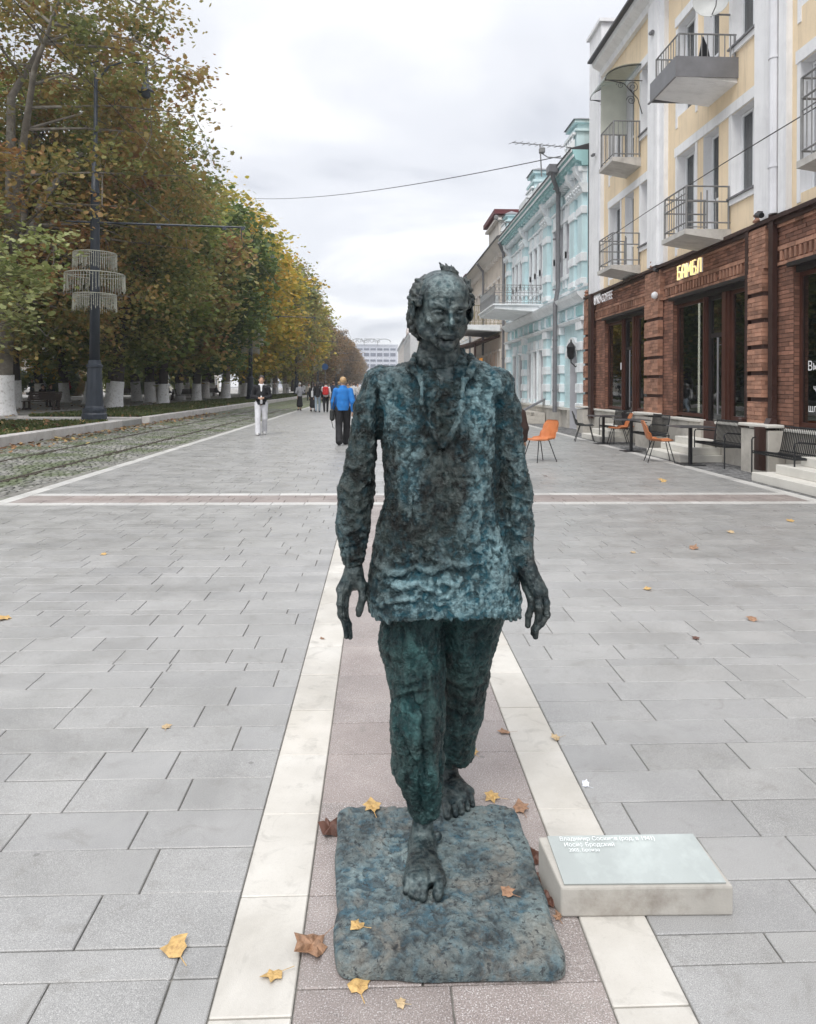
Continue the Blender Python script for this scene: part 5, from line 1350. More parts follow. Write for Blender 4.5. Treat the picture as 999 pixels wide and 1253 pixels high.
def grow(seed, H, R, nleaf, lsize, clumps, fork=.24, lean=(0, 0), bias=(0, 0), bottom=.17, trunk_r=.34, cr=.75, twigs=True):
    """one plane tree at the origin: returns the mesh data of trunk, whitewash and crown"""
    r = np.random.RandomState(seed)
    mb = MB(); base = np.array([0, 0, 0.0]); fz = H * fork
    top = np.array([lean[0] * fz, lean[1] * fz, fz])
    mid = top * .5 + np.array([r.uniform(-.1, .1), r.uniform(-.1, .1), 0])
    mb.tube([base - [0, 0, .1], base + [0, 0, .12], mid * .5, mid, (mid + top) / 2, top], [trunk_r * 1.45, trunk_r * 1.18, trunk_r, trunk_r * .95, trunk_r * .9, trunk_r * .86], 12)
    # crown clumps inside an egg-shaped envelope
    cz = H * (bottom + 1) / 2; rz = H * (1 - bottom) / 2; cxy = top[:2] + np.array(bias)
    C = []
    while len(C) < clumps:
        p = r.uniform(-1, 1, 3); d = np.linalg.norm(p)
        if d > 1: continue
        if d < .45 and r.uniform() < .75: continue
        w = 1 - .28 * max(0, p[2]) ** 2
        q = np.array([cxy[0] + p[0] * R * w, cxy[1] + p[1] * R * w, cz + p[2] * rz])
        n = vnoise(q[None] * 1.0, .33, seed)[0]
        if n < (-.16 if seed == 11 else -.26): continue                      # holes where the sky shows
        C.append(q)
    C = np.array(C)
    # limbs
    nl = 6; limbs = []
    for i in range(nl):
        a = 2 * math.pi * (i + r.uniform(-.25, .25)) / nl; up = r.uniform(.55, .95) if i % 2 else r.uniform(.3, .55)
        e = np.array([cxy[0] + math.cos(a) * R * .72, cxy[1] + math.sin(a) * R * .72, cz + (up - .45) * rz])
        if i == 0: e = np.array([cxy[0] * 1.0 + .5, cxy[1], cz + rz * .85])
        m1 = top + (e - top) * .33 + np.array([0, 0, (e[2] - top[2]) * .18]) + r.normal(0, .25, 3); m2 = top + (e - top) * .68 + np.array([0, 0, .5]) + r.normal(0, .35, 3)
        pts = [top - [0, 0, .3], m1, m2, e]; rr = [trunk_r * .62, trunk_r * .42, trunk_r * .25, trunk_r * .08]
        mb.tube(pts, rr, 8, False)
        for t_ in np.linspace(0, 1, 14):
            s = t_ * 3; k = min(int(s), 2); u = s - k
            limbs.append(pts[k] + (pts[k + 1] - pts[k]) * u)
    limbs = np.array(limbs)
    sub = []
    for q in C[r.choice(len(C), min(len(C), 90), replace=False)]:
        d = np.linalg.norm(limbs - q, axis=1) + np.maximum(0, limbs[:, 2] - q[2]) * .6; p = limbs[np.argmin(d)]
        m_ = (p + q) / 2 + np.array([0, 0, .3]) + r.normal(0, .2, 3)
        mb.tube([p, m_, q], [trunk_r * .16, trunk_r * .10, trunk_r * .03], 5, False); sub += [p, (p + m_) / 2, m_, (m_ + q) / 2, q]
    if twigs:
        sub = np.array(sub)
        for q in C:
            d = np.linalg.norm(sub - q, axis=1); p = sub[np.argmin(d)]
            if np.linalg.norm(p - q) > .15: mb.tube([p, (p + q) / 2 + r.normal(0, .08, 3), q + (q - p) * .15], [trunk_r * .05, trunk_r * .035, trunk_r * .012], 4, False)
    me_t = bpy.data.meshes.new('trunk'); me_t.from_pydata([tuple(v) for v in mb.v], [], mb.f); me_t.polygons.foreach_set('use_smooth', [True] * len(me_t.polygons)); me_t.materials.append(M['bark'])
    # whitewashed foot
    wb = MB(); hz = 1.62 - .12
    def tr(z):
        t_ = z / fz; return mid * (t_ / .5) if t_ < .5 else mid + (top - mid) * ((t_ - .5) / .5)
    pr = [trunk_r * 1.5 + .03, trunk_r * 1.24 + .035, trunk_r * 1.08 + .035, trunk_r + .04, trunk_r + .035]
    wb.tube([tr(z) if z > 0 else base + [0, 0, z] for z in (-.05, .13, .5, 1.0, hz)], pr, 14)
    me_w = bpy.data.meshes.new('whitewash'); me_w.from_pydata([tuple(v) for v in wb.v], [], wb.f); me_w.polygons.foreach_set('use_smooth', [True] * len(me_w.polygons)); me_w.materials.append(M['whitewash'])
    # leaves
    per = nleaf // len(C); n = per * len(C)
    Q = C.repeat(per, 0); off = r.normal(0, 1, (n, 3)); off *= (cr * r.uniform(.5, 1.15, len(C)).repeat(per))[:, None] * np.array([1, 1, .62])
    P = Q + off; P[:, 2] -= .10 * (off[:, 0] ** 2 + off[:, 1] ** 2)
    ctint = (vnoise(C, .30, seed + 3) * .32 + r.normal(0, .10, len(C)) + .5).repeat(per)
    tint = np.clip(ctint + r.normal(0, .13, n), 0, 1)
    A = r.uniform(0, 6.28, n); tilt = r.normal(.5, .45, n); dirA = r.uniform(0, 6.28, n)
    sz = lsize * r.uniform(.6, 1.25, n)
    if lsize < .26: T = LP
    else: T = np.array([(0, -.55, 0), (.5, -.2, .05), (.45, .25, .06), (0, .6, 0), (-.45, .25, .06), (-.5, -.2, .05)])
    q = len(T); L = T[None] * sz[:, None, None]
    x = L[..., 0] * np.cos(A)[:, None] - L[..., 1] * np.sin(A)[:, None]; y = L[..., 0] * np.sin(A)[:, None] + L[..., 1] * np.cos(A)[:, None]; z = L[..., 2]
    ct, s_t = np.cos(tilt)[:, None], np.sin(tilt)[:, None]; y2 = y * ct - z * s_t; z2 = y * s_t + z * ct
    cd, sd = np.cos(dirA)[:, None], np.sin(dirA)[:, None]
    V = np.stack([x * cd - y2 * sd, x * sd + y2 * cd, z2], -1) + P[:, None, :]
    o = np_mesh('crown', V.reshape(-1, 3), np.arange(n * q).reshape(n, q), M['lf_green'], None, False, {'tint': ('FACE', tint)})
    me_c = o.data; bpy.data.objects.remove(o)
    return me_t, me_w, me_c
def plant(kind, x, y, label, leaf, rz=0.0, sc=1.0, bark=None, sz=1.0, cat='tree', group='plane trees along the boulevard', white=True, z=.2, name='plane_tree'):
    rt = root(name, (x, y, z), label, cat, group, rz)
    rt.scale = (sc, sc, sc * sz)
    me_t, me_w, me_c = kind
    o = bpy.data.objects.new('trunk', me_t); COL.objects.link(o); o.parent = rt
    if bark is not None: o.material_slots[0].link = 'OBJECT'; o.material_slots[0].material = bark
    if white: w = bpy.data.objects.new('whitewash', me_w); COL.objects.link(w); w.parent = o
    c = bpy.data.objects.new('crown', me_c); COL.objects.link(c); c.parent = rt; c['kind'] = 'stuff'
    c.material_slots[0].link = 'OBJECT'; c.material_slots[0].material = leaf
    return rt
T_big = grow(11, 19, 7.3, 40000, .18, 470, fork=.25, lean=(.05, 0), bias=(1.2, 0), bottom=.12, trunk_r=.40, cr=.55)
T_b = grow(12, 18.5, 6.4, 32000, .20, 440, fork=.26, lean=(-.04, .03), bias=(.8, 0), bottom=.12, cr=.66)
T_far = grow(13, 18.5, 6.0, 13000, .34, 300, fork=.26, lean=(.05, -.03), bias=(.5, 0), bottom=.12, cr=.8, twigs=False)
T_far2 = grow(14, 18, 6.2, 13000, .34, 280, fork=.25, lean=(-.06, .0), bias=(.6, 0), bottom=.11, cr=.82, twigs=False)
def GP(px, py): p = at_ground(px, py, .2); return p.x, p.y
M['lf_near'] = tint_mat('leaves_near', [(0, (.05, .062, .02)), (.32, (.115, .12, .036)), (.6, (.175, .125, .042)), (.85, (.17, .09, .035)), (1, (.12, .055, .025))], .4, .55, .42, .6, gain=1.95)
# front row, read off the photograph
plant(T_big, -15.9, 31.8, 'big near plane tree whose pale trunk stands at the far left edge', M['lf_near'], .2, 1.0, sz=1.14)
plant(T_b, -19.6, 40.5, 'plane tree with thick leaning whitewashed trunk second from the left edge', M['lf_green'], 2.2, 1.02, M['bark_d'])
plant(T_b, -14.8, 42.0, 'dark plane tree behind the lamp post with brown leaves over the track', M['lf_mix'], 4.0, 1.0, M['bark_d'])
spec = [(-16.6, 46.5, T_far, 'lf_green', 'bark_d', 'slim tree squeezed between the first and second row beyond the lamp'),
        (-16.8, 55, T_far2, 'lf_green', 'bark_d', 'tree between the rows before the dark green one'),
        (-17.0, 64, T_far, 'lf_mix', 'bark_d', 'tree between the rows behind the mid distance bench'),
        (-17.0, 73, T_far2, 'lf_green', 'bark_d', 'tree between the rows near the second lamp post'),
        (-19.3, 50, T_far, 'lf_green', 'bark_d', 'third plane tree in the row, standing by the wooden bench'),
        (-14.7, 51, T_far2, 'lf_mix', 'bark_d', 'russet plane tree beyond the first lamp post'),
        (-19.4, 60, T_far, 'lf_green', 'bark_d', 'plane tree with straight dark trunk above a broad white foot'),
        (-14.4, 59, T_far, 'lf_dark', 'bark_d', 'dark green plane tree leaning over the track in mid row'),
        (-23, 55, T_far2, 'lf_green', 'bark_d', 'green plane tree in the second row, mid distance'),
        (-14.2, 69, T_far2, 'lf_gold', 'bark', 'tall golden plane tree above the second lamp post'),
        (-19.6, 67, T_far, 'lf_mix', 'bark_d', 'turning plane tree in the second row behind the bench sitters'),
        (-14.2, 79, T_far, 'lf_gold', 'bark', 'golden plane tree with upright top beside the second lamp'),
        (-19.6, 76, T_far2, 'lf_green', 'bark', 'green plane tree with a forked pale trunk'),
        (-14.0, 90, T_far2, 'lf_mix', 'bark_d', 'plane tree with brown and green leaves past the golden ones'),
        (-14.0, 101, T_far, 'lf_mix', 'bark', 'mixed green plane tree by the third lamp post'),
        (-14.0, 112, T_far2, 'lf_gold', 'bark', 'small golden plane tree near the street corner'),
        (-13.6, 123, T_far, 'lf_mix', 'bark_d', 'last plane tree of the near avenue with bare twigs on top'),
        (-20, 90, T_far, 'lf_dark', 'bark_d', 'dark plane tree of the second row beyond the forked one'),
        (-20, 108, T_far, 'lf_green', 'bark_d', 'second row plane tree near the end of the near avenue'),
        (-24, 33, T_far, 'lf_green', 'bark_d', 'green plane tree across the boulevard path at the far left'),
        (-27, 46, T_far2, 'lf_green', 'bark_d', 'plane tree on the far side of the path, first of its row'),
        (-27, 60, T_far, 'lf_gold', 'bark_d', 'yellowing plane tree on the far side of the path'),
        (-27, 76, T_far2, 'lf_green', 'bark_d', 'green tree on the far side of the path, third of its row'),
        (-28, 95, T_far, 'lf_mix', 'bark_d', 'turning tree on the far side of the path, fourth of its row'),
        (-36, 42, T_far, 'lf_green', 'bark_d', 'background tree beyond the far side of the boulevard'),
        (-36, 66, T_far2, 'lf_dark', 'bark_d', 'dark background tree beyond the boulevard')]
for i, (x, y, k, lf, bk, lab) in enumerate(spec):
    s = (.98 + .06 * math.sin(i * 2.3)) * (1.0 if y < 62 or x < -18 else 1.06)
    plant(k, x, y, lab, M[lf], i * 1.7, s, M[bk])
# the avenue goes on, paler and russet, beyond the crossing
ORD = 'first second third fourth fifth sixth seventh eighth ninth tenth eleventh twelfth thirteenth fourteenth fifteenth sixteenth seventeenth eighteenth nineteenth twentieth twenty-first twenty-second twenty-third twenty-fourth twenty-fifth twenty-sixth'.split()
far_av = [(-13.5 - (i % 2) * 5, 150 + i * 9.5) for i in range(26)]
for i, (x, y) in enumerate(far_av):
    plant((T_far, T_far2)[i % 2], x + (2 if y > 190 else 0), y, ORD[i] + ' tree of the far avenue beyond the crossing, ' + ('russet', 'golden', 'reddish', 'green and brown')[i % 4], M[('lf_brown', 'lf_gold', 'lf_brown', 'lf_mix')[i % 4]], i * 2.1, .93, M['bark_d'], white=False, group='far avenue trees beyond the crossing')
# a low bough of the near tree with large light leaves hangs into the picture at the left
def bough(seed, pts_list, n, size):
    r = np.random.RandomState(seed); C = np.array(pts_list); per = n // len(C); Q = C.repeat(per, 0); off = r.normal(0, 1, (len(Q), 3)) * np.array([.55, .55, .42]); P = Q + off
    mm_ = len(Q); A = r.uniform(0, 6.28, mm_); tilt = r.normal(.7, .4, mm_); dA = r.uniform(0, 6.28, mm_); szz = size * r.uniform(.6, 1.25, mm_)
    L = LP[None] * szz[:, None, None]
    x = L[..., 0] * np.cos(A)[:, None] - L[..., 1] * np.sin(A)[:, None]; y = L[..., 0] * np.sin(A)[:, None] + L[..., 1] * np.cos(A)[:, None]; z = L[..., 2]
    ct, st_ = np.cos(tilt)[:, None], np.sin(tilt)[:, None]; y2 = y * ct - z * st_; z2 = y * st_ + z * ct; cd, sd = np.cos(dA)[:, None], np.sin(dA)[:, None]
    return np.stack([x * cd - y2 * sd, x * sd + y2 * cd, z2], -1) + P[:, None, :], r.uniform(0, 1, mm_)
M['lf_lite'] = tint_mat('leaves_light', [(0, (.05, .075, .022)), (.35, (.10, .125, .035)), (.7, (.20, .215, .085)), (.92, (.30, .30, .15)), (1, (.28, .17, .04))], .35, .45, .8, .4, gain=1.7)
bt = plant(grow(21, 9, 4.6, 19000, .17, 300, fork=.3, bottom=.28, trunk_r=.2, cr=.45, bias=(.4, 0)), -13.7, 20.8, 'young tree with large light green leaves at the left edge before the lamp', M['lf_lite'], .7, 1.0, M['bark_d'], sz=.84)

# dense shrubbery on the far side of the boulevard
def shrub_mesh(seed, L, W, Hh, n, ls):
    r = np.random.RandomState(seed); P = r.uniform(-1, 1, (n * 2, 3)); P = P[np.linalg.norm(P, axis=1) < 1][:n]; n = len(P)
    P = P * [L / 2, W / 2, Hh / 2] + [0, 0, Hh * .5]; P[:, 2] += vnoise(P, .7, seed) * .35 * Hh * .5; P[:, 2] = np.maximum(P[:, 2], .05)
    T = np.array([(0, -.55, 0), (.5, -.1, .05), (0, .6, 0), (-.5, -.1, .05)]) * ls
    A = r.uniform(0, 6.28, n); ti_ = r.normal(.6, .5, n); L_2 = T[None] * r.uniform(.6, 1.3, n)[:, None, None]
    x = L_2[..., 0] * np.cos(A)[:, None] - L_2[..., 1] * np.sin(A)[:, None]; y = L_2[..., 0] * np.sin(A)[:, None] + L_2[..., 1] * np.cos(A)[:, None]
    ct, s_t = np.cos(ti_)[:, None], np.sin(ti_)[:, None]
    V = np.stack([x, y * ct, L_2[..., 2] + y * s_t], -1) + P[:, None, :]
    o = np_mesh('foliage', V.reshape(-1, 3), np.arange(n * 4).reshape(n, 4), M['lf_green'], None, False, {'tint': ('FACE', np.clip(vnoise(P, .5, 2) * .4 + .5 + r.normal(0, .12, n), 0, 1))}); me = o.data; bpy.data.objects.remove(o)
    b = MB()
    for k in range(9): a = k * .7; b.tube([(L * .3 * math.cos(a) * .4, W * .2 * math.sin(a), 0), (L * .35 * math.cos(a), W * .35 * math.sin(a), Hh * .7)], [.03, .01], 5)
    ms = bpy.data.meshes.new('stem'); ms.from_pydata([tuple(v) for v in b.v], [], b.f); ms.materials.append(M['bark_d'])
    return me, ms
SHM = [shrub_mesh(3, 9, 3.4, 4.2, 5200, .34), shrub_mesh(4, 8, 3.2, 3.4, 4600, .34)]
def shrub(x, y, i, lab, sc=1.0):
    rt = root('shrub', (x, y, .1), lab, 'shrub', 'shrubs beyond the boulevard', math.radians(90 + 8 * math.sin(i * 3.1))); rt.scale = (sc, sc, sc)
    c = bpy.data.objects.new('foliage', SHM[i % 2][0]); COL.objects.link(c); c.parent = rt; c['kind'] = 'stuff'; c.material_slots[0].link = 'OBJECT'; c.material_slots[0].material = M[('lf_green', 'lf_dark', 'lf_mix')[i % 3]]
    d = bpy.data.objects.new('stem', SHM[i % 2][1]); COL.objects.link(d); d.parent = rt
for i in range(11):
    shrub(-33.5 + 1.2 * math.sin(i * 2.2), 38 + i * 9.5, i, ORD[i] + ' shrub from the left beyond the boulevard path, ' + ('green', 'dark green', 'brownish')[i % 3], 1.0 if i < 6 else 1.15)
for i in range(8): shrub(-24 - (i % 2) * 6, 150 + i * 34, i, ORD[i] + ' shrub under the far avenue trees, ' + ('green', 'dark green', 'brownish')[i % 3], 2.2)
# ================================================================ STREET FURNITURE
M['iron'] = simple('lamp_iron', (.028, .036, .050), .42, .15, 3, .05, 40)
def lamp_post(x, y, label, z=.2, side=True):
    L = root('lamp_post', (0, 0, 0), label, 'lamp post', 'lamp posts along the tram track')
    b = MB(); b.lathe([(.46, 0), (.46, .18), (.42, .24), (.44, .30), (.44, .38), (.36, .42), (.33, .50), (.27, 1.6), (.26, 1.95), (.30, 1.98), (.30, 2.06), (.24, 2.1), (.22, 2.25)], 0, 0, 18); b.build('base', M['iron'], L, smooth=False)
    b = MB(); b.lathe([(.19, 2.25), (.175, 5.5), (.165, 8.6), (.18, 8.62), (.18, 8.72), (.15, 8.74), (.13, 9.9), (.09, 10.3), (.075, 10.4), (.07, 13.2)], 0, 0, 14); b.build('pole', M['iron'], L, smooth=True)
    b = MB(); b.tube([(-1.1, 0, 7.55), (0, 0, 7.52), (5.7, 0, 7.40)], [.03, .045, .04], 6); b.tube([(.1, 0, 9.8), (2.8, 0, 7.62), (2.8, 0, 7.45)], .012, 5)
    for k in (2.4, 4.9, 5.6): b.box(k - .06, k + .06, -.06, .06, 7.30, 7.42)
    b.tube([(5.55, 0, 7.40), (5.55, 0, 6.95)], .02, 5); b.build('bracket_arm', M['iron'], L)
    b = MB(); b.tube([(0, 0, 12.9), (.5, 0, 13.5), (1.2, 0, 13.75), (1.9, 0, 13.6)], .04, 6); b.tube([(1.9, 0, 13.6), (1.9, 0, 13.1)], .03, 6); b.tube([(0, 0, 13.2), (-.2, 0, 13.6), (.1, 0, 13.7)], .03, 6); a = b.build('lantern_arm', M['iron'], L)
    b = MB(); b.lathe([(.05, .0), (.10, -.12), (.14, -.34), (.18, -.40), (.30, -.52), (.31, -.56), (.24, -.58), (.20, -.68), (.10, -.78)], 1.9, 0, 14, 13.1); b.build('lantern', M['iron'], a, smooth=True)
    # three tiers of light-string curtains
    r = random.Random(4)
    for (rr, z1, hh) in ((.78, 6.32, .62), (1.08, 5.52, .70), (.78, 4.75, .62)):
        b = MB(); b.tube([(rr * math.cos(k * math.pi / 12), rr * math.sin(k * math.pi / 12), z1) for k in range(25)], .02, 4)
        for k in range(4): b.tube([(0, 0, z1), (rr * math.cos(k * math.pi / 2), rr * math.sin(k * math.pi / 2), z1)], .014, 4)
        n = 64
        for k in range(n):
            a_ = 2 * math.pi * k / n; l = hh * r.uniform(.75, 1.05); q0 = (rr * math.cos(a_), rr * math.sin(a_))
            b.tube([(q0[0], q0[1], z1), (q0[0] + r.uniform(-.02, .02), q0[1] + r.uniform(-.02, .02), z1 - l)], .011, 4)
            for j in range(4): zz = z1 - l * (j + .5) / 4; s_ = .022; b.add([(q0[0] + s_, q0[1], zz), (q0[0] - s_, q0[1], zz), (q0[0], q0[1] + s_, zz), (q0[0], q0[1] - s_, zz), (q0[0], q0[1], zz + s_), (q0[0], q0[1], zz - s_)], [(0, 2, 4), (2, 1, 4), (1, 3, 4), (3, 0, 4), (2, 0, 5), (1, 2, 5), (3, 1, 5), (0, 3, 5)])
        b.build('light_curtain', M['string'], L)
    return L
M['string'] = simple('light_strings', (.38, .38, .32), .6, .2, 5, 0)
L0 = lamp_post(0, 0, 'tall dark lamp post with three light curtain rings nearest the camera')
L0.location = (-10.85, 28.6, .2); LOC[L0.name] = Vector(L0.location)
for i, (x, y, lb) in enumerate(((-11.2, 65, 'second lamp post, behind the man in white trousers'), (-11.2, 101, 'third lamp post, small, in front of golden trees'), (-11.2, 137, 'fourth lamp post, at the street crossing'),
                                (-11.5, 175, 'lamp post among the far russet trees, nearer one'), (-11.5, 213, 'lamp post among the far russet trees, farther one'))):
    c = copy_tree(L0, None, (x, y, .1), 0, lb)
    if i == 3: c.location.x = -10.0
wire((-5.6, 28.6, 7.5), (-5.9, 65, 7.5), .3, .012, 'tram wire between the first two lamp brackets')
wire((-5.9, 65, 7.4), (-5.9, 137, 7.4), .3, .014, 'tram wire between the far lamp brackets')
wire((-5.6, 28.6, 7.5), (-5.6, 4.0, 7.6), .2, .010, 'tram wire from the first bracket towards the camera')

# -------- chairs
M['leather'] = simple('orange_leather', (.50, .17, .06), .5, .12, 6, .25, 120)
M['blackpl'] = simple('black_shell', (.02, .022, .022), .45, .2, 6, .1, 60)
M['blackmetal'] = simple('black_powder_coat', (.012, .013, .015), .45, .2, 6, .05, 60)
def make_chair(shell, quilt=True):
    R_ = root('cafe_chair', (0, 0, 0), 'chair', 'chair')
    nu, nv = 17, 26; P = np.zeros((nu, nv, 3)); N_ = np.zeros((nu, nv, 3))
    path = []
    for j in range(nv):
        t = j / (nv - 1)
        if t < .5: s = t / .5; y, z = -.24 + .42 * s, .455 - .015 * math.sin(math.pi * s)
        elif t < .62: s = (t - .5) / .12; a = s * math.radians(78); y, z = .18 + .07 * math.sin(a), .455 + .07 * (1 - math.cos(a))
        else: s = (t - .62) / .38; y, z = .2485 + .09 * s, .51 + .33 * s
        path.append((y, z))
    for i in range(nu):
        u = -1 + 2 * i / (nu - 1)
        for j in range(nv):
            t = j / (nv - 1); y, z = path[j]; w = .235 - (.03 * max(0, (t - .62) / .38)) - .02 * (1 - min(1, t / .2))
            # rounded corners at both ends
            e = max(0, (abs(u) - .62) / .38)
            if t < .1: y += .05 * e ** 2 * (1 - t / .1)
            if t > .88: z -= .07 * e ** 2 * ((t - .88) / .12)
            lift = .05 * abs(u) ** 3 * (1 if .3 < t < .75 else .45)
            q = .006 * (abs(math.sin((u * 4.2 + t * 9.5))) * abs(math.sin((u * 4.2 - t * 9.5)))) if quilt and t > .5 else 0
            if t < .55: P[i, j] = (u * w, y, z + lift + q)
            else: P[i, j] = (u * w, y - lift * 1.1 - q, z)
    th_ = .02; V = P.reshape(-1, 3); ii, jj = np.meshgrid(np.arange(nu - 1), np.arange(nv - 1), indexing='ij'); a = (ii * nv + jj).ravel()
    F = np.stack([a, a + nv, a + nv + 1, a + 1], 1)
    Nn = vnormals(V, F); 
    if Nn[nv * 8 + 4, 2] < 0: Nn = -Nn; F = F[:, ::-1]
    V2 = V - Nn * th_; n = len(V); F2 = F[:, ::-1] + n
    rim = [i * nv for i in range(nu)] + [(nu - 1) * nv + j for j in range(1, nv)] + [i * nv + nv - 1 for i in range(nu - 2, -1, -1)] + [j for j in range(nv - 2, 0, -1)]
    FR = np.array([(rim[k], rim[(k + 1) % len(rim)], rim[(k + 1) % len(rim)] + n, rim[k] + n) for k in range(len(rim))])
    np_mesh('seat_shell', np.concatenate([V, V2]), np.concatenate([F, F2, FR]), shell, R_)
    for (x0, y0, x1, y1) in ((-.14, -.14, -.22, -.25), (.14, -.14, .22, -.25), (-.13, .13, -.21, .27), (.13, .13, .21, .27)):
        b = MB(); b.tube([(x0 * .3, y0, .432), (x0, y0, .43), (x1, y1, 0)], .010, 6); b.build('leg', M['blackmetal'], R_)
    return R_
C1 = make_chair(M['leather']); C2 = make_chair(M['blackpl'], False)
def setc(c, px, py, deg, label, first=False, dy=0):
    p = at_ground(px, py); 
    if first: c.location = p; c.rotation_euler = (0, 0, math.radians(deg)); LOC[c.name] = p; c['label'] = label; c['group'] = 'cafe chairs'; return c
    return copy_tree(c, None, p, math.radians(deg), label, 'cafe chairs')
setc(C1, 661, 564, -62, 'orange quilted chair standing alone on the paving behind the statue arm', True)
setc(C1, 808, 564, 80, 'orange chair seen from its side at the nearest cafe table', False)
setc(C1, 757, 543, -100, 'orange chair at the middle cafe table', False)
setc(C1, 781, 540, -60, 'orange chair mostly hidden behind the middle cafe table', False)
setc(C2, 716, 539, 78, 'black shell chair at the farthest cafe table', True)
def make_table():
    R_ = root('cafe_table', (0, 0, 0), 'table', 'table')
    b = MB(); b.box(-.35, .35, -.35, .35, .735, .755, .005); b.build('table_top', simple('table_top_grey', (.07, .07, .075), .35, .1, 6), R_)
    b = MB(); b.box(-.03, .03, -.03, .03, .012, .735); b.build('column', M['blackmetal'], R_)
    b = MB(); b.box(-.22, .22, -.22, .22, 0, .012, .003); b.build('foot_plate', M['blackmetal'], R_); return R_
TB = make_table(); TB.location = at_ground(845.5, 567); tag(TB, 'square black cafe table nearest the camera', 'table', 'cafe tables')
copy_tree(TB, None, at_ground(773, 551), 0, 'square black cafe table in the middle', 'cafe tables'); copy_tree(TB, None, at_ground(739, 542), 0, 'farthest square black cafe table by the black chair', 'cafe tables')
# -------- slatted benches (front towards -x, length along y)
def make_bench(L=1.3):
    R_ = root('slatted_bench', (0, 0, 0), 'bench', 'bench')
    for s in (0, 1):
        y = L * s; b = MB(); b.tube([(0, y, 0), (0, y, .62), (.03, y, .655), (.08, y, .665), (.50, y, .64), (.56, y, .64)], .016, 8); b.tube([(.02, y, .40), (.62, y, .40)], .014, 6); b.tube([(.60, y, 0), (.60, y, .42)], .016, 8); b.build('leg', M['blackmetal'], R_)
    b = MB(); b.tube([(.02, 0, .40), (.02, L, .40)], .016, 6); b.tube([(.50, 0, .38), (.50, L, .38)], .014, 6); b.tube([(.64, 0, .86), (.64, L, .86)], .014, 6); b.tube([(.54, 0, .45), (.54, L, .45)], .012, 6); b.tube([(.02, 0, .42), (.60, 0, .40), (.56, 0, .5), (.64, 0, .86)], .013, 6); b.tube([(.60, L, .40), (.56, L, .5), (.64, L, .86)], .013, 6); b.build('frame', M['blackmetal'], R_)
    n = 25
    me = None
    for k in range(n):
        y = .03 + (L - .06) * k / (n - 1)
        if me is None: b = MB(); b.tube([(-.01, 0, .405), (0, 0, .43), (.25, 0, .422), (.48, 0, .405), (.535, 0, .43), (.58, 0, .60), (.64, 0, .87)], .0095, 5); o = b.build('slat', M['blackmetal'], R_); me = o.data
        else: o = bpy.data.objects.new('slat', me); COL.objects.link(o); o.parent = R_
        o.location = (0, y, 0)
    return R_
BN = make_bench(); BN.scale = (.74, 1, 1); BN.location = (6.44, 11.12, 0); tag(BN, 'black slatted bench in front of the right edge shop window', 'bench', 'black slatted benches at the shops')
copy_tree(BN, None, (6.44, 13.42, 0), 0, 'black slatted bench beside the limestone plinth under the pilaster', 'black slatted benches at the shops')
copy_tree(BN, None, (6.22, 16.6, 0), 0, 'farthest black slatted bench behind the side view orange chair', 'black slatted benches at the shops')
copy_tree(BN, None, (6.40, 8.6, 0), 0, 'black slatted bench just outside the picture', 'black slatted benches at the shops')
copy_tree(BN, None, (6.30, 19.4, 0), 0, 'black slatted bench beside the far coffee shop', 'black slatted benches at the shops')
# -------- bushes at the brick foot, sign post, park benches
bs = MB(); r = random.Random(3)
M['parkwood'] = simple('dark_wood', (.05, .035, .028), .7, .25, 4, .2, 40)
def make_park_bench():
    R_ = root('park_bench', (0, 0, 0), 'bench', 'bench')
    for y in (.12, 1.78):
        b = MB(); b.box(-.05, .55, y - .05, y + .05, .0, .10); b.box(.0, .10, y - .04, y + .04, .1, .42); b.box(.40, .50, y - .04, y + .04, .1, .42); b.prism_y([(.42, .4), (.50, .4), (.66, .95), (.60, .95)], y - .04, y + .04); b.build('side_frame', M['parkwood'], R_)
    for k in range(4): b = MB(); b.box(.0 + k * .115, .10 + k * .115, 0, 1.9, .42, .455, .006); b.build('seat_slat', M['parkwood'], R_)
    for k in range(4): b = MB(); x = .45 + k * .036; z = .50 + k * .115; b.add([(x, 0, z), (x + .03, 0, z - .005), (x + .03, 1.9, z - .005), (x, 1.9, z), (x + .03, 0, z + .10), (x + .06, 0, z + .095), (x + .06, 1.9, z + .095), (x + .03, 1.9, z + .10)], [(0, 3, 2, 1), (4, 5, 6, 7), (0, 1, 5, 4), (1, 2, 6, 5), (2, 3, 7, 6), (3, 0, 4, 7)]); b.build('back_slat', M['parkwood'], R_)
    return R_
PB = make_park_bench(); PB.location = (-16.3, 37.8, .2); PB.rotation_euler = (0, 0, math.radians(78)); LOC[PB.name] = Vector((-16.3, 37.8, .2)); tag(PB, 'dark wooden park bench behind the lamp post base', 'bench', 'park benches on the boulevard')
for (px, py, a, lb) in ((236, 491, 90, 'white seen park bench between whitewashed trunks in mid distance'), (262, 486, 84, 'park bench far along the boulevard path'), (165, 489, 95, 'park bench behind the third whitewashed trunk')):
    x, y = GP(px, py); copy_tree(PB, None, (x, y, .2), math.radians(a), lb, 'park benches on the boulevard')
sp_ = root('round_sign', (-13.2, 118, 0), 'blue round traffic sign far down the street above the walkers', 'traffic sign')
p = at_depth(398, 452, 118)
sp_.location = (p.x, 118, 0); LOC[sp_.name] = Vector(sp_.location)
b = MB(); b.tube([(p.x, 118, 0), (p.x, 118, 5.0)], .06, 6); b.build('post', M['rail_grey'], sp_)
b = MB(); b.tube([(p.x, 117.88, 4.5), (p.x, 117.94, 4.5)], .5, 18); b.build('disc', simple('blue_sign', (.03, .12, .35), .5, .05, 1, 0), sp_)
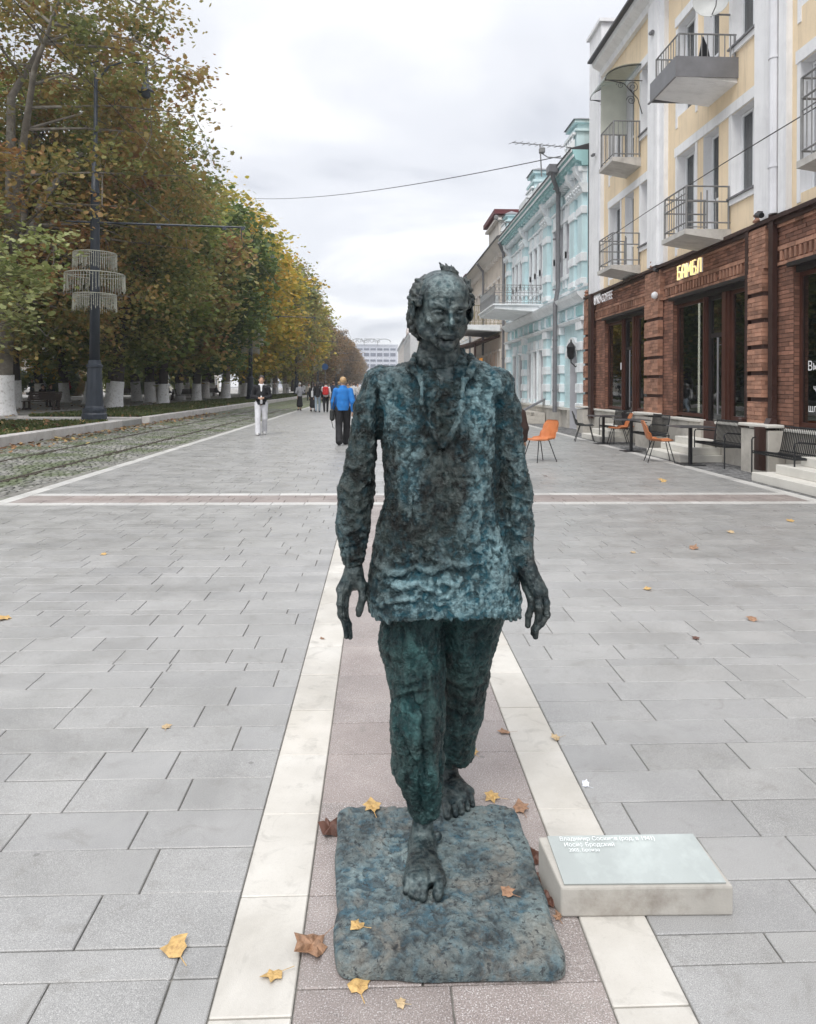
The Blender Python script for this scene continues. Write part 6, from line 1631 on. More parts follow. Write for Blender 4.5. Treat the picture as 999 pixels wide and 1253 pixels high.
# parked cars and a kiosk glimpsed beyond the boulevard
M['carw'] = simple('white_car_paint', (.65, .66, .68), .25, .03, 1, 0); M['card'] = simple('dark_car_glass', (.02, .022, .025), .1, .1, 1, 0)
def car(x, y, rz, m, lb):
    R_ = root('parked_car', (0, 0, 0), lb, 'car', 'cars beyond the boulevard')
    P_ = [(-2.1, .35), (-2.15, .75), (-1.9, .95), (-1.2, 1.02), (-.7, 1.42), (.7, 1.45), (1.35, 1.02), (2.05, .88), (2.15, .55), (2.1, .35)]
    b = MB(); n = len(P_)
    vs = []
    for s, w in ((-1, .78), (1, .78)):
        for (a, z) in P_: vs.append((a, s * (w if z > 1.1 else .86), z))
    b.add(vs, [(k, (k + 1) % n, n + (k + 1) % n, n + k) for k in range(n)] + [tuple(range(n - 1, -1, -1)), tuple(range(n, 2 * n))]); b.build('body', m, R_)
    for s in (-1, 1): b = MB(); b.add([(-1.05, s * .83, 1.03), (-.62, s * .80, 1.36), (.62, s * .80, 1.38), (1.12, s * .83, 1.03)], [(0, 1, 2, 3)]); o_ = b.build('side_window', M['card'], R_)
    for (a, s) in ((-1.35, -.8), (1.35, -.8), (-1.35, .8), (1.35, .8)): b = MB(); b.tube([(a, s - .1, .33), (a, s + .1, .33)], .33, 16); b.build('wheel', M['black'], R_)
    R_.location = (x, y, 0.2); R_.rotation_euler = (0, 0, rz); LOC[R_.name] = Vector((x, y, .2))
car(-41.5, 62, math.pi / 2, M['carw'], 'white car glimpsed between trunks left of the first lamp post'); car(-41.5, 76, math.pi / 2, simple('grey_car', (.25, .26, .28), .3), 'grey car glimpsed beyond the boulevard trees'); car(-41.5, 92, math.pi / 2, simple('white_car2', (.6, .6, .6), .3), 'pale car far beyond the boulevard benches')
for (x, y, lb) in ((-36, 64, 'white information board between trunks at the far left'), (-33, 73, 'pale information board right of the wooden bench')):
    R_ = root('notice_board', (x, y, 0), lb, 'board'); b = MB(); b.box(x - .7, x + .7, y - .05, y + .05, 1.3, 3.1); b.build('panel', M['pvc'], R_); b = MB(); b.tube([(x - .6, y, .2), (x - .6, y, 1.3)], .05, 6); b.tube([(x + .6, y, .2), (x + .6, y, 1.3)], .05, 6); b.build('post', M['black'], R_)
# ================================================================ PEOPLE
def cloth(name, col, var=.12): 
    if name not in M: M[name] = simple(name, col, .85, var, 9, .3, 40)
    return M[name]
SKIN = simple('skin', (.50, .30, .21), .55, .08, 10, 0)
HAIRS = {'dark': simple('dark_hair', (.025, .018, .015), .5, .3, 30, .3, 90), 'brown': simple('brown_hair', (.10, .055, .03), .5, .3, 30, .3, 90), 'blond': simple('blond_hair', (.40, .26, .13), .5, .25, 30, .3, 90), 'grey': simple('grey_hair', (.35, .34, .33), .5, .2, 30, .3, 90)}
SHOE = simple('dark_shoe', (.03, .03, .03), .5, .2, 9, 0); SHOEW = simple('white_shoe', (.6, .6, .6), .5, .1, 9, 0)
pc = 0
def person(loc, rz, label, H=1.72, top=None, bot=None, botkind='trousers', hair='dark', long=False, stride=.22, arms='swing', bag=None, hat=None, shoe=None, h=.014, sit=False, group='people on the street', build=1.0, inner=None, coat=False):
    global pc; pc += 1; r = random.Random(pc)
    k = H / 1.75; R_ = root('person', loc, label, 'person', group, rz)
    V3 = lambda x, y, z: np.array([x * k, y * k, z * k])
    s = stride; hip = .93
    if sit:
        hipz = .50; J = {'hl': V3(-.10, 0, hipz), 'hr': V3(.10, 0, hipz), 'kl': V3(-.13, -.42, .50), 'kr': V3(.13, -.42, .50), 'al': V3(-.12, -.44, .09), 'ar': V3(.12, -.46, .09), 'tl': V3(-.12, -.60, .03), 'tr': V3(.12, -.62, .03)}
        dz = hipz - hip
    else:
        J = {'hl': V3(-.095, 0, hip), 'hr': V3(.095, 0, hip), 'kl': V3(-.10, -s * .55 - .02, .50), 'kr': V3(.10, s * .25 - .03, .49), 'al': V3(-.09, -s, .09), 'ar': V3(.09, s * 1.05, .11 + s * .12), 'tl': V3(-.10, -s - .16, .035), 'tr': V3(.10, s * 1.05 - .15, .03)}
        dz = 0
    sh = V3(0, 0, 1.42 + dz); shl, shr = V3(-.185, 0, 1.41 + dz), V3(.185, 0, 1.41 + dz)
    hd = V3(0, -.02, 1.625 + dz)
    if arms == 'front': el, er, wl_, wr = V3(-.25, .03, 1.14 + dz), V3(.25, .03, 1.14 + dz), V3(-.07, -.24, 1.10 + dz), V3(.07, -.24, 1.10 + dz)
    elif arms == 'face': el, er, wl_, wr = V3(-.26, -.06, 1.17 + dz), V3(.24, .03, 1.14 + dz), V3(-.10, -.24, 1.40 + dz), V3(.20, -.12, .98 + dz)
    elif arms == 'lap': el, er, wl_, wr = V3(-.24, -.02, 1.14 + dz), V3(.24, -.02, 1.14 + dz), V3(-.10, -.28, 1.02 + dz), V3(.10, -.28, 1.02 + dz)
    else: el, er, wl_, wr = V3(-.245, s * .35, 1.13 + dz), V3(.245, -s * .2, 1.13 + dz), V3(-.25, s * .35 - .06, .88 + dz), V3(.25, -s * .4 - .06, .88 + dz)
    def F_(): return Field((-.5 * k, -.80 * k, -.03), (.5 * k, .5 * k, H + .14), h)
    q = lambda v: v * k * build
    # body: one skin from head to feet
    g = F_(); g.ell(hd + V3(0, .01, .03), V3(.076, .095, .105)); g.ell(hd + V3(0, -.03, -.05), V3(.055, .06, .065), .03); g.cone(hd + V3(0, -.092, .015), hd + V3(0, -.108, -.02), .010, .016, .012)
    for e in (-1, 1): g.ell(hd + V3(e * .078, .005, -.0), V3(.012, .02, .03), .008); g.ell(hd + V3(e * .03, -.092, .022), V3(.016, .012, .010), .008, 'sub')
    g.cone(hd + V3(-.02, -.088, -.05), hd + V3(.02, -.088, -.05), .006, .006, .004, 'sub')
    g.cone(hd + V3(0, .01, -.07), sh + V3(0, 0, .02), .055 * k, .06 * k, .03)
    g.chain([sh - V3(0, 0, .04), V3(0, 0, 1.15 + dz), V3(0, 0, .95 + dz)], [.10 * k, .09 * k, .10 * k], .05)
    for a, b_, c_ in ((shl, el, wl_), (shr, er, wr)): g.chain([a, b_, c_], [.04 * k, .034 * k, .024 * k], .02)
    for w_, e_ in ((wl_, el), (wr, er)):
        d = (w_ - e_) / np.linalg.norm(w_ - e_); side = np.cross(d, [0, 1, 0]); side = side / (np.linalg.norm(side) + 1e-9)
        pm = w_ + d * .07 * k; g.cone(w_, pm, .024 * k, .032 * k, .02)
        for f in range(4): b0 = pm + side * (f - 1.5) * .017 * k; g.cone(b0, b0 + d * (.075 - .008 * abs(f - 1.5)) * k + np.array([0, -.015 * k, 0]), .0105 * k, .009 * k, .002)
        g.cone(w_ + d * .03 * k, w_ + d * .08 * k + np.array([0, -.035 * k, 0]) - side * .02 * k, .012 * k, .010 * k, .006)
    for a, b_, c_, t_ in (('hl', 'kl', 'al', 'tl'), ('hr', 'kr', 'ar', 'tr')): g.chain([J[a], J[b_], J[c_]], [.07 * k, .05 * k, .036 * k], .03); g.chain([J[c_], J[t_]], [.036 * k, .026 * k], .02)
    def fin(name, g, m, par): 
        V, F = g.skin(); return np_mesh_local(name, V, F, m, par)
    body = fin('body', g, SKIN, R_)
    # shoes
    g = F_()
    for c_, t_ in (('al', 'tl'), ('ar', 'tr')): g.chain([J[c_] + V3(0, .045, -.045), J[c_] + V3(0, -.02, -.03), J[t_] + V3(0, 0, .005)], [.043 * k, .048 * k, .036 * k], .02)
    fin('shoes', g, shoe or SHOE, body)
    # legs
    g = F_(); th = .093 if botkind == 'wide' else .082; an = .085 if botkind == 'wide' else .058
    if botkind in ('skirt', 'skirt_short'):
        zb_ = .22 if botkind == 'skirt' else .45; g.chain([V3(0, 0, 1.03), V3(0, 0, .90), V3(0, 0, .55), V3(0, 0, zb_ + .16)], [q(.115), q(.145), q(.165), q(.20)], .04)
        g.fn(lambda X, Y, Z: (Z - zb_ * k) + 0 * X + 0 * Y, 0, 'sub') if botkind == 'skirt' else g.fn(lambda X, Y, Z: (Z - zb_ * k) + 0 * X + 0 * Y, 0, 'sub')
    else:
        g.chain([V3(-.02, 0, 1.02 + dz), V3(.02, 0, 1.02 + dz)], [q(.13)] * 2, .03)
        for a, b_, c_ in (('hl', 'kl', 'al'), ('hr', 'kr', 'ar')): g.chain([J[a], J[b_], J[c_] + V3(0, 0, -.02)], [q(th + .015), q(th * .86), q(an)], .025)
    o = fin('skirt' if 'skirt' in botkind else 'trousers', g, bot, body)
    # jacket
    g = F_(); g.chain([sh + V3(0, 0, -.05), V3(0, 0, 1.22 + dz), V3(0, 0, 1.04 + dz), V3(0, .0, (.92 if not coat else .62) + dz)], [q(.135), q(.142), q(.146), q(.155 if not coat else .19)], .05)
    g.ell(V3(-.10, 0, 1.385 + dz), V3(.09, .08, .06), .05); g.ell(V3(.10, 0, 1.385 + dz), V3(.09, .08, .06), .05)
    for a, b_, c_ in ((shl, el, wl_), (shr, er, wr)): g.chain([a, b_, b_ + (c_ - b_) * .9], [q(.068), q(.058), q(.045)], .03)
    g.chain([hd + V3(-.05, .04, -.12), hd + V3(0, .07, -.12), hd + V3(.05, .04, -.12)], [.04 * k] * 3, .03)
    g.ell(V3(0, -.10, 1.50 + dz), V3(.045, .07, .07), .01, 'sub')
    zc_ = (.905 if not coat else .52) + dz
    g.fn(lambda X, Y, Z: np.maximum((Z - zc_ * k) + 0 * X + 0 * Y, np.abs(X) - .17 * k), .004, 'sub')
    V, F = g.skin(); N = vnormals(V, F); V = V + N * (ridged(V * [1, 1, .6], 9, 2, pc) * .006)[:, None]
    jk = np_mesh_local('jacket', V, F, top, body)
    if inner is not None:
        g = F_(); g.cone(V3(0, -.10, 1.44 + dz), V3(0, -.128, .96 + dz), q(.036), q(.045)); g.chain([hd + V3(-.06, 0, -.13), hd + V3(0, -.07, -.15), hd + V3(.06, 0, -.13)], [.03 * k] * 3, .02); fin('shirt', g, inner, body)
    # hair
    g = F_(); g.ell(hd + V3(0, .025, .052), V3(.088, .10, .10)); g.ell(hd + V3(0, -.10, -.045), V3(.085, .085, .10), .012, 'sub')
    if long: g.chain([hd + V3(0, .06, .03), hd + V3(0, .09, -.10), hd + V3(0, .09, -.24)], [.09 * k, .085 * k, .055 * k], .03)
    V, F = g.skin(); N = vnormals(V, F); V = V + N * (ridged(V, 30, 2, pc) * .005)[:, None]; np_mesh_local('hair', V, F, HAIRS[hair], body)
    if hat is not None: g = F_(); g.ell(hd + V3(0, .01, .075), V3(.10, .115, .075)); fin('cap', g, hat, body)
    return R_, J, dict(wl=wl_, wr=wr, sh=sh, hd=hd, k=k, shl=shl, shr=shr)
def np_mesh_local(name, V, F, m, par):
    me_par = LOC.copy(); 
    og = origin(par); return np_mesh(name, V + np.array([og.x, og.y, og.z]), F, m, par)
def bagof(R_, pts, label, m, z=.02, cat='bag'):
    """a bag carried by the person, a thing of its own standing where it hangs"""
    c, s_ = math.cos(R_.rotation_euler.z), math.sin(R_.rotation_euler.z)
    def W(p): return (R_.location.x + p[0] * c - p[1] * s_, R_.location.y + p[0] * s_ + p[1] * c, R_.location.z + p[2])
    return W
G0 = lambda px, py, z=0.0: at_ground(px, py, z)
TO_CAM, AWAY = 0.0, math.pi
# the man in white trousers walking towards us
w1, J, D = person(G0(320, 533), math.radians(8), 'young man in black jacket and white trousers walking along the tram track edge', 1.80, cloth('black_jacket', (.012, .012, .015)), cloth('white_trousers', (.62, .62, .65)), 'wide', 'dark', False, .20, 'front', shoe=SHOEW, h=.011, inner=cloth('white_shirt', (.7, .7, .72)))
# the woman in the blue jacket
w2, J2, D2 = person(G0(420, 545), AWAY + .05, 'blond person in bright blue jacket and black trousers walking away', 1.72, cloth('blue_jacket', (.015, .16, .48)), cloth('black_trousers', (.012, .012, .014)), 'wide', 'blond', False, .24, 'swing', h=.011, build=1.12)
W = bagof(w2, None, None, None)
bg = root('shoulder_bag', w2.location + Vector((-.30, 0, .9)), 'black shoulder bag hanging at the left hip of the person in blue', 'bag')
ox, oy = w2.location.x - .27, w2.location.y + .02
b = MB(); b.box(ox - .06, ox + .06, oy - .16, oy + .16, .62, .92, .04); b.build('pouch', M['blackpl'], bg)
b = MB(); b.tube([(ox, oy - .12, .9), (ox + .06, oy - .08, 1.2), (ox + .12, oy, 1.50), (ox + .06, oy + .10, 1.2), (ox, oy + .12, .9)], .012, 5); b.tube([(ox - .02, oy - .05, .64), (ox + .02, oy - .06, .45), (ox + .1, oy - .04, .40), (ox + .12, oy - .02, .6)], .008, 4); b.build('strap', M['blackpl'], bg)
# brown coated person mostly hidden behind the statue
person(G0(627, 592), AWAY - .2, 'person in dark brown coat hidden behind the right arm of the statue', 1.36, cloth('brown_coat', (.035, .018, .014)), cloth('brown_skirt', (.03, .016, .013)), 'skirt', 'brown', True, .05, 'swing', h=.013, coat=True, build=1.35)
ps = [  # px, py of feet, heading, label, height, top, bottom, kind, hair, long, arms, stride
 (367, 503, AWAY + .4, 'woman in grey jacket with white shawl and long black skirt, left of the group', 1.66, (.28, .28, .30), (.012, .012, .014), 'skirt', 'grey', False, 'front', .06),
 (383, 504, AWAY - .3, 'woman in long black dress in the middle of the walking group', 1.66, (.014, .013, .015), (.014, .013, .015), 'skirt', 'dark', True, 'swing', .08),
 (389, 505, AWAY, 'person in black jacket and pale jeans walking in the group', 1.68, (.016, .016, .018), (.30, .36, .42), 'trousers', 'dark', True, 'swing', .14),
 (399, 505, AWAY + .1, 'person in white jacket wearing a red backpack', 1.72, (.62, .60, .60), (.015, .015, .018), 'trousers', 'dark', False, 'swing', .14),
 (408, 503, AWAY, 'person in navy jacket half hidden by the blue jacket', 1.75, (.02, .03, .06), (.02, .02, .03), 'trousers', 'brown', False, 'swing', .12),
 (415, 500, AWAY - .1, 'person in teal jacket just beyond the one in bright blue', 1.76, (.03, .12, .18), (.02, .02, .025), 'trousers', 'blond', False, 'swing', .12),
 (433, 499, AWAY, 'person in white top between the blue jacket and the statue', 1.72, (.55, .55, .56), (.08, .10, .16), 'trousers', 'brown', False, 'swing', .12),
 (438, 494, TO_CAM, 'person in pale clothes coming up beside the statue elbow', 1.7, (.5, .48, .46), (.4, .4, .42), 'trousers', 'dark', False, 'swing', .14),
 (393, 492, AWAY, 'small person in black in the distance above the red backpack', 1.74, (.015, .015, .018), (.02, .02, .02), 'trousers', 'dark', False, 'swing', .12),
 (378, 491, TO_CAM, 'small person in cream in the distance behind the group', 1.7, (.45, .40, .34), (.03, .03, .03), 'trousers', 'brown', True, 'swing', .12),
 (424, 490, AWAY, 'distant person in grey above the shoulder of the blue jacket', 1.75, (.15, .15, .16), (.03, .03, .03), 'trousers', 'dark', False, 'swing', .12),
 (403, 489, TO_CAM, 'distant person in dark clothes near the street crossing', 1.75, (.03, .03, .035), (.03, .03, .04), 'trousers', 'dark', False, 'swing', .12),
 (443, 489, AWAY, 'distant person in light grey by the statue sleeve', 1.75, (.35, .35, .36), (.05, .05, .06), 'trousers', 'grey', False, 'swing', .12),
 (413, 487, AWAY, 'tiny far walker in dark red', 1.72, (.14, .02, .02), (.03, .03, .03), 'trousers', 'dark', False, 'swing', .12),
 (430, 486, TO_CAM, 'tiny far walker in beige', 1.72, (.38, .32, .26), (.03, .03, .03), 'trousers', 'brown', False, 'swing', .12),
 (386, 486, TO_CAM, 'tiny far walker in black at the left of the crossing', 1.72, (.02, .02, .02), (.03, .03, .03), 'trousers', 'dark', False, 'swing', .12),
 (397, 494, AWAY, 'person in long grey coat walking past the group', 1.7, (.12, .12, .13), (.03, .03, .03), 'trousers', 'dark', True, 'swing', .12),
 (426, 494, TO_CAM, 'person in tan coat coming towards us right of the blue jacket', 1.7, (.30, .22, .15), (.03, .03, .04), 'trousers', 'brown', True, 'swing', .12),
 (418, 489, AWAY, 'far walker in bright white behind the blue jacket', 1.74, (.65, .65, .65), (.1, .1, .12), 'trousers', 'dark', False, 'swing', .12),
 (409, 491, TO_CAM, 'far walker in black and red beside the blue jacket', 1.7, (.22, .03, .03), (.02, .02, .02), 'trousers', 'dark', False, 'swing', .12),
 (436, 490, AWAY, 'far walker in navy beside the statue sleeve', 1.74, (.03, .04, .08), (.03, .03, .03), 'trousers', 'dark', False, 'swing', .12),
 (391, 488, AWAY, 'far walker in grey hoodie in the middle of the street', 1.74, (.2, .2, .2), (.03, .03, .05), 'trousers', 'dark', False, 'swing', .12),
 (372, 486, AWAY, 'tiny far walker in white at the left of the crossing', 1.72, (.6, .6, .6), (.05, .05, .07), 'trousers', 'brown', False, 'swing', .12)]
for i, (px, py, a, lb, H_, tc, bc, bk_, hr__, lg, ar, sd) in enumerate(ps):
    pr, jj_, dd_ = person(G0(px, py), a, lb, H_, cloth('top_%d' % i, tc), cloth('bottom_%d' % i, bc), bk_, hr__, lg, sd, ar, h=.017 if py > 497 else .024)
    if 'wearing a red backpack' in lb:
        o_ = pr.location; bp = root('backpack', (o_.x, o_.y - .22, 1.1), 'red backpack on the back of the person in white', 'backpack')
        b = MB(); b.box(o_.x - .17, o_.x + .17, o_.y - .30, o_.y - .12, .98, 1.45, .06); b.build('pack', cloth('red_pack', (.50, .03, .03)), bp); b = MB(); b.box(o_.x - .13, o_.x + .13, o_.y - .35, o_.y - .30, 1.0, 1.24, .02); b.build('pocket', cloth('red_pack', (.5, .03, .03)), bp)
    if 'jeans' in lb:
        o_ = pr.location; bp = root('white_bag', (o_.x - .24, o_.y - .05, .9), 'white tote bag carried in the walking group', 'bag'); b = MB(); b.box(o_.x - .36, o_.x - .24, o_.y - .18, o_.y + .12, .86, 1.22, .02); b.build('pouch', cloth('tote', (.6, .6, .6)), bp); b = MB(); b.tube([(o_.x - .3, o_.y - .1, 1.2), (o_.x - .26, o_.y - .03, 1.42), (o_.x - .3, o_.y + .05, 1.2)], .012, 4); b.build('strap', cloth('tote', (.6, .6, .6)), bp)
# people under the trees
def onb(px, py, z=.2): return at_ground(px, py, z)
left = [(52, 500, 'sitting person in black on the wooden bench behind the lamp post', True, (.012, .012, .014), (.012, .012, .014), 70),
        (62, 499, 'dark clothed person sitting on the near end of the wooden bench', True, (.02, .03, .035), (.02, .02, .02), 60),
        (84, 491, 'person in red jacket beyond the wooden bench', False, (.45, .03, .04), (.03, .03, .03), 90),
        (39, 490, 'standing person in dark green beyond the first trunks', False, (.02, .05, .04), (.02, .02, .02), 40),
        (135, 492, 'standing person in black between the lamp post and the next trunk', False, (.02, .02, .022), (.02, .02, .03), 200),
        (142, 490, 'person in dark jacket beside the one in black between trunks', False, (.03, .03, .03), (.02, .02, .03), 20),
        (166, 488, 'sitting person with white shirt front under the trees', True, (.5, .5, .5), (.02, .02, .02), 80),
        (206, 487, 'sitting person in dark coat under the middle trees', True, (.03, .02, .02), (.02, .02, .03), 100),
        (232, 487, 'sitting person in grey brown on the mid distance bench', True, (.15, .12, .12), (.05, .04, .04), 75),
        (265, 486, 'sitting person in black before the white foot of a trunk', True, (.015, .015, .015), (.02, .02, .02), 80),
        (302, 485, 'person in blue grey beside the second lamp post', False, (.06, .08, .12), (.02, .02, .02), 10),
        (336, 484, 'person in pale coat standing behind the walking man', False, (.4, .34, .3), (.3, .3, .3), 0),
        (352, 483, 'far person in white under the trees right of the walking man', False, (.6, .58, .55), (.3, .3, .32), 180)]
for i, (px, py, lb, sit, tc, bc, a) in enumerate(left):
    person(onb(px, py), math.radians(a), lb, 1.72, cloth('ltop_%d' % i, tc), cloth('lbot_%d' % i, bc), 'trousers', ('dark', 'brown')[i % 2], i % 3 == 1, .1, 'lap' if sit else 'front', h=.02, sit=sit, group='people under the boulevard trees')
# ================================================================ THE STATUE
TY = 2.42
def S(px, py, Y=TY): 
    p = at_depth(px, py, Y); return np.array([p.x, p.y, p.z])
def Gz(px, py, z):
    p = at_ground(px, py, z); return np.array([p.x, p.y, p.z])
K = 1 / 372.0
PR = {'coat': (.47, .98), 'skin': (.45, .95), 'trousers': (.62, 1.1), 'base': (.34, .78)}
def bronze(name, kind):
    m, t, b, o = new_mat(name)
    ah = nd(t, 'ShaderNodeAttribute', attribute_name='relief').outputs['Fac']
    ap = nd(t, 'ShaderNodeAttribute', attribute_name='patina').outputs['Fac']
    n1 = noise(t, 15, 7, .66, dist=.9); n2 = noise(t, 34, 5, .65, dist=.4); n3 = noise(t, 120, 3, .6)
    if kind == 'trousers': dark, mid, teal, lite = (.004, .008, .010), (.010, .026, .030), (.004, .062, .066), (.07, .24, .25)
    elif kind == 'skin': dark, mid, teal, lite = (.007, .011, .014), (.024, .037, .041), (.020, .060, .070), (.24, .33, .34)
    elif kind == 'base': dark, mid, teal, lite = (.045, .052, .054), (.115, .145, .15), (.06, .19, .27), (.33, .44, .45)
    else: dark, mid, teal, lite = (.012, .013, .012), (.036, .052, .050), (.006, .11, .16), (.50, .80, .88)
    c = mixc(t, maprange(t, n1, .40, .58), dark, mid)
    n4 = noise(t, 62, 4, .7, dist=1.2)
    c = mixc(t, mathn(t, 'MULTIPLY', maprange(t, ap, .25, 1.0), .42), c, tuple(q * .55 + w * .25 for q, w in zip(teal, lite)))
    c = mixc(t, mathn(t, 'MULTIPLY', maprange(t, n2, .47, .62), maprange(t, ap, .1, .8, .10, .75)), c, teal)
    # crests paler than hollows: weathering, plus ridge highlights painted into the colour
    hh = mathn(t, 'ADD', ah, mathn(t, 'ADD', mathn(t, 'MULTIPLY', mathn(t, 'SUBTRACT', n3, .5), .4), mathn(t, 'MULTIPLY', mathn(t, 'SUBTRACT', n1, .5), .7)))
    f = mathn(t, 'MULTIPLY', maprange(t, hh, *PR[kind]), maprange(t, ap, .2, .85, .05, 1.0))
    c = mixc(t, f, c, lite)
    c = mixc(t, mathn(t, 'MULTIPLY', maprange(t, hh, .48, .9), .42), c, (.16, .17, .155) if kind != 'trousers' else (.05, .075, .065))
    if kind == 'base':
        g = maprange(t, noise(t, 6.5, 6, .65, dist=.8), .50, .62)
        c = mixc(t, mathn(t, 'MULTIPLY', g, .5), c, (.30, .27, .225))
        c = mixc(t, maprange(t, noise(t, 48, 4, .75), .555, .63, 0, .85), c, (.03, .035, .04))
    t.links.new(c, b.inputs['Base Color'])
    b.inputs['Metallic'].default_value = .35 if kind != 'base' else 0.0
    t.links.new(maprange(t, n2, .3, .7, .22, .50) if kind != 'base' else maprange(t, n2, .3, .7, .6, .85), b.inputs['Roughness'])
    nb = mathn(t, 'ADD', mathn(t, 'MULTIPLY', n3, .35), mathn(t, 'ADD', n2, n4))
    bumpn(t, b, nb, {'coat': 1.0, 'base': .9, 'trousers': .8, 'skin': .4}[kind], .017)
    return m
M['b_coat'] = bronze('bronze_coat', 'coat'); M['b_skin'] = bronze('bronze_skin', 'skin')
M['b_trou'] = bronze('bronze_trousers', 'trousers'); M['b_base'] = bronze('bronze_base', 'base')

BZ = .045    # top of the bronze ground plate
b_c = at_ground(545, 1080, 0)
statue = root('statue', (0.2, 2.25, 0), 'green bronze statue of a barefoot balding man walking on a rough bronze plate', 'statue')

def topx(V):
    """photograph pixel of each vertex"""
    x, y, z = V[:, 0], V[:, 1], V[:, 2] - CAMH
    d = x * SPS + y * CPS; u = x * CPS - y * SPS
    return CX + FPX * u / d, HY - FPX * z / d
def polydist(px, py, line):
    L = np.array(line, float); best = np.full(len(px), 1e9); side = np.zeros(len(px))
    for i in range(len(L) - 1):
        a, b = L[i], L[i + 1]; ab = b - a; t = np.clip(((px - a[0]) * ab[0] + (py - a[1]) * ab[1]) / max(ab @ ab, 1e-9), 0, 1)
        dx = px - a[0] - t * ab[0]; dy = py - a[1] - t * ab[1]; d = np.hypot(dx, dy)
        m = d < best; best = np.where(m, d, best); side = np.where(m, dy, side)
    return best, side
def strokes(V, N, lst):
    """carve or raise lines: (polyline, width px, height m[, undercut])"""
    px, py = topx(V); dsp = np.zeros(len(V)); front = np.clip(-N[:, 1] * 1.6, 0, 1)
    for s in lst:
        d, side = polydist(px, py, s[0]); w = s[1]
        g = np.exp(-(d / w) ** 2)
        if len(s) > 3: g = g - s[3] * np.exp(-(((side - 1.6 * w) ** 2 + np.maximum(d - np.abs(side), 0) ** 2) / w ** 2))
        dsp += g * s[2] * front
    return dsp
def blobs(V, lst):
    px, py = topx(V); a = np.zeros(len(V))
    for (x, y, rx, ry, v) in lst: a += v * np.exp(-((px - x) / rx) ** 2 - ((py - y) / ry) ** 2)
    return a
def sculpt(name, V, F, mat, rough_fn, stroke_list, pat_fn, parent):
    N = vnormals(V, F)
    d0 = strokes(V, N, stroke_list) if stroke_list else 0
    V1 = V + N * (d0[:, None] if stroke_list else 0)
    N = vnormals(V1, F)
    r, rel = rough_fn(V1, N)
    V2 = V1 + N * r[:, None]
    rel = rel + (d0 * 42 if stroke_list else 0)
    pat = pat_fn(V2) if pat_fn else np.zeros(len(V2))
    return np_mesh(name, V2, F, mat, parent, True, {'relief': ('POINT', np.clip(rel * .5 + .5, 0, 1)), 'patina': ('POINT', np.clip(pat, 0, 1))})

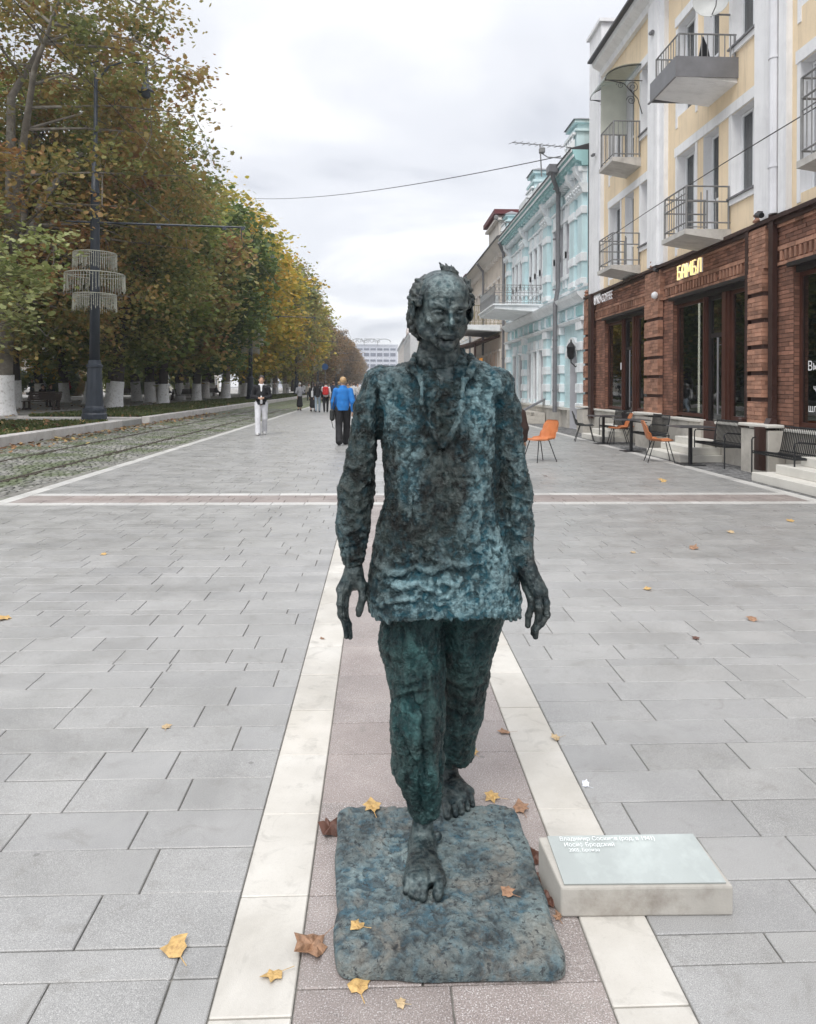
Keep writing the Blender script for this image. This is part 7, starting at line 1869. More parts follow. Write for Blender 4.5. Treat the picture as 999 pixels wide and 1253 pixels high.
# ---------------------------------------------------------------- head
HO = S(540.5, 380, 2.33)                # eye level, middle of the head
ya, ti = math.radians(11.5), math.radians(9.5)
hf = np.array([math.sin(ya) * math.cos(ti), -math.cos(ya) * math.cos(ti), -math.sin(ti)])
hr = np.array([math.cos(ya), math.sin(ya), 0.0])
hu = np.cross(hf, hr); hu = hu if hu[2] > 0 else -hu
HR = np.array([hr, hf, hu])
HS = 1.05
def H(r, f, u):
    u = u * (.90 if u < 0 else .955); r = r * 1.085
    return HO + HS * .001 * (hr * r + hf * f + hu * u)
def mm(v): return v * .001 * HS
def build_body():
    # head and neck, fine grid
    g = Field(HO + np.array([-.125, -.17, -.24]), HO + np.array([.125, .16, .17]), .0024)
    E_ = lambda c, r, k, mode='add': g.ell(H(*c), [mm(q) for q in r], mm(k), mode, HR)
    C_ = lambda a, b, ra, rb, k, mode='add': g.cone(H(*a), H(*b), mm(ra), mm(rb), mm(k), mode)
    E_((0, -18, 48), (78, 98, 76), 0)
    E_((0, 26, 44), (69, 66, 61), 25)
    E_((0, 14, -18), (66, 70, 74), 25)
    E_((0, -22, -12), (80, 60, 62), 22)
    C_((0, 36, -60), (0, 60, -104), 40, 22, 22)
    for s in (-1, 1):
        C_((s * 54, -8, -40), (s * 46, 10, -68), 22, 19, 24)
        C_((s * 46, 10, -68), (s * 14, 58, -100), 18, 15, 20)
        C_((s * 10, 86, 15), (s * 48, 68, 19), 9, 8, 14)          # brow ridge
        E_((s * 43, 56, -30), (17, 17, 13), 16)                  # cheekbone
        E_((s * 31, 91, -4), (19, 20, 14), 9, 'sub')            # eye socket
        C_((s * 52, 66, -62), (s * 50, 54, -48), 8, 7, 16, 'sub')   # hollow cheek
        g.ell(H(s * 31, 67, -4), [mm(15)] * 3, mm(3))            # eyeball
        g.chain([H(s * 16, 78, -3), H(s * 24, 84, 3), H(s * 34, 84, 4), H(s * 46, 72, -2)], [mm(3.4)] * 4, mm(4))
        g.chain([H(s * 17, 78, -7), H(s * 26, 81, -13), H(s * 36, 79, -13), H(s * 46, 71, -7)], [mm(2.8)] * 4, mm(4))
        g.chain([H(s * 19, 80, -17), H(s * 30, 80, -24), H(s * 44, 68, -20)], [mm(4.5)] * 3, mm(8))   # bag
        E_((s * 12, 96, -41), (8.5, 10, 8), 6)                   # nostril wing
        C_((s * 14, 90, -46), (s * 33, 74, -74), 6, 6, 12)          # nasolabial fold
        E_((s * 84, 2, 0), (9, 19, 30), 6)                     # ear
        E_((s * 91, 6, 2), (6, 10, 17), 4, 'sub')
        C_((s * 88, -8, 22), (s * 88, 12, 24), 5, 5, 5)
        E_((s * 72, 26, 26), (8, 24, 20), 20, 'sub')            # temple
        C_((s * 24, -40, -80), (s * 36, -40, -175), 22, 28, 26)  # neck muscle
        C_((s * 34, -20, -95), (s * 12, -8, -190), 8, 8, 22)
    C_((0, 84, 10), (0, 111, -28), 7, 8.5, 6)                    # nose
    g.ell(H(0, 113, -38), [mm(11), mm(13), mm(10)], mm(6), 'add', HR)
    for s in (-1, 1): C_((s * 6, 108, -48), (s * 7, 98, -43), 3.6, 3, 3, 'sub')
    E_((0, 69, -70), (27, 24, 20), 14)                           # muzzle
    g.chain([H(-25, 80, -73), H(-12, 90, -69), H(0, 92, -70.5), H(12, 90, -69), H(25, 80, -73)], [mm(3.5), mm(4.6), mm(4.6), mm(4.6), mm(3.5)], mm(4))
    g.chain([H(-23, 79, -78), H(-9, 89, -80.5), H(9, 89, -80.5), H(23, 79, -78)], [mm(3.5), mm(5.6), mm(5.6), mm(3.5)], mm(4))
    g.chain([H(-27, 80, -77.5), H(-12, 93.5, -74.8), H(12, 93.5, -74.8), H(27, 80, -77.5)], [mm(.9)] * 4, mm(2), 'sub')
    E_((0, 80, -89), (18, 9, 4.5), 6, 'sub')
    E_((0, 78, -111), (21, 20, 18), 10)                          # chin
    g.cone(H(6, -22, -60), S(549, 470, 2.47), .050, .056, .03)
    g.cone(H(4, -14, -118), S(549, 468, 2.42), .018, .020, .03)
    g.ell(S(545, 500, 2.44), [.16, .10, .05], .05)
    Vh, Fh = g.skin()
    # hands, wrists
    def hl(x, y, dy=0.0): return S(400 + x / 8.35, 650 + y / 8.35, 2.40 + dy)
    def hr_(x, y, dy=0.0): return S(610 + x / 7.83, 640 + y / 7.83, 2.36 + dy)
    m_ = .001
    a = Field(S(405, 800, 2.40) + [-.02, -.09, -.02], S(478, 650, 2.40) + [.02, .10, .03], .0026)
    a.chain([hl(285, 100, .01), hl(283, 320), hl(283, 420)], [.030, .0235, .025], .01)
    a.cone(hl(283, 400), hl(165, 600, -.01), .025, .019, .014); a.cone(hl(283, 400), hl(205, 610, .0), .024, .019, .012)
    a.cone(hl(290, 420), hl(365, 560, -.006), .024, .0185, .014); a.cone(hl(250, 480, .01), hl(300, 540, .012), .022, .019, .014)
    for pts, rs in (([hl(160, 620, -.018), hl(148, 745, -.026), hl(160, 860, -.02), hl(203, 960, -.012), hl(214, 1080, -.004)], [13, 11.5, 11, 9.8, 8.4]),
                    ([hl(212, 625, 0), hl(196, 760, -.006), hl(203, 885, -.001), hl(240, 955, .006), hl(252, 1085, .014)], [12.5, 11, 10.6, 9, 8.2]),
                    ([hl(225, 640, .02), hl(150, 760, .016), hl(150, 850, .02), hl(205, 925, .026), hl(226, 1000, .03)], [11.5, 10.5, 10, 9, 8]),
                    ([hl(372, 575, -.008), hl(378, 690, -.014), hl(345, 800, -.012), hl(338, 850, -.010)], [14, 12, 11.5, 9.5]),
                    ([hl(400, 560, .03), hl(440, 650, .036), hl(462, 740, .036), hl(462, 815, .032)], [14, 12, 11, 9])):
        a.chain(pts, [q * m_ for q in rs], .004)
    for (x, y, r, dy) in ((148, 745, 12.4, -.028), (160, 862, 11.6, -.022), (196, 760, 11.8, -.008), (378, 690, 13, -.016), (165, 610, 14, -.012)):
        a.ell(hl(x, y, dy), [r * m_] * 3, .004)
    Va, Fa = a.skin()
    c = Field(S(628, 800, 2.36) + [-.02, -.09, -.02], S(678, 655, 2.36) + [.02, .10, .03], .0026)
    c.chain([hr_(240, 60, .03), hr_(262, 300, .01), hr_(290, 430)], [.036, .026, .026], .01)
    c.cone(hr_(290, 430), hr_(432, 650, -.004), .026, .018, .014); c.cone(hr_(285, 440), hr_(380, 660, -.016), .026, .019, .014)
    c.cone(hr_(260, 440, .01), hr_(290, 620, .012), .024, .017, .014); c.cone(hr_(300, 520, .014), hr_(350, 680, .016), .022, .018, .014)
    for pts, rs in (([hr_(440, 650, -.004), hr_(466, 760, -.010), hr_(470, 872, -.012), hr_(425, 960, -.016), hr_(368, 1022, -.016)], [13.5, 12, 11.5, 10, 9]),
                    ([hr_(388, 690, -.018), hr_(400, 800, -.026), hr_(398, 890, -.02), hr_(375, 980, -.006), hr_(368, 1085, 0)], [13, 12, 11.5, 10, 9]),
                    ([hr_(360, 700, .012), hr_(385, 830, .012), hr_(400, 930, .01), hr_(350, 1010, .006), hr_(345, 1050, .006)], [12, 11, 10.5, 9.5, 8.5]),
                    ([hr_(425, 670, .02), hr_(455, 780, .024), hr_(448, 890, .024), hr_(405, 960, .02), hr_(390, 1000, .018)], [11, 10.5, 10, 9, 8]),
                    ([hr_(285, 600, .006), hr_(325, 720, -.004), hr_(328, 800, -.004), hr_(300, 880, 0), hr_(292, 975, .004)], [16, 13, 12, 10.5, 9])):
        c.chain(pts, [q * m_ for q in rs], .004)
    for (x, y, r, dy) in ((466, 760, 13, -.012), (472, 872, 12.3, -.014), (400, 800, 13, -.027), (440, 645, 14.5, -.006), (388, 680, 14.5, -.02)):
        c.ell(hr_(x, y, dy), [r * m_] * 3, .004)
    Vc, Fc = c.skin()
    # feet
    def fz(x, y, z): return Gz(480 + x / 8.325, 1000 + y / 8.325, BZ + z)
    d = Field(Gz(523, 1095, BZ) + [-.10, -.06, -.02], Gz(523, 1095, BZ) + [.10, .33, .27], .0028)
    ank = S(519, 1026, 2.345)
    d.chain([S(521, 985, 2.36), S(520, 1010, 2.355), ank], [.033, .031, .033], .01)
    d.ell(S(538.5, 1023, 2.35), [.014] * 3, .012); d.ell(S(511, 1024, 2.36), [.012] * 3, .012)
    heel = ank.copy(); heel[1] += .035; heel[2] = BZ + .032; d.cone(ank, heel, .033, .032, .02)
    toes = [(168, 755, 10.5), (222, 785, 11), (275, 800, 11.5), (335, 812, 12.5), (490, 785, 16.5)]
    kn = [(180, 655, 15), (232, 660, 15), (290, 665, 16), (360, 668, 17), (508, 640, 20)]
    for (tx, ty, tr), (kx, ky, kr) in zip(toes, kn):
        T = fz(tx, ty, tr * m_); Kn = fz(kx, ky, kr * m_ + .006)
        d.cone(ank + [0, -.01, -.02], Kn, .034, kr * m_, .02)
        mid = (Kn + T) / 2; mid[2] += .004
        d.chain([Kn, mid, T], [kr * m_ * .82, tr * m_ * .9, tr * m_], .003)
    Vd, Fd = d.skin()
    e0 = Gz(560, 996, BZ)
    e = Field(e0 + [-.10, -.05, -.02], e0 + [.10, .33, .25], .0028)
    ank2 = S(549, 945, 2.70)
    e.chain([S(560, 905, 2.72), S(552, 930, 2.70), ank2], [.045, .036, .034], .01)
    heel = ank2.copy(); heel[1] += .035; heel[2] = BZ + .034; e.cone(ank2, heel, .034, .034, .02)
    toes = [((550, 1001), 14), ((560, 1000), 10.5), ((567.5, 997), 10), ((575, 993), 9.5), ((581, 988), 9)]
    for i, ((tx, ty), tr) in enumerate(toes):
        T = Gz(tx, ty - 3, BZ + tr * m_); Kn = Gz(tx - 1 - i * .6, ty - 19, BZ + tr * m_ + .012)
        e.cone(ank2 + [0, -.01, -.02], Kn, .033, .017, .02)
        e.chain([Kn, (Kn + T) / 2 + [0, 0, .004], T], [tr * m_ * 1.25, tr * m_, tr * m_], .003)
    Ve, Fe = e.skin()
    # hidden core that joins head, wrists and ankles into one figure
    k_ = Field((-.12, 2.2, .15), (.55, 2.85, 1.62), .012)
    k_.chain([S(545, 470), S(545, 600), S(540, 690)], [.08, .09, .06], .03)
    k_.chain([S(545, 480), S(455, 485), S(440, 600), S(433, 690)], [.05, .03, .03, .02], .02)
    k_.chain([S(545, 480), S(615, 485), S(628, 600), S(640, 690)], [.05, .03, .03, .02], .02)
    k_.chain([S(530, 690), S(512, 760), S(513, 870, 2.33), S(520, 1000, 2.36)], [.06, .055, .045, .028], .02)
    k_.chain([S(555, 690), S(578, 760, 2.46), S(565, 850, 2.62), S(558, 915, 2.71)], [.06, .055, .045, .028], .02)
    Vk, Fk = k_.skin()
    Vs = [Vh, Va, Vc, Vd, Ve, Vk]; Fs = [Fh, Fa, Fc, Fd, Fe, Fk]
    off = 0; FF = []
    for v, f in zip(Vs, Fs): FF.append(f + off); off += len(v)
    return np.concatenate(Vs), np.concatenate(FF)
bV, bF = build_body()
def zx(x, y): return (470 + x / 7.136, 310 + y / 7.136)
def L_(*p): return [zx(*q) for q in p]
face_strokes = [
    (L_((430, 395), (500, 385), (570, 400), (650, 385), (700, 400)), 1.3, -.0018),
    (L_((440, 355), (520, 345), (600, 360), (670, 350)), 1.1, -.0008),
    (L_((545, 400), (555, 455)), 1.2, -.0034), (L_((590, 405), (575, 455)), 1.2, -.0034), (L_((568, 410), (566, 450)), 1.2, .0022),
    (L_((415, 430), (470, 440), (525, 470)), 1.6, .0035), (L_((605, 470), (660, 455), (720, 470)), 1.6, .0032),
    (L_((525, 650), (490, 700), (470, 760)), 1.5, -.0018), (L_((625, 650), (660, 700), (668, 750)), 1.5, -.0018),
    (L_((410, 580), (405, 650), (430, 720)), 2.6, -.0020), (L_((340, 500), (370, 560), (400, 600)), 1.6, .002),
    (L_((350, 530), (400, 545)), .9, -.0018), (L_((355, 560), (405, 560)), .9, -.0016),
    (L_((470, 755), (455, 790)), 1.2, -.0026), (L_((655, 755), (668, 790)), 1.2, -.0026),
    (L_((520, 830), (580, 838), (630, 830)), 1.5, -.0025),
    (L_((380, 900), (430, 1000), (460, 1100)), 2.2, .004), (L_((620, 900), (600, 1000)), 2.2, .004),
    (L_((455, 900), (500, 1020)), 2.0, -.004), (L_((560, 905), (560, 1010)), 2.4, .003)]
# knuckles, tendons and nails
hs = lambda x, y: (400 + x / 8.35, 650 + y / 8.35)
hs2 = lambda x, y: (610 + x / 7.83, 640 + y / 7.83)
ft = lambda x, y: (480 + x / 8.325, 1000 + y / 8.325)
hand_strokes = [([hs(250, 430), hs(165, 600)], 1.0, .0018), ([hs(270, 440), hs(215, 610)], 1.0, .0016), ([hs(225, 450), hs(190, 600)], .9, -.0014),
    ([hs(115, 745), hs(235, 760)], .8, -.0016), ([hs(115, 880), hs(235, 900)], .8, -.0016),
    ([hs(182, 650), hs(176, 900), hs(225, 990), hs(232, 1090)], .8, -.003),
    ([hs2(330, 470), hs2(435, 650)], 1.0, .002), ([hs2(300, 480), hs2(385, 690)], 1.0, .002), ([hs2(425, 700), hs2(437, 880)], .8, -.003),
    ([hs2(345, 780), hs2(440, 790)], .8, -.0014), ([hs2(440, 880), hs2(500, 870)], .8, -.0016),
    ([ft(330, 450), ft(250, 640)], .9, .0022), ([ft(345, 450), ft(300, 640)], .9, .002), ([ft(400, 430), ft(490, 620)], 1.1, .0025), ([ft(360, 440), ft(385, 640)], .9, -.002)]
def body_rough(V, N):
    hand = V[:, 2] < 1.5
    a = fbm(V, 38, 3, 1); b = ridged(V, 70, 2, 4)
    hed = (np.linalg.norm(V - HO, axis=1) < .2)
    amp = np.where(hed, .0012, .0024) * (1 - .6 * np.exp(-((topx(V)[0] - 545) / 26) ** 2 - ((topx(V)[1] - 350) / 14) ** 2))
    return (a * .6 + b * .4) * amp, a * .5 + b * .5
def body_pat(V):
    p = .30 + .25 * fbm(V, 7, 2, 9)
    return p + blobs(V, [(545, 348, 24, 14, .55), (528, 372, 12, 8, .4), (523, 395, 12, 10, .3), (550, 393, 4, 12, .7), (445, 705, 14, 14, .1), (650, 712, 12, 18, .4), (545, 450, 30, 20, .3), (515, 1075, 30, 14, .35), (565, 980, 16, 16, .25)])
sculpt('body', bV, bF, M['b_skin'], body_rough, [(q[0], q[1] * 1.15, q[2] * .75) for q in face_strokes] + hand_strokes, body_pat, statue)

# ---------------------------------------------------------------- hair: a wild fringe round a bald crown
def build_hair():
    r = np.random.RandomState(5)
    g = Field(HO + np.array([-.13, -.12, -.14]), HO + np.array([.135, .17, .21]), .0026)
    def lock(p0, p1, p2, ra, rb): g.chain([H(*p0), H(*p1), H(*p2)], [mm(ra), mm((ra + rb) / 2 * 1.1), mm(rb)], mm(3))
    # back and side shell of curls
    for i in range(340):
        th = r.uniform(68, 292); ph = r.uniform(-72, 62)
        a = math.radians(th); q = math.radians(ph)
        if 90 < abs(th - 180) : ph = min(ph, 40)
        if (th < 98 or th > 262) and ph < -5: continue
        if ph < -50 and not 130 < th < 230: continue
        d = np.array([math.sin(a) * math.cos(q), math.cos(a) * math.cos(q), math.sin(q)])
        c = np.array([3, -18, 34]); R = np.array([84, 100, 96 if ph < 0 else 82])
        p0 = c + d * R * .98
        flow = np.array([r.uniform(-.3, .3), -1.0, -.55 + r.uniform(-.35, .35)]); tang = flow - d * (flow @ d); tang /= np.linalg.norm(tang) + 1e-6
        p1 = p0 + tang * 13 + d * r.uniform(1, 5); p2 = p0 + tang * 30 + d * r.uniform(-1, 6)
        lock(p0, p1, p2, r.uniform(5, 8), r.uniform(2.2, 4))
    # temples
    for s in (-1, 1):
        for i in range(52):
            u = r.uniform(18 if s < 0 else 8, 72); f = r.uniform(-10, 34) - max(0, u - 30) * .2
            p0 = (s * (76 - .006 * (f + 5) ** 2 - max(0, u - 30) * .32), f, u)
            p1 = (p0[0] + s * 6, f - 12, u + r.uniform(0, 5)); p2 = (p0[0] + s * r.uniform(5, 11), f - 30, u + r.uniform(-2, 10))
            lock(p0, p1, p2, 5.6, 2.6)
        for i in range(34):          # long hair behind the ears
            t = i / 33.0; u = 14 - 104 * t; e = r.uniform(-4, 4)
            x = s * (84 - 4 * t - 26 * t ** 3) + e; f = -34 + r.uniform(-16, 10)
            lock((x - s * 6, f, u), (x, f + 4, u - 6), (x + s * r.uniform(-3, 4), f - 3, u - 15), 8.5, 4.5)
            lock((x - s * 16, f - 10, u), (x - s * 8, f - 4, u - 6), (x - s * 9, f - 8, u - 15), 9, 6)
    # receding rim of hair over the crown and the wind-blown tuft
    for i in range(34):
        x = -58 + i * 3.3; z = 118 - (x / 9.5) ** 2 * .9
        lock((x, 10 - abs(x) * .3, z - 6), (x + r.uniform(-4, 6), -2, z + 2), (x + r.uniform(-2, 12), -22, z + r.uniform(-2, 4)), 6, 4)
    for i in range(34):
        x = r.uniform(2, 34); z = 118 - (x / 13) ** 2
        tx_ = x - 14 + r.uniform(-4, 4) + x * .3; tz_ = 140 - (tx_ + 12) * .22 + r.uniform(-8, 5)
        lock((x, r.uniform(-8, 6), z), ((x + tx_) / 2 + 2, r.uniform(-6, 6), (z + tz_) / 2), (tx_, r.uniform(-8, 6), tz_), 6.0, 2.0)
    for (x0, z0, x1, z1) in ((2, 124, -14, 150), (8, 124, -4, 144), (16, 122, 4, 147), (26, 118, 14, 141), (34, 114, 26, 139), (40, 108, 37, 130), (22, 120, 20, 145)):
        lock((x0, 0, z0), ((x0 + x1) / 2, 3, (z0 + z1) / 2 + 2), (x1, 0, z1), 3.6, 1.8)
    for i in range(26):            # spikes above the far ear
        x = r.uniform(50, 80); z = r.uniform(66, 86) - (x - 50) * .5
        lock((x - 4, -8, z - 6), (x, -6, z + 10), (x + r.uniform(-7, 6), -6 + r.uniform(-5, 5), z + r.uniform(18, 34)), 5.2, 2.0)
    for (x, z) in ((-72, 70), (-66, 86), (-80, 52), (-86, 30), (-82, 10)):   # heavy curls on the near side
        for j in range(3): lock((x, 4 - j * 8, z), (x - 4, -8 - j * 8, z + 6), (x - 5, -22 - j * 8, z + 8), 6, 3)
    return g.skin()
hV, hF = build_hair()
def hair_rough(V, N):
    a = ridged(V * np.array([1, 1, .6]), 95, 3, 2)
    return a * .0022, a
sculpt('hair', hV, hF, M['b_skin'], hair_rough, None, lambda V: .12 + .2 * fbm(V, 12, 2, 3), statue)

# ---------------------------------------------------------------- coat
rows = [(430, 519, 570, .052), (438, 508, 582, .062), (446, 490, 600, .074), (453, 476, 612, .084), (462, 464, 619, .094), (476, 461, 620, .108), (500, 461, 614, .122), (540, 466, 613, .130), (580, 470, 613, .139),
        (610, 471, 615, .146), (640, 462, 620, .150), (670, 457, 627, .150), (700, 452, 634, .150), (730, 451, 637, .152), (760, 459, 637, .150), (790, 462, 635, .148)]
def build_coat():
    g = Field(S(405, 775, 2.42) + [0, -.21, 0], S(660, 428, 2.42) + [0, .22, 0.01], .0034)
    zz, cx, ax, bx = [], [], [], []
    for (py, l, r_, b) in rows:
        p = S(l, py); q = S(r_, py); zz.append(p[2]); cx.append((p[0] + q[0]) / 2); ax.append((q[0] - p[0]) / 2); bx.append(b)
    zz, cx, ax, bx = [np.array(v[::-1]) for v in (zz, cx, ax, bx)]
    lean = lambda Z: TY + .0 + .03 * (Z - 1.0)
    def f(X, Y, Z):
        z1 = Z.ravel(); c = np.interp(z1, zz, cx).reshape(Z.shape); a = np.interp(z1, zz, ax).reshape(Z.shape); b = np.interp(z1, zz, bx).reshape(Z.shape)
        x = np.abs(X - c) / a; y = np.abs(Y - lean(Z)) / b
        e = 2.35; k = (x ** e + y ** e) ** (1 / e)
        return (k - 1) * np.minimum(a, b) * 1.05
    g.fn(f, 0)
    q = lambda v: v * K
    g.chain([S(468, 470), S(450, 500), S(443, 555, 2.43), S(437, 603, 2.44), S(433, 645, 2.42), S(434, 683, 2.40)], [q(22), q(17), q(18.5), q(22.5), q(20), q(13.5)], .012)
    g.chain([S(606, 472), S(620, 500), S(623, 555, 2.43), S(631, 603, 2.43), S(636, 642, 2.40), S(641, 688, 2.365)], [q(22), q(17), q(18), q(21), q(17.5), q(12.5)], .014)
    g.ell(S(482, 466), [.075, .08, .028], .04); g.ell(S(598, 466), [.075, .08, .028], .04)
    # collar lapels
    g.chain([S(508, 434, 2.39), S(504, 448, 2.345), S(516, 470, 2.315)], [.009, .013, .007], .010)
    g.chain([S(576, 434, 2.39), S(580, 448, 2.345), S(568, 470, 2.315)], [.009, .013, .007], .010)
    # open V of the neckline as raised edges
    g.chain([S(519, 462, 2.315), S(517, 490, 2.297), S(523, 516, 2.290), S(534, 534, 2.285), S(541, 547, 2.283)], [.006, .009, .009, .008, .005], .006)
    g.chain([S(566, 462, 2.315), S(566, 490, 2.297), S(561, 516, 2.290), S(551, 534, 2.285), S(543, 547, 2.283)], [.006, .009, .009, .008, .005], .006)
    # open neck
    g.cone(S(543, 424, 2.37), S(543, 450, 2.325), .060, .036, .008, 'sub')
    g.cone(S(543, 452, 2.31), S(541, 478, 2.30), .028, .008, .006, 'sub')
    # cut the ragged hem
    def hem(X, Y, Z):
        P = np.stack(np.broadcast_arrays(X, Y, Z * 0), -1)
        n = vnoise(P, 26, 3) * .006 + vnoise(P, 85, 5) * .008 + vnoise(P, 7, 8) * .008
        z0 = S(545, 756, 2.275)[2]
        return (Z - (z0 + n - .022 * np.minimum(((X - .235) / .22) ** 2, 1.6) - .02 * np.clip((Y - 2.34) * 4, 0, 1)))
    g.fn(hem, .001, 'sub')
    return g.skin()
cV, cF = build_coat()
# trim the back of the SDF cut: sleeves end where the cuffs are, the coat at the hem
def z_(p): return [tuple(q) for q in p]
r_c = np.random.RandomState(11)
coat_strokes = [
    ([(466, 703), (490, 700), (508, 693), (530, 699), (545, 690), (570, 694), (590, 688)], 4.2, .009, .9),
    ([(456, 684), (478, 700), (492, 701)], 4.0, .007, .6),
    ([(500, 684), (520, 680), (545, 686), (575, 690)], 3.5, .006, .6),
    ([(474, 712), (492, 719), (512, 714), (528, 722)], 4.0, .009, .9),
    ([(540, 712), (560, 716), (566, 706)], 3.0, .006, .6),
    ([(462, 741), (486, 734), (506, 733)], 3.2, .007, .9),
    ([(478, 728), (470, 742), (466, 752)], 3.0, .004), ([(560, 722), (548, 738), (552, 752)], 3.0, -.005), ([(520, 738), (528, 750)], 2.5, -.004), ([(590, 735), (600, 752)], 2.5, .004),
    ([(566, 728), (578, 720), (592, 728), (606, 718)], 3.0, .005, .4),
    ([(518, 460), (517, 490), (522, 515), (534, 535), (541, 546)], 2.2, .006, .7),
    ([(566, 462), (566, 490), (562, 515), (552, 535), (543, 546)], 2.2, .006, .5),
    ([(541, 455), (540, 500), (541, 540)], 2.6, -.006),
    ([(512, 486), (530, 488), (545, 486), (566, 487)], 1.8, -.004),
    ([(524, 500), (540, 508), (558, 500)], 2.5, .005), ([(526, 520), (541, 530), (556, 520)], 2.5, .004),
    ([(541, 548), (545, 580), (546, 640)], 1.6, -.003),
    ([(505, 545), (500, 580), (498, 620)], 2.2, -.004), ([(498, 560), (512, 540), (520, 520)], 2.2, -.005),
    ([(462, 480), (465, 520), (464, 560), (466, 610)], 3.2, -.016), ([(612, 490), (611, 540), (610, 580), (612, 620), (620, 660)], 3.6, -.018),
    ([(470, 470), (478, 500), (476, 540)], 3.0, .005), ([(602, 470), (598, 500), (600, 540)], 3.0, .005),
    ([(480, 452), (495, 475), (500, 500)], 3.0, .005), ([(588, 452), (600, 470), (615, 480)], 3.0, .005),
    ([(575, 480), (590, 500), (588, 530)], 3.0, .005), ([(580, 560), (590, 600), (586, 650)], 3.5, .005), ([(600, 620), (610, 660), (608, 710)], 3.5, .006),
    ([(422, 572), (440, 570), (458, 558)], 2.6, .005, .5), ([(418, 590), (432, 604), (456, 586)], 2.6, .006, .6), ([(428, 618), (440, 626), (455, 610)], 2.6, .005, .6),
    ([(414, 640), (426, 652), (440, 646)], 2.4, .005, .7), ([(418, 668), (436, 664), (446, 655)], 2.2, .004, .8), ([(421, 680), (432, 684), (446, 680)], 2.5, .005),
    ([(618, 545), (628, 570), (642, 588)], 2.6, .006, .7), ([(612, 585), (626, 606), (648, 612)], 2.6, .006, .7), ([(630, 640), (640, 630), (651, 615)], 2.6, .005, .7),
    ([(624, 642), (638, 656), (652, 654)], 2.4, .004, .7), ([(632, 680), (642, 676), (650, 664)], 2.2, .004, .7),
    ([(440, 500), (448, 520), (445, 545)], 3, -.005), ([(625, 500), (632, 530), (628, 550)], 3, -.006)]
for i in range(200):   # dabs of clay all over
    x = r_c.uniform(420, 648); y = r_c.uniform(455, 750); a = r_c.normal(1.2, .7); L = r_c.uniform(5, 14)
    coat_strokes.append(([(x - L * math.cos(a), y - L * math.sin(a)), (x + L * math.cos(a), y + L * math.sin(a))], r_c.uniform(1.0, 2.4), r_c.uniform(-.005, .005)))
def coat_rough(V, N):
    W = V + .010 * np.stack([vnoise(V, 22, 31), vnoise(V, 22, 32), vnoise(V, 22, 33)], 1)
    a = ridged(W, 32, 4, 1); b = -ridged(W * np.array([1, 1, .75]), 62, 3, 6); c = fbm(V, 8, 2, 12); e = vnoise(W, 150, 21)
    px, py = topx(V)
    belly = np.exp(-((px - 545) / 45) ** 2 - ((py - 610) / 55) ** 2)
    amp = .0034 * (1 - .3 * belly)
    return a * amp + b * .0042 + c * .006 + e * .0020, a * .6 + b * .45 + e * .15 + c * .2
def coat_pat(V):
    p = .30 + .30 * fbm(V, 6, 3, 5)
    return p + blobs(V, [(478, 490, 26, 40, .42), (520, 470, 14, 16, .2), (590, 495, 26, 36, .6), (608, 470, 16, 18, .35), (585, 600, 18, 60, .35), (605, 680, 26, 40, .6), (505, 580, 10, 50, .25), (455, 600, 8, 60, .0), (550, 735, 60, 12, .3), (520, 712, 36, 12, .85), (490, 712, 14, 8, .5), (560, 745, 80, 14, .75),
                         (600, 735, 40, 18, .6), (640, 600, 14, 60, .25), (430, 600, 12, 50, -.05), (505, 570, 16, 40, .2), (545, 600, 32, 60, -.35), (440, 640, 20, 30, -.2), (545, 500, 16, 30, -.15)])
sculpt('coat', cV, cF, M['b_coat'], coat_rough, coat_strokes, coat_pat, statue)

# ---------------------------------------------------------------- trousers
def build_trousers():
    g = Field(S(455, 1015, 2.30) + [0, -.10, 0], S(632, 735, 2.42) + [.03, .42, .03], .0042)
    def ch(lst, k=.02):
        pts = []; rs = []
        for (py, l, r_, Y, yb) in lst:
            sc = (FPX / (Y * CPS + .3 * SPS)); pts.append(S((l + r_) / 2, py, Y)); rs.append((r_ - l) / 2 / sc)
        g.chain(pts, rs, k)
    ch([(715, 470, 548, 2.44, 0), (735, 468, 548, 2.44, 0), (783, 468, 546, 2.42, 0), (826, 480, 545, 2.38, 0), (869, 484, 544, 2.34, 0), (891, 481, 543, 2.32, 0), (934, 485, 543, 2.33, 0), (958, 496, 542, 2.35, 0), (978, 503, 539, 2.36, 0), (994, 508, 536, 2.36, 0), (1008, 510, 535, 2.36, 0)])
    ch([(735, 535, 620, 2.46, 0), (783, 538, 606, 2.49, 0), (826, 535, 598, 2.54, 0), (869, 532, 590, 2.60, 0), (891, 530, 584, 2.64, 0), (912, 531, 580, 2.67, 0), (930, 534, 577, 2.69, 0)])
    g.cone(S(512, 730), S(573, 730, 2.46), .095, .095, .03)
    def hem(X, Y, Z):
        P = np.stack(np.broadcast_arrays(X, Y, Z * 0), -1)
        n = vnoise(P, 50, 3) * .007 + vnoise(P, 16, 8) * .006
        z0 = np.where(Y < 2.5, S(520, 1006, 2.33)[2], S(555, 930, 2.66)[2])
        return (Z - (z0 + n))
    g.fn(hem, .004, 'sub')
    g.fn(lambda X, Y, Z: (S(545, 715)[2] - Z) + 0 * X + 0 * Y, 0, 'sub')
    return g.skin()
tV, tF = build_trousers()
def zt(x, y): return (440 + x / 4.64, 740 + y / 4.64)
def T_(*p): return [zt(*q) for q in p]
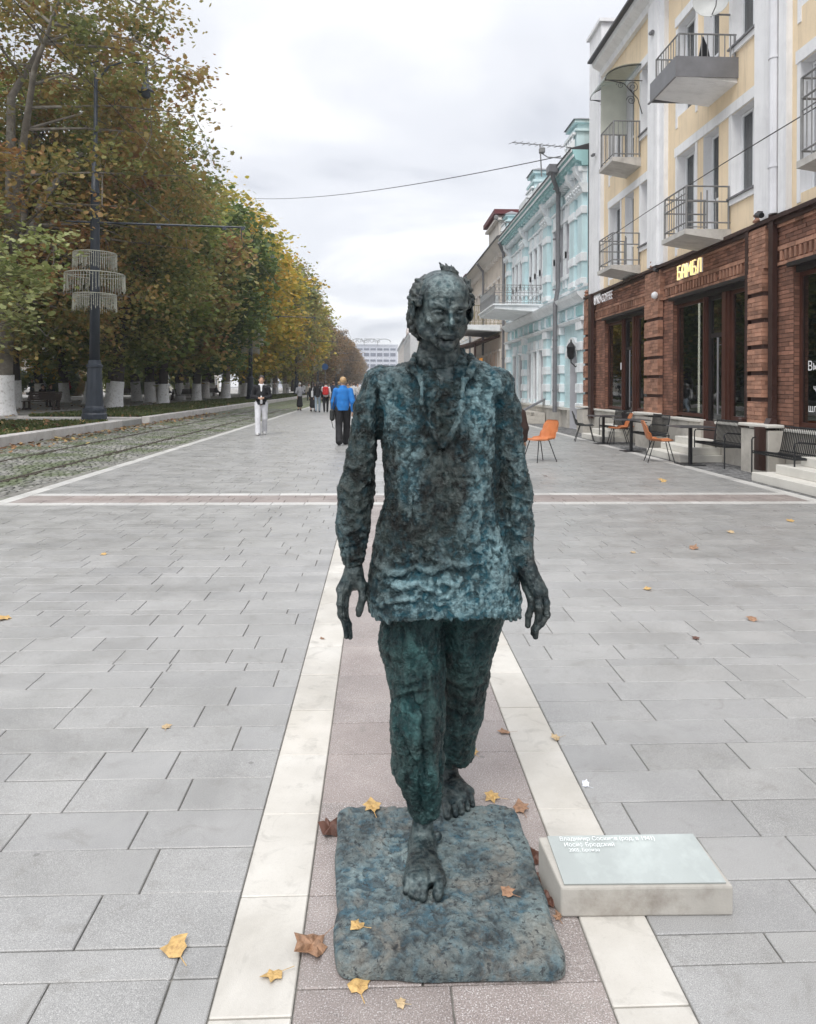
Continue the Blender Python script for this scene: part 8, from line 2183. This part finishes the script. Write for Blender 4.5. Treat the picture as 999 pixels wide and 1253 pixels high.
tr_strokes = [
    (T_((490, 110), (485, 400), (480, 700), (475, 1000)), 4.0, -.012),
    (T_((290, 530), (350, 570), (375, 640), (370, 800), (385, 1000)), 3.2, -.010), (T_((230, 520), (290, 540)), 3, -.006),
    (T_((260, 590), (320, 640), (340, 760), (330, 860)), 5, .009), (T_((220, 700), (260, 760), (300, 850)), 3, -.006),
    (T_((420, 500), (420, 700), (430, 900), (430, 1100)), 4, .007), (T_((300, 870), (300, 1000), (330, 1150)), 3, .006), (T_((340, 880), (350, 1050), (370, 1180)), 2.4, -.006),
    (T_((150, 250), (250, 300), (350, 240)), 4, .006, .7), (T_((180, 420), (280, 440), (380, 400)), 4, .006, .6), (T_((200, 520), (300, 480), (400, 470)), 3, .005, .6),
    (T_((300, 200), (280, 330), (260, 420)), 4, .006), (T_((380, 160), (400, 300)), 4, -.005),
    (T_((560, 150), (600, 300), (580, 420)), 6, .008), (T_((680, 150), (660, 300), (700, 400)), 5, -.007), (T_((520, 400), (600, 450), (690, 430)), 4, .006, .7), (T_((520, 560), (600, 600), (680, 590)), 4, .006, .7),
    (T_((560, 650), (570, 780), (560, 880)), 4, .006)]
for i in range(60):
    x = r_c.uniform(470, 605); y = r_c.uniform(765, 1000); a = r_c.normal(1.4, .5); L = r_c.uniform(5, 14)
    tr_strokes.append(([(x - L * math.cos(a), y - L * math.sin(a)), (x + L * math.cos(a), y + L * math.sin(a))], r_c.uniform(1.6, 3.4), r_c.uniform(-.0045, .0045)))
def tr_rough(V, N):
    W = V * np.array([1.2, 1.2, .7]) + .008 * np.stack([vnoise(V, 20, 41), vnoise(V, 20, 42), vnoise(V, 20, 43)], 1)
    a = ridged(W, 24, 3, 3); b = ridged(W, 66, 2, 8); c = fbm(V, 9, 2, 14)
    return a * .0056 + b * .0042 + c * .006, a * .6 + b * .35 + c * .2
def tr_pat(V):
    return .42 + .35 * fbm(V, 5, 3, 15) + blobs(V, [(500, 880, 16, 26, .5), (512, 800, 20, 22, .4), (570, 800, 26, 30, .15), (525, 960, 14, 30, .35)])
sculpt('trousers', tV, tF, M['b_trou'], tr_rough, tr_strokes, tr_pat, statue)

# ---------------------------------------------------------------- the bronze ground plate
def build_plate():
    A = at_ground(414, 985, BZ); B = at_ground(634, 981, BZ); C = at_ground(703, 1182, BZ); D_ = at_ground(412, 1184, BZ)
    n = 190; m = 230
    u = np.linspace(-1, 1, n); v = np.linspace(-1, 1, m)
    Ug, Vg = np.meshgrid(u, v, indexing='ij')
    # squircle mapping keeps rounded corners
    p = 13.0
    rr = np.maximum(np.abs(Ug), np.abs(Vg)); nn = (np.abs(Ug) ** p + np.abs(Vg) ** p) ** (1 / p)
    s_ = np.where(rr > 0, rr / np.maximum(nn, 1e-9), 1)
    U = Ug * s_; W = Vg * s_
    edge = np.array([(A.x, A.y), (B.x, B.y), (C.x, C.y), (D_.x, D_.y)])
    fu = (U + 1) / 2; fv = (W + 1) / 2      # fv = 0 back .. 1 front
    X = (1 - fv) * ((1 - fu) * edge[0, 0] + fu * edge[1, 0]) + fv * ((1 - fu) * edge[3, 0] + fu * edge[2, 0])
    Y = (1 - fv) * ((1 - fu) * edge[0, 1] + fu * edge[1, 1]) + fv * ((1 - fu) * edge[3, 1] + fu * edge[2, 1])
    P = np.stack([X, Y, np.zeros_like(X)], -1).reshape(-1, 3)
    dx = vnoise(P, 9, 3) * .008 + vnoise(P, 30, 5) * .003
    ring = (rr.ravel() > .97)
    h = fbm(P, 5, 2, 2) * .005 + ridged(P, 18, 4, 6) * .0045 + vnoise(P, 60, 9) * .0030 + vnoise(P, 110, 29) * .0018 - np.clip(ridged(P, 34, 2, 19) - .35, 0, 1) * .006
    px = np.stack([P[:, 0], P[:, 1], np.full(len(P), BZ)], 1); ex, ey = topx(px)
    rel = h * 160
    for line, w, amp in (([(412, 1012), (460, 1004), (500, 1012)], 2.0, -.006), ([(414, 1030), (470, 1030), (520, 1022)], 3, .004), ([(655, 1083), (630, 1086), (600, 1092)], 3, -.008),
                         ([(600, 1020), (640, 1022), (660, 1035)], 5, .004), ([(450, 1120), (500, 1118), (540, 1110)], 3, -.004), ([(545, 1040), (570, 1050), (560, 1060), (590, 1045)], 2.0, -.004),
                         ([(548, 1030), (580, 1036)], 2, -.004), ([(560, 1066), (600, 1056)], 2, -.004), ([(480, 1100), (500, 1104), (525, 1104), (550, 1098)], 4, -.003)):
        d, _ = polydist(ex, ey, line); q = np.exp(-(d / w) ** 2) * amp; h = h + q; rel = rel + q * 120
    e = np.clip((1 - rr.ravel()) / .075, 0, 1)
    z = BZ - .016 * (1 - e) ** 2.2 + h * np.clip(e * 3, .3, 1)
    z = np.where(rr.ravel() > .999, .006, z)
    V = P.copy(); cxm, cym = X.mean(), Y.mean()
    out = np.stack([V[:, 0] - cxm, V[:, 1] - cym], 1); out /= np.linalg.norm(out, axis=1)[:, None] + 1e-9
    k = (rr.ravel() ** 6)
    V[:, 0] += out[:, 0] * dx * k; V[:, 1] += out[:, 1] * dx * k; V[:, 2] = z
    V[rr.ravel() > .999, 0] -= out[rr.ravel() > .999, 0] * .004; V[rr.ravel() > .999, 1] -= out[rr.ravel() > .999, 1] * .004
    ii, jj = np.meshgrid(np.arange(n - 1), np.arange(m - 1), indexing='ij')
    a = (ii * m + jj).ravel(); F = np.stack([a, a + 1, a + m + 1, a + m], 1)
    N = vnormals(V, F)
    if N[:, 2].mean() < 0: F = F[:, ::-1]
    pat = .45 + .5 * fbm(V, 4, 2, 8) + blobs(V, [(440, 1075, 30, 20, .35), (660, 1120, 30, 30, .3), (560, 1150, 60, 14, -.1)])
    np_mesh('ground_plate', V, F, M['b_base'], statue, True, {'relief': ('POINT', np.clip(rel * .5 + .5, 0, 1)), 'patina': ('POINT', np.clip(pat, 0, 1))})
build_plate()
# ================================================================ the thin autumn haze over the street
hz = MB(); hz.box(-440, 440, -80, 720, -1.2, 34)
hz = hz.build('haze', None); hz['kind'] = 'stuff'
m = bpy.data.materials.new('haze'); m.use_nodes = True; t = m.node_tree; t.nodes.clear()
o = t.nodes.new('ShaderNodeOutputMaterial'); v = t.nodes.new('ShaderNodeVolumePrincipled'); v.inputs['Density'].default_value = .0007; v.inputs['Color'].default_value = (.93, .95, 1, 1); v.inputs['Anisotropy'].default_value = .2
t.links.new(v.outputs[0], o.inputs['Volume']); hz.data.materials.append(m)
